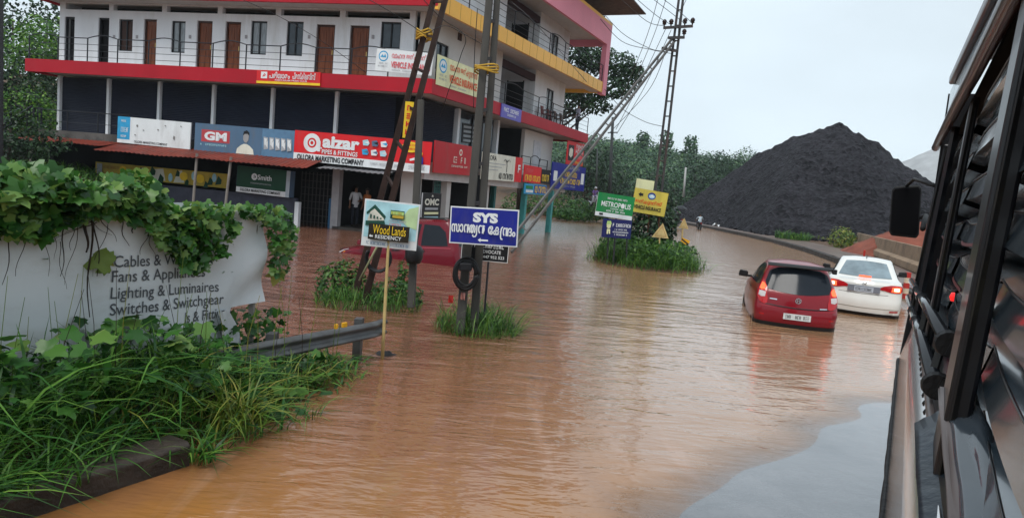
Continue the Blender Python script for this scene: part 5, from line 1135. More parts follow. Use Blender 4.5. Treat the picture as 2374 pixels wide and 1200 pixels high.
# --- white saloon in front of it, by the kerb
m_whcar = M('warm_white_car_paint', (.70, .685, .64), rough=.25, var=.03, coat=.8, scale=2)
p = PZ(1994, 731, 0); hd = np.array([.44, .90])
c2 = Car('white_saloon', 'white saloon with its brake lamps lit, wading along the kerb beside the red hatchback', (p[0], p[1], 0), hd, [
 (.18, .14, 4.28, .76, .2, .4, .06, .3), (.28, .04, 4.38, .83, .24, .45, .10, .3), (.44, .0, 4.42, .85, .26, .45, .11, .3), (.60, .01, 4.42, .85, .26, .45, .11, .3), (.70, .05, 4.38, .845, .25, .45, .11, .3), (.82, .06, 4.30, .84, .24, .42, .11, .3), (.94, .06, 4.12, .83, .22, .4, .11, .3), (1.01, .10, 3.75, .80, .22, .4, .11, .35), (1.03, .40, 3.30, .77, .20, .35, .08, .35), (1.06, .50, 3.10, .74, .18, .3, .08, .3), (1.18, .72, 2.85, .69, .18, .25, .08, .25), (1.32, .98, 2.55, .63, .18, .22, .08, .22), (1.42, 1.20, 2.30, .58, .18, .2, .08, .2), (1.46, 1.35, 2.15, .54, .18, .2, .08, .2)], m_whcar, sink=.20)
c2.body(1.495)
c2.patch('rear_window', [(-5.6, 1.075, 1.385), (-4, 1.07, 1.40), (-2, 1.065, 1.41), (0, 1.065, 1.415), (2, 1.065, 1.41), (4, 1.07, 1.40), (5.6, 1.075, 1.385)], M('pale_rear_glass', (.16, .21, .235), rough=.06, var=.35, scale=3, coat=.6), .006, nz=5)
c2.patch('side_window', [(8.9, 1.09, 1.30), (10.2, 1.07, 1.40), (13.2, 1.07, 1.415)], m_cg, .005, (1, -1)); c2.patch('side_window', [(13.5, 1.07, 1.415), (15.5, 1.07, 1.40), (17.4, 1.07, 1.2)], m_cg, .005, (1, -1)); c2.patch('windscreen', [(-20, 1.09, 1.40), (25, 1.08, 1.42), (20, 1.09, 1.40)], m_cg, .005)
tl = c2.patch('tail_lamp', [(2.6, .845, .875), (3.6, .83, .93), (4.8, .80, .96), (5.8, .79, .965), (7.0, .80, .96), (8.6, .85, .95)], m_tail, .012, (1, -1), nz=4)
for o_, sd_ in zip(tl, (1, -1)): c2.patch('lit_lamp', [(5.0, .82, .92), (5.9, .81, .935), (7.0, .82, .93)], m_lit, .018, (sd_,), parent=o_); c2.patch('lit_core', [(5.5, .845, .905), (6.6, .845, .905)], m_litc, .023, (sd_,), parent=o_)
lt = MB(); lt.box(.84, .86, -.10, .10, 1.10, 1.135, m_lit, c2.xf); lt.build('high_lamp', c2.root)
lt = MB(); lt.box(.44, .46, -.13, .13, 1.075, 1.11, m_lit, c2.xf); lt.build('brake_lamp_strip', c2.root)
c2.patch('underbody_shade', [(-9, .19, .29), (-5, .19, .285), (0, .19, .285), (5, .19, .285), (9, .19, .29)], m_trim, .010, nz=2)  # black strip painted low on the bumper as the shade under the car
c2.plate(.035, .0, .815, .40, .12, 'KL 13 AM 9999', M('plate_grey', (.42, .45, .50), rough=.5), m_pl_dk); c2.boxp('plate_recess', .045, .10, -.34, .34, .755, .895, M('grey_recess', (.16, .17, .20), rough=.5), bevel=0)
c2.patch('bumper_crease', [(-7.5, .40, .415), (0, .385, .40), (7.5, .40, .415)], M('cream_shadow_gap', (.34, .31, .26), rough=.5), .004, nz=1); c2.patch('boot_gap', [(-4.6, .72, .728), (0, .705, .713), (4.6, .72, .728)], m_trim, .003, nz=1)
c2.patch('reflector', [(5.2, .34, .375), (7.0, .35, .385)], m_tail, .008, (1, -1), nz=1)
bd = MB(); 
for y0, y1 in ((.04, .028), (-.04, -.028)): bd.bar(c2.xf(.045, y0, .985), c2.xf(.045, y1, .925), .014, .012, m_chrome)
bd.bar(c2.xf(.045, .03, .955), c2.xf(.045, -.03, .955), .012, .012, m_chrome); bd.build('badge', c2.root)
an = MB(); an.bar(c2.xf(1.45, 0, 1.485), c2.xf(1.30, 0, 1.56), .02, .03, m_trim, w1=.008, h1=.01); an.build('aerial', c2.root)
for x_ in (.80, 3.45):
    for sd_ in (1, -1): c2.wheel(x_, sd_ * .815, .30)
c2.mirror(2.95, .84, 1.02, m_trim); c2.mirror(2.95, -.84, 1.02, m_trim)
# --- flooded red estate by the shops, nose to the left
m_suv = M('crimson_car_paint', (.135, .002, .011), rough=.26, var=.06, coat=.25, scale=2)
pr = PZ(1068, 620, 0); pl_ = PZ(772, 583, 0); hd = (pl_ - pr)[:2]; hn = hd / np.linalg.norm(hd); ln = np.array([-hn[1], hn[0]])
cen = pr[:2] - ln * .86
c3 = Car('red_estate_car', 'crimson estate car sunk to its door sills in front of the shops', (cen[0], cen[1], 0), hd, [
 (.30, .10, 4.15, .80, .2, .35, .05, .2), (.45, .02, 4.28, .86, .2, .4, .06, .22), (.70, .0, 4.30, .88, .2, .42, .06, .25), (.86, .02, 4.25, .88, .2, .42, .06, .28), (.95, .03, 4.10, .875, .2, .42, .06, .3), (1.02, .04, 3.75, .86, .2, .4, .06, .3), (1.09, .05, 3.30, .84, .2, .35, .06, .3), (1.13, .06, 3.10, .82, .2, .3, .06, .3), (1.38, .12, 2.90, .78, .2, .25, .06, .25), (1.70, .22, 2.55, .715, .2, .2, .06, .2), (1.82, .30, 2.40, .67, .2, .2, .06, .2)], m_suv, sink=.62, pitch=-.072)
c3.body(1.88)
c3.patch('side_window', [(9.3, 1.18, 1.55), (10.0, 1.17, 1.72), (12.2, 1.17, 1.75)], m_cg, .006, (1, -1)); c3.patch('side_window', [(12.6, 1.17, 1.75), (14.3, 1.17, 1.75)], m_cg, .006, (1, -1)); c3.patch('side_window', [(14.6, 1.17, 1.75), (16.2, 1.17, 1.72), (17.4, 1.17, 1.45)], m_cg, .006, (1, -1))
c3.patch('windscreen', [(-20.2, 1.17, 1.74), (-22.5, 1.15, 1.76), (25, 1.15, 1.76), (22.5, 1.15, 1.76), (20.2, 1.17, 1.74)], m_cg, .006, nz=5); c3.patch('rear_window', [(-5.5, 1.16, 1.56), (0, 1.14, 1.6), (5.5, 1.16, 1.56)], m_cg, .006)
for j in (12.38, 14.45, 16.9): c3.patch('door_gap', [(j, .5, 1.14), (j + .05, .5, 1.14)], m_trim, .004, (1, -1), nz=3)
for j in (11.2, 13.4): c3.patch('door_handle', [(j, 1.0, 1.035), (j + .7, 1.0, 1.035)], m_trim, .025, (1, -1), nz=1)
c3.patch('headlamp', [(18.3, .86, .98), (19.6, .84, .99), (21.2, .86, .97)], m_clear, .012, (1, -1)); c3.patch('grille', [(-22, .84, .95), (25, .84, .96), (22, .84, .95)], m_trim, .008); c3.patch('belt_line', [(9, 1.105, 1.12), (17.5, 1.105, 1.12)], M('belt_highlight_red', (.40, .05, .075), rough=.3), .012, (1, -1), nz=1)  # lighter red strip paints the highlight along the belt line
c3.patch('indicator', [(17.6, .90, .93), (17.9, .90, .93)], M('amber_lens', (.7, .2, .02), rough=.3), .012, (1, -1), nz=1); c3.mirror(2.95, .86, 1.16, m_suv); c3.mirror(2.95, -.86, 1.16, m_suv)
for x_ in (.8, 3.4):
    for sd_ in (1, -1): c3.wheel(x_, sd_ * .86, .34)
rr_ = MB()
for sd_ in (1, -1): rr_.tube([c3.xf(.5, sd_ * .6, 1.85), c3.xf(.6, sd_ * .6, 1.90), c3.xf(2.1, sd_ * .58, 1.90), c3.xf(2.2, sd_ * .58, 1.85)], .018, m_trim, 6)
rr_.build('roof_rails', c3.root)
# ------------------------------------------------------------------ people and motorbikes
m_skin = M('brown_skin', (.20, .095, .055), rough=.55); m_hair = M('black_hair', (.010, .009, .008), rough=.5)
def hand(V, E, R, wrist, d, up, out):
    """palm, four fingers of unequal length with a bend, and a thumb off the side of the palm"""
    wrist, d, up, out = map(v3, (wrist, d, up, out)); pi = len(V); V.append(wrist + d * .045); R.append((.030, .016)); palm = pi
    V.append(wrist + d * .085); R.append((.034, .014)); E.append((pi, pi + 1)); k0 = pi + 1
    for i, (o_, L_) in enumerate(((-.028, .062), (-.010, .074), (.010, .070), (.028, .055))):
        a = wrist + d * .10 + out * o_; b = a + d * L_ * .5; c = b + d * L_ * .38 - up * L_ * .30; n = len(V)
        V.extend([a, b, c]); R.extend([(.010, .010), (.009, .009), (.008, .008)]); E.extend([(k0, n), (n, n + 1), (n + 1, n + 2)])
    n = len(V); V.extend([wrist + d * .06 - out * .040 - up * .008, wrist + d * .095 - out * .055 - up * .015]); R.extend([(.012, .012), (.010, .010)]); E.extend([(pi, n), (n, n + 1)])
    return palm
def person(label, base, face, pose, shirt, legs_, hairc=None, helmet=None, scale=1.0, group=None):
    """pose: joint name -> (right, forward, up) in metres for a 1.70 m figure"""
    root = empty('person', base, label, 'person', group); f = v3((face[0], face[1], 0)); f /= np.linalg.norm(f); r = np.array([f[1], -f[0], 0])
    J = dict(pelvis=(0, 0, .93), waist=(0, 0, 1.08), chest=(0, .01, 1.28), neck=(0, 0, 1.45), head=(0, .015, 1.56), crown=(0, .01, 1.67),
             shl=(-.17, 0, 1.40), ell=(-.23, -.02, 1.13), wrl=(-.24, .05, .88), shr=(.17, 0, 1.40), elr=(.23, -.02, 1.13), wrr=(.24, .05, .88),
             hil=(-.09, 0, .90), knl=(-.10, .02, .49), anl=(-.10, -.01, .08), tol=(-.11, .15, .03), hir=(.09, 0, .90), knr=(.10, .02, .49), anr=(.10, -.01, .08), tor=(.11, .15, .03))
    J.update(pose)
    W = {k: r * q[0] * scale + f * q[1] * scale + np.array([0, 0, q[2] * scale]) for k, q in J.items()}
    RR = dict(pelvis=(.145, .11), waist=(.13, .095), chest=(.155, .11), neck=(.055, .055), head=(.078, .095), crown=(.055, .065), shl=(.062, .06), ell=(.043, .043), wrl=(.029, .026), shr=(.062, .06), elr=(.043, .043), wrr=(.029, .026),
              hil=(.092, .092), knl=(.062, .062), anl=(.042, .042), tol=(.04, .03), hir=(.092, .092), knr=(.062, .062), anr=(.042, .042), tor=(.04, .03))
    ks = list(W); V = [W[k] for k in ks]; R = [RR[k] for k in ks]; ix = {k: i for i, k in enumerate(ks)}
    E = [(ix[a], ix[b]) for a, b in (('pelvis', 'waist'), ('waist', 'chest'), ('chest', 'neck'), ('neck', 'head'), ('head', 'crown'), ('chest', 'shl'), ('shl', 'ell'), ('ell', 'wrl'), ('chest', 'shr'), ('shr', 'elr'), ('elr', 'wrr'), ('pelvis', 'hil'), ('hil', 'knl'), ('knl', 'anl'), ('anl', 'tol'), ('pelvis', 'hir'), ('hir', 'knr'), ('knr', 'anr'), ('anr', 'tor'))]
    nb = len(V); V.append(W['head'] + f * .085 * scale); R.append((.016, .018)); E.append((ix['head'], nb))
    for sd_, w, e in ((-1, 'wrl', 'ell'), (1, 'wrr', 'elr')):
        d = W[w] - W[e]; d = d / np.linalg.norm(d); out_ = r * 1.0; out_ = out_ - d * (out_ @ d); out_ /= np.linalg.norm(out_); up_ = np.cross(out_, d) ; p0 = len(V)
        pm = hand(V, E, R, W[w], d * scale, up_ * scale, out_ * scale * (1 if sd_ < 0 else -1)); E.append((ix[w], pm))
    me = bpy.data.meshes.new('skeleton'); me.from_pydata([tuple(v) for v in V], E, []); o = bpy.data.objects.new('skeleton', me); COL.objects.link(o)
    sk = o.modifiers.new('skin', 'SKIN'); sk.use_smooth_shade = True; sb = o.modifiers.new('sub', 'SUBSURF'); sb.levels = 1; sb.render_levels = 1
    for i, (a, b) in enumerate(R): q = me.skin_vertices[0].data[i]; q.radius = (a * scale, b * scale); q.use_root = (i == 0)
    dg = bpy.context.evaluated_depsgraph_get(); dg.update(); bme = bpy.data.meshes.new_from_object(o.evaluated_get(dg)); bpy.data.objects.remove(o); bpy.data.meshes.remove(me)
    bme.name = 'body'; bme.materials.clear()
    for mt in (m_skin, shirt, legs_, M('dark_sandal', (.02, .015, .012))): bme.materials.append(mt)
    segs = [('pelvis', 'waist', 1), ('waist', 'chest', 1), ('chest', 'neck', 1), ('neck', 'crown', 0), ('shl', 'ell', 1), ('ell', 'wrl', 0), ('shr', 'elr', 1), ('elr', 'wrr', 0), ('hil', 'knl', 2), ('knl', 'anl', 2), ('anl', 'tol', 3), ('hir', 'knr', 2), ('knr', 'anr', 2), ('anr', 'tor', 3), ('hil', 'hir', 2), ('chest', 'shl', 1), ('chest', 'shr', 1)]
    for p in bme.polygons:
        c = np.array(p.center[:]); best = (9, 0)
        for a, b, k in segs:
            A, B = W[a], W[b]; t = np.clip((c - A) @ (B - A) / ((B - A) @ (B - A)), 0, 1); dd = np.linalg.norm(c - A - (B - A) * t) - .5 * (RR[a][0] + RR[b][0]) * scale
            if dd < best[0]: best = (dd, k if not (k == 1 and a == 'chest' and b == 'neck' and t > .75) else 0)
        p.material_index = best[1]; p.use_smooth = True
    bo = bpy.data.objects.new('body', bme); COL.objects.link(bo); bo.parent = root; WL[bo] = v3(base)
    hc = v3(base) + W['head'] + (W['crown'] - W['head']) * .35
    mb = MB(); n = 14; rr_ = .118 if helmet else .102
    rows = []
    for i in range(8):
        th = (i / 7) * (rad(112) if helmet else rad(98)); rows.append([hc + (r * math.cos(a) * math.sin(th) * rr_ * .92 + f * (math.sin(a) * math.sin(th) * rr_ * 1.08 - .018) + np.array([0, 0, 1]) * (math.cos(th) * rr_ * 1.08 + (.02 if math.sin(a) > .3 and i > 4 else 0))) * scale for a in np.linspace(0, 2 * math.pi, n, endpoint=False)])
    mb.grid(rows, helmet or m_hair, wrap=True); mb.build('helmet' if helmet else 'hair', root, smooth=True)
    mb = MB(); e0 = v3(base) + W['head'] + f * .088 * scale
    for sx in (-.03, .03): mb.lathe(e0 + r * sx * scale + np.array([0, 0, .012]), f, [(0, .009), (.004, .006), (.006, 0)], m_hair, 8)
    mb.bar(e0 + r * -.02 * scale + np.array([0, 0, -.055]), e0 + r * .02 * scale + np.array([0, 0, -.055]), .006, .006, M('lip_brown', (.12, .04, .03)))
    mb.build('face_features', root)
    return root
c_white = M('white_shirt', (.60, .61, .64), rough=.8, var=.08); c_lil = M('pale_lilac_shirt', (.42, .42, .52), rough=.8, var=.1); c_navy = M('dark_trousers', (.018, .02, .032), rough=.8); c_orange = M('orange_shirt', (.40, .13, .04), rough=.8); c_blue = M('pale_blue_shirt', (.38, .46, .52), rough=.8, var=.1); c_purple = M('purple_dress', (.22, .13, .36), rough=.8)
s_, z_, P_ = Rp(1338, 292, .55); bz = np.array([P_[0], P_[1], 6.0])
person('man in a pale lilac shirt standing at the far end of the balcony', bz, (-.9, -.45), dict(ell=(-.24, .06, 1.14), wrl=(-.17, .22, 1.02), elr=(.25, -.04, 1.14), wrr=(.23, .0, .89)), c_lil, c_navy)
mb = MB(); mb.box(1.3, 4.25, 1.0, 4.5, -.4, .10, m_step, FL); mb.build('shop_floor', bld)
_, _, P_ = Lp(822, 500, 2.0); person('man in a white shirt standing in the dark open shop doorway', (P_[0], P_[1], .10), (.5, -.9), dict(ell=(-.25, .05, 1.15), wrl=(-.12, .20, 1.10), tol=(-.14, .14, .03)), c_white, c_navy)
_, _, P_ = Lp(849, 500, 1.8); person('person in an orange shirt half hidden by the painted house board', (P_[0], P_[1], .10), (-.6, -.8), dict(ell=(-.24, .08, 1.14), wrl=(-.18, .26, 1.16)), c_orange, c_navy, scale=.97)
m_bike = M('dark_bike_paint', (.012, .012, .014), rough=.3); m_bseat = M('bike_seat', (.015, .013, .012), rough=.6)
def motorbike(label, base, head, paint, plate=True):
    root = empty('motorbike', base, label, 'motorbike', 'motorbikes on the far road'); f = v3((head[0], head[1], 0)); f /= np.linalg.norm(f); l = np.array([-f[1], f[0], 0]); b = v3(base); X = lambda x, y, z: b + f * x + l * y + np.array([0, 0, z])
    for x in (-.62, .62):
        mb = MB(); mb.lathe(X(x, 0, .30), l, [(-.05, .20), (-.05, .28), (0, .30), (.05, .28), (.05, .20), (-.05, .20)], m_tyre, 20); o = mb.build('wheel', root, smooth=True); mb = MB(); mb.lathe(X(x, 0, .30), l, [(-.03, .20), (-.03, .05), (.03, .05), (.03, .20)], m_rim, 16); mb.build('rim', o, smooth=True)
    mb = MB(); mb.grid([[X(x, y * w, z + dz * (1 - abs(y))) for y in (-1, -.5, 0, .5, 1)] for x, w, z, dz in ((-.85, .08, .78, .05), (-.55, .12, .74, .05), (-.1, .11, .72, .06), (.05, .14, .78, .12), (.35, .13, .84, .12), (.48, .05, .80, .08))], paint); mb.box(-.35, .35, -.11, .11, .35, .72, paint, X); mb.build('fairing', root, smooth=False, bevel=.02)
    mb = MB(); mb.box(-.75, .10, -.12, .12, .76, .83, m_bseat, X); mb.build('seat', root, bevel=.03)
    mb = MB(); mb.tube([X(.45, .33, 1.02), X(.50, .15, 1.06), X(.50, -.15, 1.06), X(.45, -.33, 1.02)], .016, m_trim, 6); mb.tube([X(.50, .05, 1.06), X(.62, .07, .30)], .022, m_chrome, 6); mb.tube([X(.50, -.05, 1.06), X(.62, -.07, .30)], .022, m_chrome, 6); mb.build('handlebar', root, smooth=True)
    mb = MB(); mb.box(-.90, -.84, -.06, .06, .70, .78, m_tail, X); mb.build('tail_lamp', root, bevel=.01)
    mb = MB(); mb.tube([X(-.1, -.14, .28), X(-.8, -.17, .36)], .04, m_chrome, 8); mb.build('exhaust', root, smooth=True)
    return X
RIDE = dict(pelvis=(0, -.05, .93), waist=(0, -.02, 1.06), chest=(0, .06, 1.27), neck=(0, .10, 1.43), head=(0, .13, 1.54), crown=(0, .13, 1.65), shl=(-.18, .08, 1.37), ell=(-.30, .26, 1.17), wrl=(-.30, .46, 1.05), shr=(.18, .08, 1.37), elr=(.30, .26, 1.17), wrr=(.30, .46, 1.05), hil=(-.10, -.02, .88), knl=(-.20, .36, .80), anl=(-.19, .18, .40), tol=(-.19, .34, .36), hir=(.10, -.02, .88), knr=(.20, .36, .80), anr=(.19, .18, .40), tor=(.19, .34, .36))
p = PZ(1620, 535, -.12); hd = (.10, 1.0)
motorbike('dark motorbike ridden away close along the far kerb by a rider in pale blue', p, hd, m_bike)
person('motorbike rider in a pale blue shirt seen from behind by the far kerb', p - np.array([.02, .12, .07]), hd, RIDE, c_blue, c_navy)
p = PZ(1571, 525, -.1) if False else PY(1569, 527, 62); hd = (-.25, 1.0)
motorbike('dark motorbike far up the road below a black umbrella', p, hd, m_bike)
person('rider in black holding up a black umbrella on the far motorbike', p - np.array([.02, .12, .07]), hd, dict(RIDE, elr=(.30, .12, 1.22), wrr=(.24, .20, 1.46)), M('black_raincoat', (.015, .015, .017), rough=.5), c_navy)
f_ = np.array([-.2425, .970, 0]); r_ = np.array([.970, .2425, 0]); hp = p + r_ * .30 + f_ * .2 + np.array([0, 0, 1.40])
root = empty('umbrella', hp, 'open black umbrella held over the far rider', 'umbrella')
mb = MB(); mb.tube([hp, hp + np.array([0, 0, .55])], .012, m_trim, 6); mb.build('shaft', root)
mb = MB(); mb.grid([[hp + np.array([math.cos(a) * q, math.sin(a) * q, .56 - .30 * (q / .62) ** 2 * (1 + .10 * math.cos(8 * a))]) for a in np.linspace(0, 2 * math.pi, 32, endpoint=False)] for q in (.005, .15, .3, .45, .62)], M('umbrella_cloth', (.016, .017, .02), rough=.5), wrap=True); mb.build('canopy', root, smooth=True)
p = PY(1377, 478, 58); hd = (.3, -1)
motorbike('pale scooter coming towards the camera far behind the bright green board', p, hd, M('pale_scooter_paint', (.45, .46, .52), rough=.35))
person('rider in purple and white on the pale scooter far behind the bright green board', p - np.array([.02, -.12, .07]), hd, RIDE, c_purple, c_white, helmet=M('white_helmet', (.65, .66, .70), rough=.25))
# plastic chairs on the upper balcony
def chair(label, s0, d0, z0, mat):
    root = empty('plastic_chair', FR(s0, d0, z0), label, 'chair', 'plastic chairs on the balcony'); X = lambda x, y, z: FR(s0 + x, d0 + y, z0 + z)
    mb = MB(); mb.box(-.22, .22, -.22, .22, .42, .455, mat, X); mb.build('seat', root, bevel=.015)
    mb = MB(); mb.grid([[X(x, .22 + .06 * k / 4 - .03 * (1 - (x / .22) ** 2), .45 + .42 * k / 4) for x in (-.22, -.12, 0, .12, .22)] for k in range(5)], mat); o = mb.build('backrest', root, smooth=True, recalc=False); q = o.modifiers.new('t', 'SOLIDIFY'); q.thickness = .02
    for x in (-.2, .2):
        for y in (-.2, .2): mb = MB(); mb.bar(X(x, y, .42), X(x * 1.1, y * 1.1, 0), .045, .035, mat); mb.build('leg', root)
        mb = MB(); mb.bar(X(x * 1.1, -.2, .64), X(x * 1.1, .24, .66), .05, .03, mat); mb.bar(X(x * 1.1, -.18, .64), X(x * 1.05, -.2, .43), .04, .03, mat); mb.build('armrest', root)
m_chr = M('red_chair_plastic', (.16, .03, .03), rough=.4); m_chb = M('black_chair_plastic', (.018, .018, .02), rough=.4)
for s0, mt, lb in ((13.2, m_chr, 'dark red plastic chair, nearest the camera on the balcony'), (14.1, m_chb, 'black plastic chair in front of the balcony window, left of the brown one'), (15.2, M('brown_chair_plastic', (.10, .04, .025), rough=.4), 'brown plastic chair between the two black ones on the balcony'), (16.2, m_chb, 'black plastic chair nearest the standing man on the balcony')): chair(lb, s0, .65, 6.0, mt)
# ------------------------------------------------------------------ vegetation
lf_bright = leaf_mat('vine_leaf', (.016, .065, .012), (.052, .165, .024), (.20, .30, .070), rough=.34)
lf_mid = leaf_mat('weed_leaf', (.012, .055, .012), (.036, .130, .018), (.11, .24, .035))
lf_grass = leaf_mat('grass_blade', (.014, .055, .009), (.048, .150, .018), (.15, .28, .04))
lf_yel = leaf_mat('yellow_grass_blade', (.07, .13, .014), (.15, .22, .03), (.28, .25, .05))
lf_dark = leaf_mat('dark_tree_leaf', (.007, .024, .010), (.013, .042, .014), (.030, .075, .022), trans=.12)
lf_hill = leaf_mat('hazy_hill_leaf', (.012, .045, .022), (.042, .110, .048), (.105, .19, .070), trans=.12)  # lighter, bluer greens put some haze into the leaf colour
lf_bush = leaf_mat('bush_leaf', (.016, .055, .010), (.036, .105, .016), (.095, .20, .028))
m_bark = M('wet_bark', (.045, .035, .028), rough=.85, var=.35, scale=5, bump=.5, bscale=14); m_stem = M('dead_vine_stem', (.030, .020, .014), rough=.8)
lf_slope = leaf_mat('slope_leaf', (.03, .11, .014), (.08, .21, .025), (.19, .34, .05))
def blades(P, h, w, bend, mat, name, parent=None, seg=4, jit=.25, r=rng):
    P = np.asarray(P, float); n = len(P); h = np.broadcast_to(h, n) * (1 + jit * r.standard_normal(n)).clip(.45, 1.7); az = r.uniform(0, 2 * math.pi, n); bd = np.broadcast_to(bend, n) * r.uniform(.4, 1.5, n)
    d = np.stack([np.cos(az), np.sin(az), 0 * az], 1); sdv = np.stack([-np.sin(az), np.cos(az), 0 * az], 1); tw = r.uniform(-.6, .6, n); sdv = sdv * np.cos(tw)[:, None] + d * np.sin(tw)[:, None]
    V = np.zeros((n, 2 * seg + 1, 3)); 
    for k in range(seg + 1):
        t = k / seg; c = P + d * (h * bd * t ** 1.8)[:, None]; c[:, 2] += h * (t - .55 * np.minimum(bd, 1.3) * t ** 2.6)
        ww = (w * (np.sin(math.pi * min(1, .22 + t * .78)) ** .8 if True else 1))
        if k < seg: V[:, 2 * k] = c - sdv * np.reshape(ww / 2, (-1, 1)); V[:, 2 * k + 1] = c + sdv * np.reshape(ww / 2, (-1, 1)) + np.array([0, 0, .15 * (ww if np.isscalar(ww) else 0)])
        else: V[:, 2 * seg] = c
    F = []
    for i in range(n):
        o = i * (2 * seg + 1)
        for k in range(seg - 1): F.append((o + 2 * k, o + 2 * k + 1, o + 2 * k + 3, o + 2 * k + 2))
        F.append((o + 2 * seg - 2, o + 2 * seg - 1, o + 2 * seg))
    return mesh_np(name, V.reshape(-1, 3), F, mat, parent, smooth=True)
VINE = [(0, -.05), (.30, -.22), (.52, -.05), (.42, .18), (.58, .50), (.28, .52), (.20, .72), (0, 1.0), (-.20, .72), (-.28, .52), (-.58, .50), (-.42, .18), (-.52, -.05), (-.30, -.22)]
OVAL = [(0, 0), (.22, .2), (.26, .5), (.15, .8), (0, 1.0), (-.15, .8), (-.26, .5), (-.22, .2)]
def leaves(P, Nn, size, mat, name, parent=None, shape=VINE, droop=.25, r=rng, mats=None):
    P = np.asarray(P, float); n = len(P); Nn = np.asarray(Nn, float); Nn = Nn / np.linalg.norm(Nn, axis=1)[:, None]; size = np.broadcast_to(size, n) * r.uniform(.5, 1.4, n)
    t = np.cross(Nn, r.standard_normal((n, 3))); 
    t[:, 2] -= .55 * np.linalg.norm(t, axis=1); t = t - Nn * (t * Nn).sum(1)[:, None]; t /= np.linalg.norm(t, axis=1)[:, None]; b = np.cross(Nn, t); k = len(shape)
    V = np.zeros((n, k + 1, 3)); cy = .35; V[:, 0] = P
    for i, (x, y) in enumerate(shape):
        e = droop * (x * x + (y - cy) ** 2); V[:, i + 1] = P + (b * x + t * (y - cy) - Nn * e) * size[:, None] + (r.standard_normal((n, 3)) * .02) * size[:, None]
    F = [(o, o + 1 + i, o + 1 + (i + 1) % k) for o in range(0, n * (k + 1), k + 1) for i in range(k)]
    return mesh_np(name, V.reshape(-1, 3), F, mat, parent, smooth=True)
def in_poly(poly, n, r=rng):
    A = np.array(poly, float); lo, hi = A.min(0), A.max(0); out_ = []
    while len(out_) < n:
        q = r.uniform(lo, hi, (n * 2, 2)); ins = np.zeros(len(q), bool); j = len(A) - 1
        for i in range(len(A)):
            c = ((A[i, 1] > q[:, 1]) != (A[j, 1] > q[:, 1])) & (q[:, 0] < (A[j, 0] - A[i, 0]) * (q[:, 1] - A[i, 1]) / (A[j, 1] - A[i, 1] + 1e-12) + A[i, 0]); ins ^= c; j = i
        out_.extend(q[ins].tolist())
    return np.array(out_[:n])
# --- the white banner on posts with a creeper over it
BB = -5.75
def cloth(a, z):
    w = .020 * math.sin(a * 5.1 + z * 2) + .014 * nz3(a * 2.2, z * 2.2, 3) + (.05 * max(0, (a - 4.1)) * math.sin((z * 1.2 - a) * 9)); return AB(a, BB + w, z)
def paz(x, y): q = PB(x, y, BB); return float(q @ V_H), float(q[2])
m_ban = M('weathered_white_vinyl', (.62, .64, .66), rough=.45, var=.05, scale=1.5, stain=(.36, .34, .29), stain_amt=.55, stretch=(.8, .8, 1.6), bump=.12, bscale=7)
root = empty('shop_banner', AB(3.6, BB, .1), 'large weathered white banner with lines of grey lettering, half buried in creepers and weeds', 'banner')
mb = MB(); as_ = np.linspace(.9, paz(612, 600)[0], 46); G = []
def zbot(a):
    a1, z1 = paz(530, 716); a2, z2 = paz(612, 695); return .35 if a < a1 - .05 else z1 + (z2 - z1) * (a - a1) / (a2 - a1) if a > a1 else .35 + (z1 - .35) * (a - a1 + .05) / .05
for k in range(21): G.append([cloth(a, zbot(a) + (1.80 + .02 * math.sin(a * 2) - zbot(a)) * k / 20) for a in as_])
mb.grid(G, m_ban); o = mb.build('cloth', root, smooth=True, recalc=False)
mb = MB(); f0, f1, f2, f3 = [PB(x, y, BB + .03) for x, y in ((505, 722), (533, 717), (562, 800), (520, 812))]
mb.grid([[f0 + (f1 - f0) * i / 4 + ((f3 + (f2 - f3) * i / 4) - (f0 + (f1 - f0) * i / 4)) * k / 5 + V_B * .03 * math.sin(i * 1.3 + k) for i in range(5)] for k in range(6)], m_ban); mb.build('torn_flap', root, smooth=True, recalc=False)
mb = MB(); m_btxt = M('faded_grey_lettering', (.085, .09, .10), rough=.6)
for body, x0, y0, x1, y1, cap in (('Cables & Wires', 259, 618, 452, 611, .098), ('Fans & Appliances', 256, 653, 478, 641, .098), ('Lighting & Luminaires', 255, 692, 507, 675, .098), ('Switches & Switchgear', 254, 731, 517, 703, .102), ('ls & Fittings', 428, 748, 530, 733, .098)):
    V, Fc = text_mesh(body, .006); a0, z0 = paz(x0, y0); a1, z1 = paz(x1, y1); lo, hi = V.min(0), V.max(0); caph = max(v[1] for v in V) ; Q = []
    for v in V:
        t = (v[0] - lo[0]) / (hi[0] - lo[0]); Q.append(cloth(a0 + (a1 - a0) * t, z0 + (z1 - z0) * t + v[1] / caph * cap) + V_B * .006)
    mb.add(Q, Fc, m_btxt)
mb.build('lettering', o, recalc=False)
mb = MB()
for a in (1.2, 2.9, 4.85): mb.bar(AB(a, BB - .06, -.2), AB(a, BB - .06, 1.8), .05, .05, m_post)
mb.bar(AB(.9, BB - .05, 1.78), AB(4.95, BB - .05, 1.78), .05, .05, m_post); mb.build('frame', root)
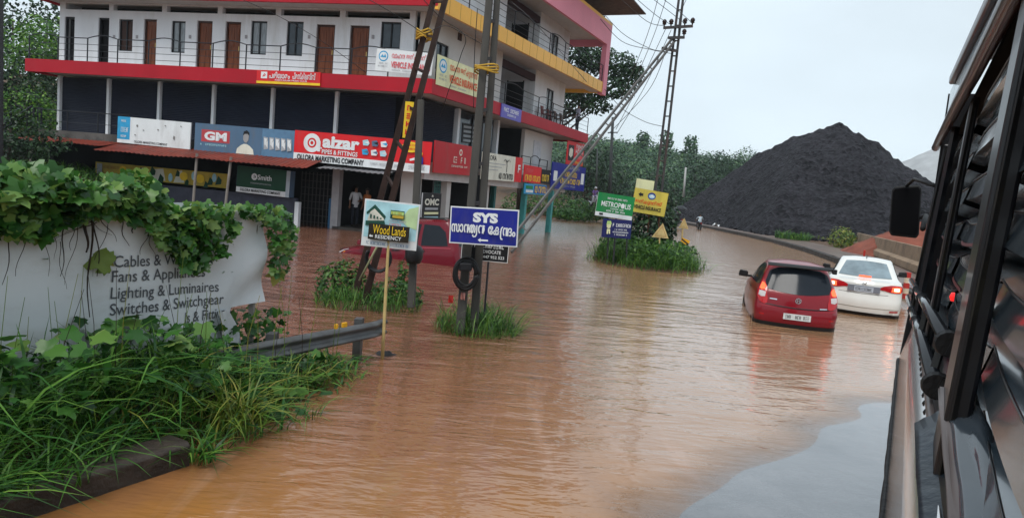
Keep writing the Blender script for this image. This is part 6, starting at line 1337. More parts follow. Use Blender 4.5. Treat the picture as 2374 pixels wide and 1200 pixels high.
# creeper
vp = [(-620, 415), (-400, 392), (-260, 400), (-100, 385), (0, 388), (60, 380), (110, 388), (215, 425), (290, 408), (345, 402), (372, 440), (385, 470), (440, 472), (500, 478), (560, 476), (625, 474), (672, 488), (692, 535), (680, 590), (662, 640), (640, 648), (622, 612), (628, 560), (600, 512), (565, 505), (545, 545), (520, 590), (492, 606), (460, 632), (432, 628), (408, 590), (372, 566), (330, 520), (262, 500), (180, 510), (150, 520), (110, 556), (70, 555), (20, 540), (-100, 530), (-260, 540), (-620, 560)]
root = empty('creeper', AB(3.4, -5.9, .3), 'broad-leaved green creeper draped over the top and right end of the white banner', 'creeper')
q = in_poly(vp, 3700); P = []; Nn = []; SZ = []
for x, y in q:
    b = -5.72 + rng.uniform(-.16, .30) * (1 if y < 470 else .55) - (.10 if y < 430 else 0); p_ = PB(x, y, b); P.append(p_); tocam = (CAM - p_) / np.linalg.norm(CAM - p_); Nn.append(tocam * .55 + np.array([0, 0, .65]) + rng.standard_normal(3) * .62); SZ.append(np.interp(x, [-200, 250, 480, 690], [.112, .100, .082, .070]))
leaves(P, Nn, np.array(SZ), lf_bright, 'foliage', root)
P2 = [AB(rng.uniform(1.2, 5.0), rng.uniform(-6.55, -5.85), rng.uniform(1.15, 1.72)) for _ in range(900)]
leaves(P2, rng.standard_normal((900, 3)) * .5 + np.array([0, 0, .8]), .15, lf_mid, 'back_foliage', root)
xs = [(232, 600), (238, 625), (248, 590), (640, 640), (245, 612)]
leaves([PB(x, y, BB + .05) for x, y in xs], [np.array([.4, -.8, .4])] * 5, .16, lf_yel, 'yellow_leaves', root)
mb = MB()
for x0, y0, x1, y1, r0 in ((28, 520, 5, 660, .005), (60, 515, 36, 640, .004), (155, 505, 140, 640, .006), (166, 510, 164, 580, .004), (212, 495, 208, 735, .009), (205, 490, 200, 585, .016), (218, 490, 225, 640, .007), (232, 500, 270, 560, .004), (280, 500, 300, 570, .005), (345, 520, 325, 590, .004), (310, 500, 308, 540, .010), (120, 520, 125, 600, .003), (180, 520, 150, 660, .003), (250, 520, 215, 640, .003), (440, 560, 470, 640, .004), (140, 560, 155, 670, .003), (100, 520, 112, 640, .003), (195, 520, 120, 560, .003), (225, 515, 150, 540, .004), (240, 505, 180, 530, .003), (350, 540, 360, 600, .003), (200, 510, 260, 545, .003)):
    b = BB + .045; n = 9; ph = rng.uniform(0, 6)
    mb.tube([PB(x0 + (x1 - x0) * t + 9 * math.sin(4 * t + ph) * t * (1 - t) * 4, y0 + (y1 - y0) * t, b + .02 * math.sin(5 * t + ph)) for t in np.linspace(0, 1, n)], [r0 * (1.1 - .7 * t) for t in np.linspace(0, 1, n)], m_stem, 5)
mb.build('stems', root, smooth=True)
# guard rail
root = empty('guard_rail', AB(6.4, -5.42, -.3), 'rain-darkened steel guard rail with yellow reflectors running out of the weeds into the flood', 'guard rail')
m_gr = M('grey_guard_rail_steel', (.11, .112, .115), rough=.42, var=.3, scale=3, metal=.35, stain=(.05, .04, .03), stain_amt=.8)
prof = [(-.03, .07), (-.01, .075), (.025, .09), (.027, .11), (-.01, .135), (-.03, .165), (-.01, .195), (.027, .22), (.025, .24), (-.01, .262), (-.03, .268)]
mb = MB(); mb.grid([[AB(a, -5.42 + b - (.06 if a > 6.55 else 0), z + .205) for b, z in prof] for a in list(np.linspace(2.6, 6.62, 16))], m_gr); o = mb.build('beam', root, smooth=True, recalc=False); q = o.modifiers.new('t', 'SOLIDIFY'); q.thickness = .004
for a in (3.0, 4.9, 6.2):
    mb = MB(); mb.bar(AB(a, -5.54, -.4), AB(a, -5.54, .52), .09, .14, m_gr); mb.build('post', root)
mb = MB(); m_refl = M('yellow_reflector', (.75, .38, .02), rough=.35)
for x, y in ((796, 752), (777, 756)): q = PB(x, y, -5.385); mb.hexa([q + V_H * sx * (.035 if x > 790 else .02) + V_B * by + np.array([0, 0, sz * .028]) for sz in (-1, 1) for sx, by in ((-1, 0), (1, 0), (1, .03), (-1, .03))], m_refl)
mb.build('reflector', root, bevel=.006)
# dark broken lump beside the rail end
mb = MB(); c = PZ(893, 826, -.03)
mb.grid([[c + np.array([math.cos(a) * math.sin(t) * .13, math.sin(a) * math.sin(t) * .11, math.cos(t) * .07]) * (1 + .25 * nz3(math.cos(a) * 2, math.sin(a) * 2, t * 2)) for a in np.linspace(0, 2 * math.pi, 16, endpoint=False)] for t in np.linspace(.05, 3.0, 9)], M('dark_wet_stone', (.022, .02, .02), rough=.6, bump=.6), wrap=True)
tag(mb.build('stone', smooth=True), 'dark wet stone at the foot of the bamboo stick', 'stone')
# --- weeds of the bank
def bank_ok(a, b):
    edge = -4.35 - sstep(3.6, 6.6, a) * .55; return b < edge
def bank_pts(n, a0=0.5, a1=6.75, b0=-6.6, b1=-4.3, k=1.0):
    out_ = []
    while len(out_) < n:
        a, b = rng.uniform(a0, a1), rng.uniform(b0, b1)
        if not bank_ok(a, b) or (2.15 < a < 3.2 and -4.66 < b < -4.30) or (a < 3.1 and b > -4.62): continue
        out_.append((a, b))
    return np.array(out_)
def on_ground(q, dz=0.0):
    return [AB(a, b, gz(*AB(a, b)[:2]) + dz) for a, b in q]
def hfac(q):   # taller by the banner, low at the water's edge and at the rail's far end
    return np.array([np.interp(a, [1.5, 3.3, 4.2, 5.0, 6.6], [.70, .57, .40, .24, .22]) * np.interp(b, [-6, -5.2, -4.4], [.85, .95, .80]) for a, b in q])
q = bank_pts(8800); o = blades(on_ground(q, -.02), hfac(q), .011, .8, lf_grass, 'grass'); tag(o, kind='stuff')
q = bank_pts(1700); o = blades(on_ground(q, .08), hfac(q) * 1.08, .025, 1.0, lf_mid, 'broad_grass', seg=5); tag(o, kind='stuff')
q = bank_pts(700, a1=5.4, b1=-4.5); hh = hfac(q) * rng.uniform(.4, 1.2, len(q)); P = np.array(on_ground(q)); P[:, 2] += hh
o = leaves(P, rng.standard_normal((len(q), 3)) * .5 + np.array([.15, -.25, .8]), rng.choice([.06, .09, .13], len(q)), lf_mid, 'weeds'); tag(o, kind='stuff')
q = bank_pts(130, a1=4.2, b0=-5.75, b1=-5.0); P = np.array(on_ground(q)); P[:, 2] += hfac(q) * rng.uniform(.75, 1.25, len(q))
o = leaves(P, rng.standard_normal((len(q), 3)) * .45 + np.array([.1, -.3, .8]), .125, lf_bright, 'weeds'); tag(o, kind='stuff')
def tuft(name, label, c, n, rad_, h, w, bend, mat, cat='grass tuft', group=None, seg=5):
    ang = rng.uniform(0, 6.28, n); rr_ = rad_ * np.sqrt(rng.uniform(0, 1, n)); P = np.stack([c[0] + np.cos(ang) * rr_, c[1] + np.sin(ang) * rr_, np.full(n, c[2])], 1)
    return tag(blades(P, h, w, bend, mat, name, seg=seg), label, cat, group)
tuft('grass_tuft', 'yellow-green grass tuft arching out of the bank just beyond the dark kerb block', AB(3.72, -4.58, .06), 120, .20, .50, .014, .95, lf_yel)
tuft('grass_tuft', 'small bright green tuft at the lower left, in front of the kerb block', AB(2.05, -4.45, .08), 60, .14, .34, .016, 1.1, lf_grass)
tuft('grass_tuft', 'drooping green tuft on the end of the dark kerb block', AB(3.20, -4.28, .02), 34, .10, .26, .017, 1.2, lf_grass)
tuft('grass_tuft', 'sparse tuft standing in the water off the point of the bank', AB(4.42, -4.50, -.15), 36, .12, .46, .010, .8, lf_grass)
q = bank_pts(420, a0=2.8, a1=5.6, b0=-5.3, b1=-4.3); o = blades(on_ground(q, 0), .42, .013, .9, lf_yel, 'pale_grass'); tag(o, kind='stuff')
P = [AB(rng.uniform(4.1, 5.2), rng.uniform(-6.1, -5.6), rng.uniform(.1, .72)) for _ in range(420)]; o = leaves(P, rng.standard_normal((420, 3)) * .6 + np.array([.1, -.3, .6]), .075, lf_mid, 'weeds'); tag(o, kind='stuff')
for k_, (a_, b_) in enumerate(((1.9, -4.50), (2.3, -4.42), (2.55, -4.52))):
    tuft('grass_tuft', ['green tuft spilling over the near end of the dark kerb block', 'thin green blades hanging across the top of the dark kerb block', 'small tuft behind the middle of the dark kerb block'][k_], AB(a_, b_, .12), (70, 26, 40)[k_], .16, .40, .013, 1.15, lf_grass)
for k_, (a_, b_, lb_) in enumerate(((1.25, -4.40, 'tall green tuft filling the lower left corner, nearest the camera'), (1.62, -4.46, 'bushy green tuft at the lower left, over the near end of the kerb block'), (1.75, -4.70, 'leafy green tuft just behind the near end of the kerb block'))):
    tuft('grass_tuft', lb_, AB(a_, b_, .08), 130, .22, .50, .017, 1.0, lf_grass)
# thin seed stalks in front of the banner
mb = MB()
for k in range(46):
    a, b = rng.uniform(1.6, 5.6), rng.uniform(-5.65, -5.0); g_ = gz(*AB(a, b)[:2]); h = rng.uniform(.7, 1.15); dx = rng.uniform(-.15, .2); p0 = AB(a, b, g_)
    mb.tube([p0, p0 + V_H * dx * .3 + np.array([0, 0, h * .6]), p0 + V_H * dx + np.array([0, 0, h])], [.0035, .003, .002], lf_yel if k % 3 else m_stem, 4, cap=False)
tag(mb.build('seed_stalks'), kind='stuff')
# --- grass and bushes in the flood
def mound_pts(k, n, f=1.0):
    mx_, my_, rx, ry, h = MOUNDS[k]; a = rng.uniform(0, 6.28, n); r_ = np.sqrt(rng.uniform(0, 1, n)) * f; x, y = mx_ + np.cos(a) * r_ * rx * .95, my_ + np.sin(a) * r_ * ry * .95
    return np.array([(X, Y_, max(-.1, gz(X, Y_))) for X, Y_ in zip(x, y)])
P = np.concatenate([mound_pts(0, 4600, 1.08), mound_pts(0, 700, 1.32)]); o = blades(P, np.array([.55 + .30 * nz3(p_[0] * 1.1, p_[1] * 1.1, 3) for p_ in P]), .018, .9, lf_grass, 'island_grass', seg=4, jit=.45); tag(o, kind='stuff')
P = mound_pts(0, 2600, 1.0); P[:, 2] += rng.uniform(.10, .70, len(P)); o = leaves(P, rng.standard_normal((len(P), 3)) * .6 + np.array([0, -.2, .6]), .13, lf_bush, 'island_weeds', shape=OVAL); tag(o, kind='stuff')
P = mound_pts(1, 1000, 1.15); o = blades(P, .44, .011, .85, lf_grass, 'grass_tuft', seg=4, jit=.5); tag(o, 'thick grass clump round the foot of the concrete poles', 'grass tuft')
P = mound_pts(2, 700); o = blades(P, .36, .011, .8, lf_grass, 'grass_tuft', seg=4); tag(o, 'low grass clump round the foot of the rusty leaning poles', 'grass tuft')
def bush(name, label, c, r3, n, size, mat, cat='bush', shape=OVAL, zmin=-.2, group=None, up=.5):
    D = rng.standard_normal((n, 3)); D /= np.linalg.norm(D, axis=1)[:, None]; rr_ = rng.uniform(.45, 1, n) ** .5; lump = np.array([1 + .28 * nz3(*(d * 1.9 + np.array([c[0], c[1], 0]))) for d in D]); P = v3(c) + D * np.array(r3) * (rr_ * lump)[:, None]; k = P[:, 2] > zmin; P, D = P[k], D[k]
    root = empty(name, (c[0], c[1], zmin), label, cat, group); leaves(P, D + rng.standard_normal(P.shape) * .5 + np.array([0, 0, up]), size, mat, 'foliage', root, shape)
    mb = MB()
    for k in range(5): e = v3(c) + rng.standard_normal(3) * np.array(r3) * .4; mb.tube([(c[0], c[1], zmin), ((c[0] + e[0]) / 2, (c[1] + e[1]) / 2, (zmin + e[2]) / 2 + .1), e], [.018 * r3[2] + .004, .012 * r3[2] + .003, .005], m_bark, 5)
    mb.build('stems', root); return root
c = PZ(790, 690, 0); bush('bush', 'leafy bush left of the rusty poles in the flood', (c[0], c[1] + .1, .22), (.50, .40, .46), 1300, .08, lf_bush)
c = PZ(900, 700, 0); bush('bush', 'low leafy bush between the rusty poles and the dark concrete pole', (c[0] + .1, c[1] + .1, .12), (.55, .34, .30), 900, .08, lf_bush)
c = PZ(925, 690, 0); bush('bush', 'small upright plant by the dark concrete pole', (c[0], c[1] + .25, .36), (.14, .14, .34), 150, .09, lf_bush)
c = PY(1505, 535, 25.0); bush('bush', 'dark creeper bush wrapping the foot of the island lattice pole', (c[0], c[1], c[2] - .1), (.85, .7, 1.15), 1500, .17, lf_dark, zmin=-.1)
c = PY(1548, 520, 25.6); bush('bush', 'dark shrub right of the yellow board on the island', (c[0], c[1], c[2]), (.42, .5, .85), 600, .15, lf_dark, zmin=-.1)
c = PY(1470, 575, 24.2); bush('bush', 'mid green shrub below the two navy and green boards on the island', (c[0], c[1], .35), (.75, .6, .50), 800, .14, lf_bush, zmin=-.1)
# --- trees
def tree(name, label, base, h, lobes, n, size, mat, trunk_r=.25, cat='tree', group=None, limbs=True):
    """lobes: (dx, dy, z, rx, ry, rz) clumps of the crown round the trunk"""
    base = v3(base); root = empty(name, base, label, cat, group); P = []; D0 = []; tot = sum((l[3] * l[4] * l[5]) ** .66 for l in lobes)
    for l in lobes:
        m = int(n * (l[3] * l[4] * l[5]) ** .66 / tot); D = rng.standard_normal((m, 3)); D /= np.linalg.norm(D, axis=1)[:, None]; rr_ = rng.uniform(.25, 1, m) ** .45; lump = np.array([1 + .34 * nz3(*(d * 2.2 + np.array([l[0], l[2], base[0]]))) + .16 * nz3(*(d * 5 + l[1])) for d in D])
        P.append(base + np.array(l[:3]) + D * np.array(l[3:]) * (rr_ * lump)[:, None]); D0.append(D)
    P = np.concatenate(P); D0 = np.concatenate(D0); leaves(P, D0 * .7 + rng.standard_normal(P.shape) * .55 + np.array([0, 0, .5]), size, mat, 'crown', root, OVAL, droop=.15)
    mb = MB(); top = base + np.array([0, 0, h * .62]); mb.tube([base, base + (top - base) * .5 + rng.standard_normal(3) * .02 * h * np.array([1, 1, 0]), top], [trunk_r, trunk_r * .75, trunk_r * .4], m_bark, 9); 
    if limbs:
        for l in lobes: e = base + np.array(l[:3]); s0 = base + np.array([0, 0, min(h * .6, max(h * .25, l[2] * .6))]); mb.tube([s0, (s0 + e) / 2 + np.array([0, 0, -.05 * h]), e], [trunk_r * .42, trunk_r * .28, trunk_r * .1], m_bark, 6)
    mb.build('trunk', root, smooth=True); return root
bt = PY(1375, 185, 53); bx, by = bt[0], bt[1]
def T(x, y, Y): q = PY(x, y, Y); return (q[0] - bx + 4.6, q[1] - by - 1, q[2])
def lob(x, y, Y, r): q = T(x, y, Y); return (q[0], q[1], q[2], r[0], r[1], r[2])
tree('rain_tree', 'large dark spreading tree rising behind the right end of the building', (bx - 4.6, by + 1, 0), 14, [lob(1375, 135, 53, (1.8, 1.8, 1.2)), lob(1425, 150, 53, (2.0, 2, 1.0)), lob(1455, 180, 53, (1.3, 1.5, .9)), lob(1415, 205, 52, (1.9, 1.8, .8)), lob(1360, 215, 53, (1.8, 1.8, 1.0)), lob(1330, 130, 54, (2.0, 2, 1.6)), lob(1385, 245, 52, (1.2, 1.2, .6)), lob(1330, 230, 54, (1.6, 1.5, 1.5)), lob(1475, 165, 53, (.7, .9, .5)), lob(1345, 35, 54, (1.6, 1.6, 1.6))], 8500, .25, lf_dark, .32)
# slope at the left
for k, (x, y, Y, r3, sz, mt, lab) in enumerate([(70, 110, 36, (2.3, 1.8, 1.6), .26, lf_slope, 'bright green bushy tree in the gap left of the building, topmost of the lighter ones'), (110, 95, 37.5, (1.5, 1.5, 1.4), .24, lf_slope, 'light green tree touching the left edge of the white upper wall'), (30, 30, 44, (6.0, 3, 4.2), .40, lf_dark, 'dark tree filling the top left corner of the photo'), (110, 25, 46, (4, 3, 3.0), .40, lf_dark, 'dark tree behind the left end of the red roof band'), (40, 190, 34, (2.0, 1.6, 1.8), .26, lf_dark, 'shadowy shrub below the bright bushes at the left'), (105, 200, 36, (1.8, 1.6, 1.9), .26, lf_dark, 'shadowy shrub against the left end of the shutters'), (60, 250, 32, (1.9, 1.2, .9), .20, lf_slope, 'low green bush behind the stair railing'), (25, 300, 27, (1.6, 1.2, 1.0), .20, lf_dark, 'dark weedy bush under the stair railing')]):  # lower shrubs take the dark leaf colour to paint the shadow there
    p_ = PY(x, y, Y); g_ = gz(p_[0], p_[1]); hh = max(1.0, p_[2] - g_ + r3[2]); dz = p_[2] - g_
    tree('bushy_tree', lab, (p_[0], p_[1], g_), hh, [(0, 0, dz, *r3), (-r3[0] * .7, 0, dz - r3[2] * .5, r3[0] * .7, r3[1] * .7, r3[2] * .6), (r3[0] * .7, .2, dz - r3[2] * .4, r3[0] * .7, r3[1] * .7, r3[2] * .6), (.2, 0, dz * .45, r3[0] * .8, r3[1] * .7, dz * .45)], 2800, sz * .68, mt, .12, group='trees on the left slope')
P = [(x, y, gz(x, y)) for x, y in zip(rng.uniform(-27, -13.5, 6500), rng.uniform(15, 34, 6500))]; P = [p_ for p_ in P if p_[2] > .15]
o = blades(P, .5, .05, .7, lf_grass, 'slope_grass', seg=3); tag(o, kind='stuff')
mb = MB(); pp = [PZ(x, y, 1.3) for x, y in ((-60, 372), (10, 384), (60, 396), (110, 412))]; mb.grid([[(p_[0] + dx, p_[1] + dy, gz(p_[0] + dx, p_[1] + dy) + .03) for dx, dy in ((-.2, -.5), (.1, 0), (.3, .5))] for p_ in pp], M('pinkish_dirt_path', (.30, .19, .15), rough=.8, var=.2)); tag(mb.build('path', keep=True, recalc=False), kind='structure')
# overgrown bank across the water, right of the building
for k, (x, y, Y, r3, lab) in enumerate([(1300, 478, 63, (1.9, 1.4, 1.25), 'round green bush on the far bank, half behind the teal column'), (1345, 485, 62, (1.7, 1.3, 1.0), 'low green bush on the far bank right of the long stay'), (1385, 490, 61, (1.5, 1.2, .9), 'green bush on the far bank behind the bright green board'), (1255, 480, 64, (2.2, 1.4, 1.3), 'dark bush on the far bank seen under the building'), (1205, 480, 64, (2.0, 1.4, 1.4), 'bush on the far bank framed between the teal columns'), (1325, 498, 58, (1.7, .9, .6), 'brownish weeds at the water line of the far bank')]):
    p_ = PY(x, y, Y); bush('bush', lab, (p_[0], p_[1], max(.5, p_[2])), r3, 900, .22, lf_bush if k % 2 == 0 else lf_mid, zmin=.1, group='bushes on the far bank')
RT = [(1368, 395, 92, 3.6, 0, 'dark tree beside the building end, nearest the leaning stay'), (1397, 385, 96, 3.6, 0, 'dark leafy tree right behind the thin far pole'), (1440, 425, 100, 3.8, 1, 'green tree above the bright green board'), (1480, 420, 108, 4.0, 1, 'green tree above the blank cream board'), (1345, 380, 100, 4.2, 0, 'tall dark tree at the foot of the hill beside the building'), (1560, 440, 112, 4.0, 1, 'green tree just right of the island lattice pole'), (1610, 415, 116, 5.0, 0, 'dark round tree left of the coal pile'), (1655, 405, 120, 5.2, 0, 'broad dark tree behind the short pale pole'), (1690, 410, 118, 4.6, 0, 'dark tree touching the left slope of the coal pile'), (1725, 385, 124, 4.2, 1, 'lighter pointed tree rising over the coal slope'), (1640, 440, 104, 3.2, 0, 'low dark tree at the left foot of the coal pile'), (1740, 400, 128, 4, 1, 'small tree farthest right before the coal pile'), (1520, 435, 104, 3.5, 0, 'dark tree directly behind the island lattice pole'), (1420, 370, 118, 4.4, 1, 'tree higher on the hill between the two thin poles')]
for x, y, Y, r_, dk, lab in RT:
    p_ = PY(x, y, Y); g_ = gz(p_[0], p_[1]); dz = max(1.5, p_[2] - g_)
    tree('roadside_tree', lab, (p_[0], p_[1], g_), dz + r_ * .7, [(0, 0, dz, r_ * .8, r_ * .8, r_ * .62), (-r_ * .6, .3, dz - r_ * .45, r_ * .6, r_ * .6, r_ * .5), (r_ * .6, -.2, dz - r_ * .4, r_ * .6, r_ * .6, r_ * .5), (.2, -.4, dz + r_ * .45, r_ * .45, r_ * .45, r_ * .4), (0, -.5, dz * .45, r_ * .8, r_ * .7, dz * .45)], 2300, .40, lf_dark if dk == 0 else lf_hill, .2, group='trees at the foot of the hill')
# wooded hill: one far mass of crowns
P = []; Nn = []; SZ = []
for k in range(760):
    y = rng.uniform(118, 205); x = rng.uniform(-5, 105) ; g_ = gz(x, y)
    if g_ < .8: continue
    r_ = rng.uniform(1.8, 3.6); c = np.array([x, y, g_ + r_ * .8 + rng.uniform(0, 1.6)]); m = 170; D = rng.standard_normal((m, 3)); D /= np.linalg.norm(D, axis=1)[:, None]; D[:, 2] = np.abs(D[:, 2]) * 1.0 - .25; lump = 1 + .3 * rng.standard_normal(m) * .6
    P.append(c + D * np.array([r_, r_, r_ * rng.uniform(.8, 1.4)]) * np.reshape(lump, (-1, 1))); Nn.append(D + rng.standard_normal((m, 3)) * .5 + np.array([0, 0, .4])); SZ.append(np.full(m, rng.uniform(.45, .70)))
o = leaves(np.concatenate(P), np.concatenate(Nn), np.concatenate(SZ), lf_hill, 'woods', shape=[(0, -.1), (.34, .4), (0, 1.0), (-.34, .4)], droop=.1); tag(o, kind='stuff')
# tall pale-stemmed palms/slim trees poking out of the hill line
for x, y, Y, lab in ((1545, 318, 150, 'slender tree with a small crown standing up from the hill line'), (1602, 330, 150, 'slender pointed tree on the hill line right of the lattice pole'), (1490, 318, 160, 'slim tree on the crest left of the lattice pole')):
    p_ = PY(x, y, Y); g_ = gz(p_[0], p_[1]); dz = p_[2] - g_; tree('slim_tree', lab, (p_[0], p_[1], g_), dz + 1, [(0, 0, dz, 1.6, 1.6, 1.5), (.6, 0, dz - 1.4, 1.2, 1.2, 1.0), (-.7, .2, dz - 2.4, 1.3, 1.3, 1.2)], 420, .7, lf_hill, .16, group='slender trees on the hill line')
# --- greenery at the foot of the coal
c = PZ(1838, 553, .35); tuft('grass_tuft', 'bright green grass patch at the foot of the coal pile', (c[0], c[1], .3), 420, 1.3, .62, .06, .6, lf_grass, seg=3)
c = PZ(1962, 572, .35); bush('bush', 'yellow-green shrub left of the concrete barriers', (c[0], c[1] + .8, .85), (.95, .9, .85), 700, .15, lf_yel, zmin=.25); bush('bush', 'green shrub at the corner of the first barrier', (c[0] + .9, c[1] + 1.6, .75), (.6, .6, .6), 380, .15, lf_bush, zmin=.25)
c = PZ(1915, 556, .35); tuft('grass_tuft', 'thin weeds between the coal pile and the yellow-green shrub', (c[0], c[1], .28), 200, 1.2, .40, .05, .7, lf_yel, seg=3)
# --- barriers, bollard
m_bar = M('tan_barrier_concrete', (.30, .215, .145), rough=.75, var=.2, scale=1.2, stain=(.10, .075, .055), stain_amt=.8)
b0, b1 = PZ(1985, 573, .30), PZ(2125, 628, .30); dv = (b1 - b0); LL = np.linalg.norm(dv); dv /= LL; nv = np.array([dv[1], -dv[0], 0]); nv = nv if nv[1] < 0 else -nv; kN = 5; sg = LL / 4.0
cap_m = M('pale_barrier_foot', (.52, .47, .42), rough=.6, var=.15)
for k in range(kN + 1):
    root = empty('concrete_barrier', b0 + dv * sg * (k + .5), ['tan concrete barrier at the left end of the row, beside the shrubs', 'second tan concrete barrier from the shrubs', 'third tan concrete barrier from the shrubs', 'tan concrete barrier in front of the red soil heap, fourth from the shrubs', 'tan concrete barrier just left of the black mirror', 'tan concrete barrier hidden mostly by the black mirror post'][k], 'barrier', 'concrete barriers along the yard')
    A0, A1 = b0 + dv * (sg * k + .03), b0 + dv * (sg * (k + 1) - .03); pr_ = [(.30, 0), (.30, .10), (.28, .30), (.10, .42), (.07, 1.02), (-.07, 1.02), (-.10, .42), (-.28, .30), (-.30, .10), (-.30, 0)]
    mb = MB(); mb.extrude([A0 + nv * q_ + np.array([0, 0, z]) for q_, z in pr_], A1 - A0, m_bar); mb.build('block', root, bevel=.015)
    mb = MB(); mb.extrude([A0 + nv * q_ + np.array([0, 0, z]) for q_, z in ((.31, .20), (.292, .315), (.112, .43), (.108, .40), (.25, .22))], A1 - A0, cap_m); mb.build('painted_ledge', root)
def striped(label, p_, h, r_, n):
    root = empty('bollard', p_, label, 'bollard'); p_ = v3(p_); mr, mw = M('bollard_red', (.42, .03, .025), rough=.5), M('bollard_cream', (.60, .48, .36), rough=.5)
    for k in range(n): mb = MB(); mb.tube([p_ + np.array([0, 0, h * k / n]), p_ + np.array([0, 0, h * (k + 1) / n])], r_ * (1.0 if k % 2 else 1.04), mr if k % 2 == 0 else mw, 14); mb.build('band', root, smooth=False)
p_ = PZ(2097, 692, .2); striped('red and cream banded bollard at the kerb beside the black vehicle post', p_, .72, .075, 5)
p_ = PZ(2002, 600, .28); mb = MB(); mb.tube([p_, p_ + np.array([0, 0, .42])], .05, M('red_marker', (.50, .03, .02), rough=.5), 10); mb.lathe(p_ + np.array([0, 0, .42]), (0, 0, 1), [(0, .05), (.03, .03), (.04, 0)], M('red_marker', (.5, .03, .02)), 10); tag(mb.build('marker_post'), 'short red marker post on the footpath above the white saloon', 'marker post')
p_ = PZ(1663, 524, .3); mb = MB(); mb.grid([[p_ + np.array([i * .22 - .4, j * .2 - .2, .10 + .22 * math.sin(i * 1.9 + j) * math.cos(j)]) for i in range(5)] for j in range(4)], s_white); tag(mb.build('plastic_sheet', smooth=True, recalc=False), 'scrap of white plastic lying at the foot of the coal pile', 'litter')
# bits of leaf and twig floating on the flood
P = []; 
for k in range(70):
    y = rng.uniform(4.2, 22); x = rng.uniform(-4.5, 4.5 + .15 * y)
    if abs(x - .1 * y + 1.2) > 2.6 and k % 3: continue
    if gz(x, y) < -.06: P.append((x, y, .006))
o = leaves(P, np.array([[0, 0, 1.]] * len(P)) + rng.standard_normal((len(P), 3)) * .08, .042, leaf_mat('drifting_leaf', (.05, .035, .015), (.10, .08, .02), (.16, .20, .05)), 'debris', shape=OVAL, droop=.05); tag(o, kind='stuff')
# ------------------------------------------------------------------ the bus at the right edge, seen along its flank
m_bk = M('black_bus_paint', (.008, .009, .012), rough=.38, var=.3, scale=3, coat=.15, spec=.35); m_bkm = M('worn_black_frame', (.014, .014, .015), rough=.45, var=.4, scale=4, stain=(.10, .09, .045), stain_amt=.35, stretch=(1, 1, .5))
m_silver = M('silver_bus_panel', (.68, .65, .64), rough=.20, var=.05, metal=.75, scale=1.5, coat=.4, bump=.04, bscale=6); m_vin = M('black_vinyl_curtain', (.030, .045, .058), rough=.17, var=.25, scale=3, coat=.5, spec=.7, bump=.03, bscale=7, stretch=(1, 1, .5))
m_rub = M('black_rubber_edge', (.010, .010, .011), rough=.6, bump=.4, bscale=30); m_eave = M('dark_maroon_gutter', (.045, .018, .018), rough=.4, var=.4, scale=4, coat=.3); m_roofp = M('blue_grey_roof_strip', (.20, .27, .31), rough=.22, var=.1, coat=.5)
m_redrefl = M('red_pleat_reflection', (.13, .006, .009), rough=.4); m_pipe = M('black_steel_pipe', (.02, .022, .026), rough=.16, coat=.6, var=.2); m_lining = M('brown_grey_lining', (.13, .105, .10), rough=.4, var=.2, scale=5)
def BP(a, b, dz): return AB(a, b, CAM_H + dz)
bus = empty('bus', AB(1.5, 1.2, 0), 'dark bus along the right edge with pleated black vinyl curtains between its window posts', 'bus')
def E2(a): return (.157 - .0148 * a, .505)
def E1(a): return (.230 - .0285 * a, .80)
def strip(name, fa, fb, a0, a1, mat, th=0, n=14, parent=bus, wob=0.0):
    mb = MB(); mb.grid([[BP(a, *(f(a)))+ V_B * wob * nz3(a * 3, i) for i, f in enumerate((fa, fb))] for a in np.linspace(a0, a1, n)], mat); o = mb.build(name, parent, recalc=False, smooth=True)
    if th: q = o.modifiers.new('t', 'SOLIDIFY'); q.thickness = th; q.offset = 0
    return o
# skirt panel, its rivet strip and rubber edge
lo = lambda a: (.036 + .0015 * a, -.80); up = lambda a: (.116 - .002 * a, -.52)
strip('skirt_panel', lo, up, .55, 4.72, m_silver, .004)
mb = MB(); mb.tube([BP(a, lo(a)[0] - .004, -.805 + .004 * nz3(a * 9, 0)) for a in np.linspace(.55, 4.72, 40)], [.010 + .005 * nz3(a * 7, 4) for a in np.linspace(.55, 4.72, 40)], m_rub, 8); mb.build('rubber_edge', bus, smooth=True)
mb = MB(); mb.tube([BP(a, up(a)[0] + .002, up(a)[1] + .012) for a in np.linspace(1.9, 4.7, 30)], .013, m_lining, 8)
for a in np.arange(2.0, 4.7, .11): mb.lathe(BP(a, up(a)[0] - .010, up(a)[1] + .006), -V_B, [(0, .009), (.004, .008), (.007, 0)], m_bkm, 8)
mb.build('rivet_strip', bus, smooth=True)
strip('sill', lambda a: (.118 - .002 * a, -.505), lambda a: (.32, -.43), .55, 4.9, m_bk, .01)
# lower body, roof, front end and dark inside
mb = MB(); X = lambda a, b, z: tuple(AB(a, b, z))
mb.box(-3.0, 4.72, .065, 2.45, .55, 1.38, m_bk, X); mb.build('lower_body', bus, bevel=.02)
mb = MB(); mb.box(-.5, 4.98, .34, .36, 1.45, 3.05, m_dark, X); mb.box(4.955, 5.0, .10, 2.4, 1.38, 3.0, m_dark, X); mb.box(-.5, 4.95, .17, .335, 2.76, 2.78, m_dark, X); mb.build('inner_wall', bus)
mb = MB(); mb.grid([[BP(a, E1(a)[0] + q, .80 + .22 * math.sin(min(1, q / .5) * math.pi / 2)) for q in (.0, .05, .15, .3, .5, 1.2, 2.1)] for a in np.linspace(-.5, 4.5, 8)], m_eave); mb.build('roof', bus, smooth=True, recalc=False)
strip('roof_side', lambda a: (E1(a)[0] + .012, .785), lambda a: (E2(a)[0] + .02, .53), -.3, 4.75, m_roofp, .006)
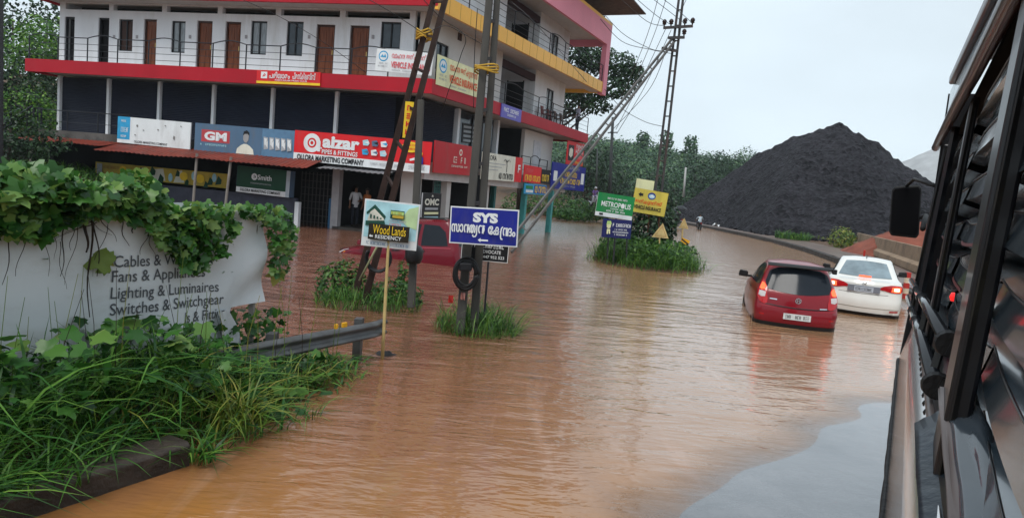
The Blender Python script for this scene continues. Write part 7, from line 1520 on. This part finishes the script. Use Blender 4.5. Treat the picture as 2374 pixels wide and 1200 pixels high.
mb = MB(); mb.bar(BP(4.5, E1(4.5)[0], .80), BP(-.3, E1(-.3)[0], .80), .035, .05, m_eave); mb.build('upper_gutter', bus, bevel=.01)
mb = MB(); P = [BP(a, *E2(a)) for a in np.linspace(5.25, -.2, 18)]; mb.tube([p + np.array([0, 0, .008 * nz3(i * .7, 2)]) for i, p in enumerate(P)], .024, m_eave, 10); mb.build('lower_gutter', bus, smooth=True)
# window posts
for k, (a, w) in enumerate(((5.0, .10), (3.22, .11), (1.72, .17), (.18, .16))):
    mb = MB(); b0_, b1_ = (.045, .115) if k == 0 else (.102, .142); t_ = (.05, .028, .045, .05)[k]
    c = [BP(a - w / 2, b0_, -.56 if k else -.82), BP(a + w / 2, b0_, -.56 if k else -.82), BP(a + w / 2, b0_ + t_, -.56 if k else -.82), BP(a - w / 2, b0_ + t_, -.56 if k else -.82), BP(a - w / 2, b1_, .50), BP(a + w / 2, b1_, .50), BP(a + w / 2, b1_ + t_, .50), BP(a - w / 2, b1_ + t_, .50)]
    mb.hexa(c, m_bk); o = mb.build('window_post', bus, bevel=.008)
    mb = MB(); mb.bar(BP(a - w / 2 - .004, b0_ + t_ * .35, -.5), BP(a - w / 2 - .004, b1_ + t_ * .35, .48), .010, .006, m_bkm); mb.build('edge_strip', o)
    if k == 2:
        mb = MB(); q = BP(a + .02, .100, -.145); mb.lathe(q, -V_B, [(0, .010), (.006, .009), (.009, .0)], M('red_glint_glow', (.8, .02, .02), rough=.2, emit=.6), 14); mb.build('red_glint', o, smooth=True)  # added glowing dot stands for a red reflection on the post
mb = MB(); mb.bar(BP(4.1, .085, -.5), BP(4.1, .135, .5), .022, .03, m_bk); mb.build('window_bar', bus)
# pleated vinyl curtains between the posts
for k, (a0, a1, z0) in enumerate(((3.34, 4.90, .43), (1.80, 3.14, .44), (.30, 1.76, .45))):
    mb = MB(); n = 26; pitch = .142; rows = []
    def row(fb, fz, i):
        r = []
        for t in np.linspace(0, 1, n):
            a = a0 + (a1 - a0) * t; sag = -.016 * math.sin(math.pi * t) ; e = .005 * nz3(a * 2.2, i * 1.7, k); r.append(BP(a, fb + e + .018 * (1 - math.sin(math.pi * t)) , fz + sag + e * .7))
        return r
    z = z0; i = 0
    while z > -.52:
        rows += [row(q_, z + h_, i) for q_, h_ in ((.275, .062), (.240, .057), (.205, .045), (.168, .022), (.160, -.012), (.151, -.046), (.195, -.060), (.275, -.080))]; z -= pitch; i += 1
    mb.grid(rows, m_vin); o = mb.build('pleated_curtain', bus, smooth=True, recalc=False, angle=33)
    mb = MB()
    for i in range(7):
        z = z0 - pitch * i; mb.tube([np.array(q) - V_B * .002 for q in row(.167, z + .022, i)], .0022, m_bk, 5)
    mb.build('crease', o, smooth=True)
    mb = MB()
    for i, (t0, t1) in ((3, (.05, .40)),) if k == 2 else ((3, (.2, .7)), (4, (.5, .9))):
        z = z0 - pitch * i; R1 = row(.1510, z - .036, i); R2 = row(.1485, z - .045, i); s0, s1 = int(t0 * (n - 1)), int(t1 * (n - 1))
        mb.grid([[R1[j], R2[j]] for j in range(s0, s1 + 1)], m_redrefl)
    mb.build('red_reflection', o, recalc=False)  # dull red strips painted on the pleats in place of red reflections
# two rails with collars and end flanges
for name, A_, B_ in (('upper', (5.0, .055, -.35), (2.36, .138, -.33)), ('lower', (5.0, .050, -.455), (2.30, .120, -.445))):
    p, q = BP(*A_), BP(*B_); mb = MB(); mb.tube([p, q], .021, m_pipe, 14); o = mb.build('rail', bus, smooth=True)
    mb = MB(); d = (q - p) / np.linalg.norm(q - p)
    for t in (.28, .45): c = p + (q - p) * t; mb.lathe(c, d, [(-.012, .021), (-.012, .027), (.012, .027), (.012, .021)], m_pipe, 14)
    mb.build('collar', o, smooth=False)
    mb = MB(); mb.lathe(q, d, [(-.01, .0), (-.01, .034), (.02, .040), (.05, .036), (.05, 0)], m_rub, 16); mb.bar(q + d * .03, q + d * .03 + V_B * .10 + np.array([0, 0, -.03]), .05, .06, m_rub); mb.build('end_flange', o)
for t in (.28, .62, .95):
    p, q = BP(5.0 - 2.65 * t, .053 + .080 * t, -.36), BP(5.0 - 2.68 * t, .05 + .068 * t, -.46); mb = MB(); mb.bar(p, q, .02, .014, m_bkm); mb.build('rail_bracket', bus)
# torn tarpaulin end and trim below the nearest window
def quad(name, pts, mat, th=.008, n=7, wob=.006):
    p = [PA(*q) for q in pts]; mb = MB(); mb.grid([[(p[0] + (p[1] - p[0]) * i / (n - 1)) * (1 - k / (n - 1)) + (p[3] + (p[2] - p[3]) * i / (n - 1)) * (k / (n - 1)) + V_B * wob * nz3(i * .8, k * .8, len(name)) + np.array([0, 0, (.008 * nz3(i * 1.9, 3.3) if k == 0 else 0)]) for i in range(n)] for k in range(n)], mat); o = mb.build(name, bus, smooth=True, recalc=False); q = o.modifiers.new('t', 'SOLIDIFY'); q.thickness = th; return o
quad('tarpaulin_flap', [(2124, 985, 1.95), (2200, 950, 1.95), (2244, 1290, 1.35), (2136, 1290, 1.35)], M('blue_black_tarpaulin', (.018, .026, .036), rough=.35, var=.4, scale=6, bump=.5, bscale=12))
quad('trim_board', [(2176, 905, 1.80), (2206, 900, 1.80), (2245, 1290, 1.22), (2206, 1290, 1.22)], m_lining)
quad('near_panel', [(2200, 915, 1.76), (2262, 905, 1.76), (2372, 1290, 1.22), (2236, 1290, 1.22)], M('wet_blue_panel', (.05, .062, .075), rough=.15, coat=.8, var=.25, scale=3, bump=.25, bscale=5), wob=.012)
# mirror on its arm
root = bus
mb = MB(); c = [PA(x, y, 6.05) for x, y in ((2068, 432), (2138, 428), (2130, 553), (2060, 545))]; ctr = sum(c) / 4
rr_ = []
for i in range(4):
    p0, p1, p2 = c[i - 1], c[i], c[(i + 1) % 4]
    for t in (0, .33, .67, 1): u = .16; a_ = p1 + (p0 - p1) * u * (1 - t); b_ = p1 + (p2 - p1) * u * t; rr_.append((a_ + b_) / 2 + (p1 - (p1 + (p0 - p1) * u * .5 + (p2 - p1) * u * .5) ) * 0 + ((p0 - p1) * 0))
mb.extrude(rr_, V_H * .10, m_rub); o = mb.build('mirror_housing', bus, bevel=.012)
mb = MB(); inn = [ctr + (p - ctr) * .90 - V_H * .006 for p in rr_]; mb.add(inn, [tuple(range(len(inn)))], M('dark_mirror_glass', (.004, .004, .005), rough=.6, spec=.05)); mb.build('mirror_glass', o, recalc=False)
mb = MB(); mb.tube([PA(2138, 505, 6.08), PA(2146, 500, 5.6), BP(5.0, .07, -.02)], .016, m_rub, 8); mb.tube([PA(2100, 432, 6.1), PA(2120, 415, 5.8), BP(5.02, .10, .25)], .012, m_rub, 8); mb.build('mirror_arm', bus, smooth=True)
for a in (3.75, -1.9):
    mb = MB(); c = AB(a, .12, .50 + (.03 if a > 0 else .03)); mb.lathe(c, -V_B, [(-.28, .30), (-.28, .46), (-.24, .50), (-.03, .50), (.02, .46), (.02, .30)], m_tyre, 28); o = mb.build('wheel', bus, smooth=True); mb = MB(); mb.lathe(c, -V_B, [(.0, .30), (-.08, .26), (-.08, .10), (.02, .09), (.02, 0)], m_bkm, 20); mb.build('rim', o, smooth=True)
    mb = MB(); c = AB(a, 2.4, .53); mb.lathe(c, V_B, [(-.28, .30), (-.28, .46), (-.24, .50), (-.03, .50), (.02, .46), (.02, 0)], m_tyre, 28); mb.build('wheel', bus, smooth=True)
# ------------------------------------------------------------------ rain haze in the air
mb = MB(); hm = bpy.data.materials.new('rain_haze'); hm.use_nodes = True; hn = hm.node_tree.nodes; hn.clear()
ho = hn.new('ShaderNodeOutputMaterial'); pv = hn.new('ShaderNodeVolumePrincipled'); pv.inputs['Color'].default_value = (.86, .93, .97, 1); pv.inputs['Density'].default_value = 0.00040; pv.inputs['Anisotropy'].default_value = 0.2
hm.node_tree.links.new(pv.outputs[0], ho.inputs['Volume'])
mb.box(-905, 905, -65, 1505, -2.5, 30, hm); tag(mb.build('haze', keep=True), kind='stuff')
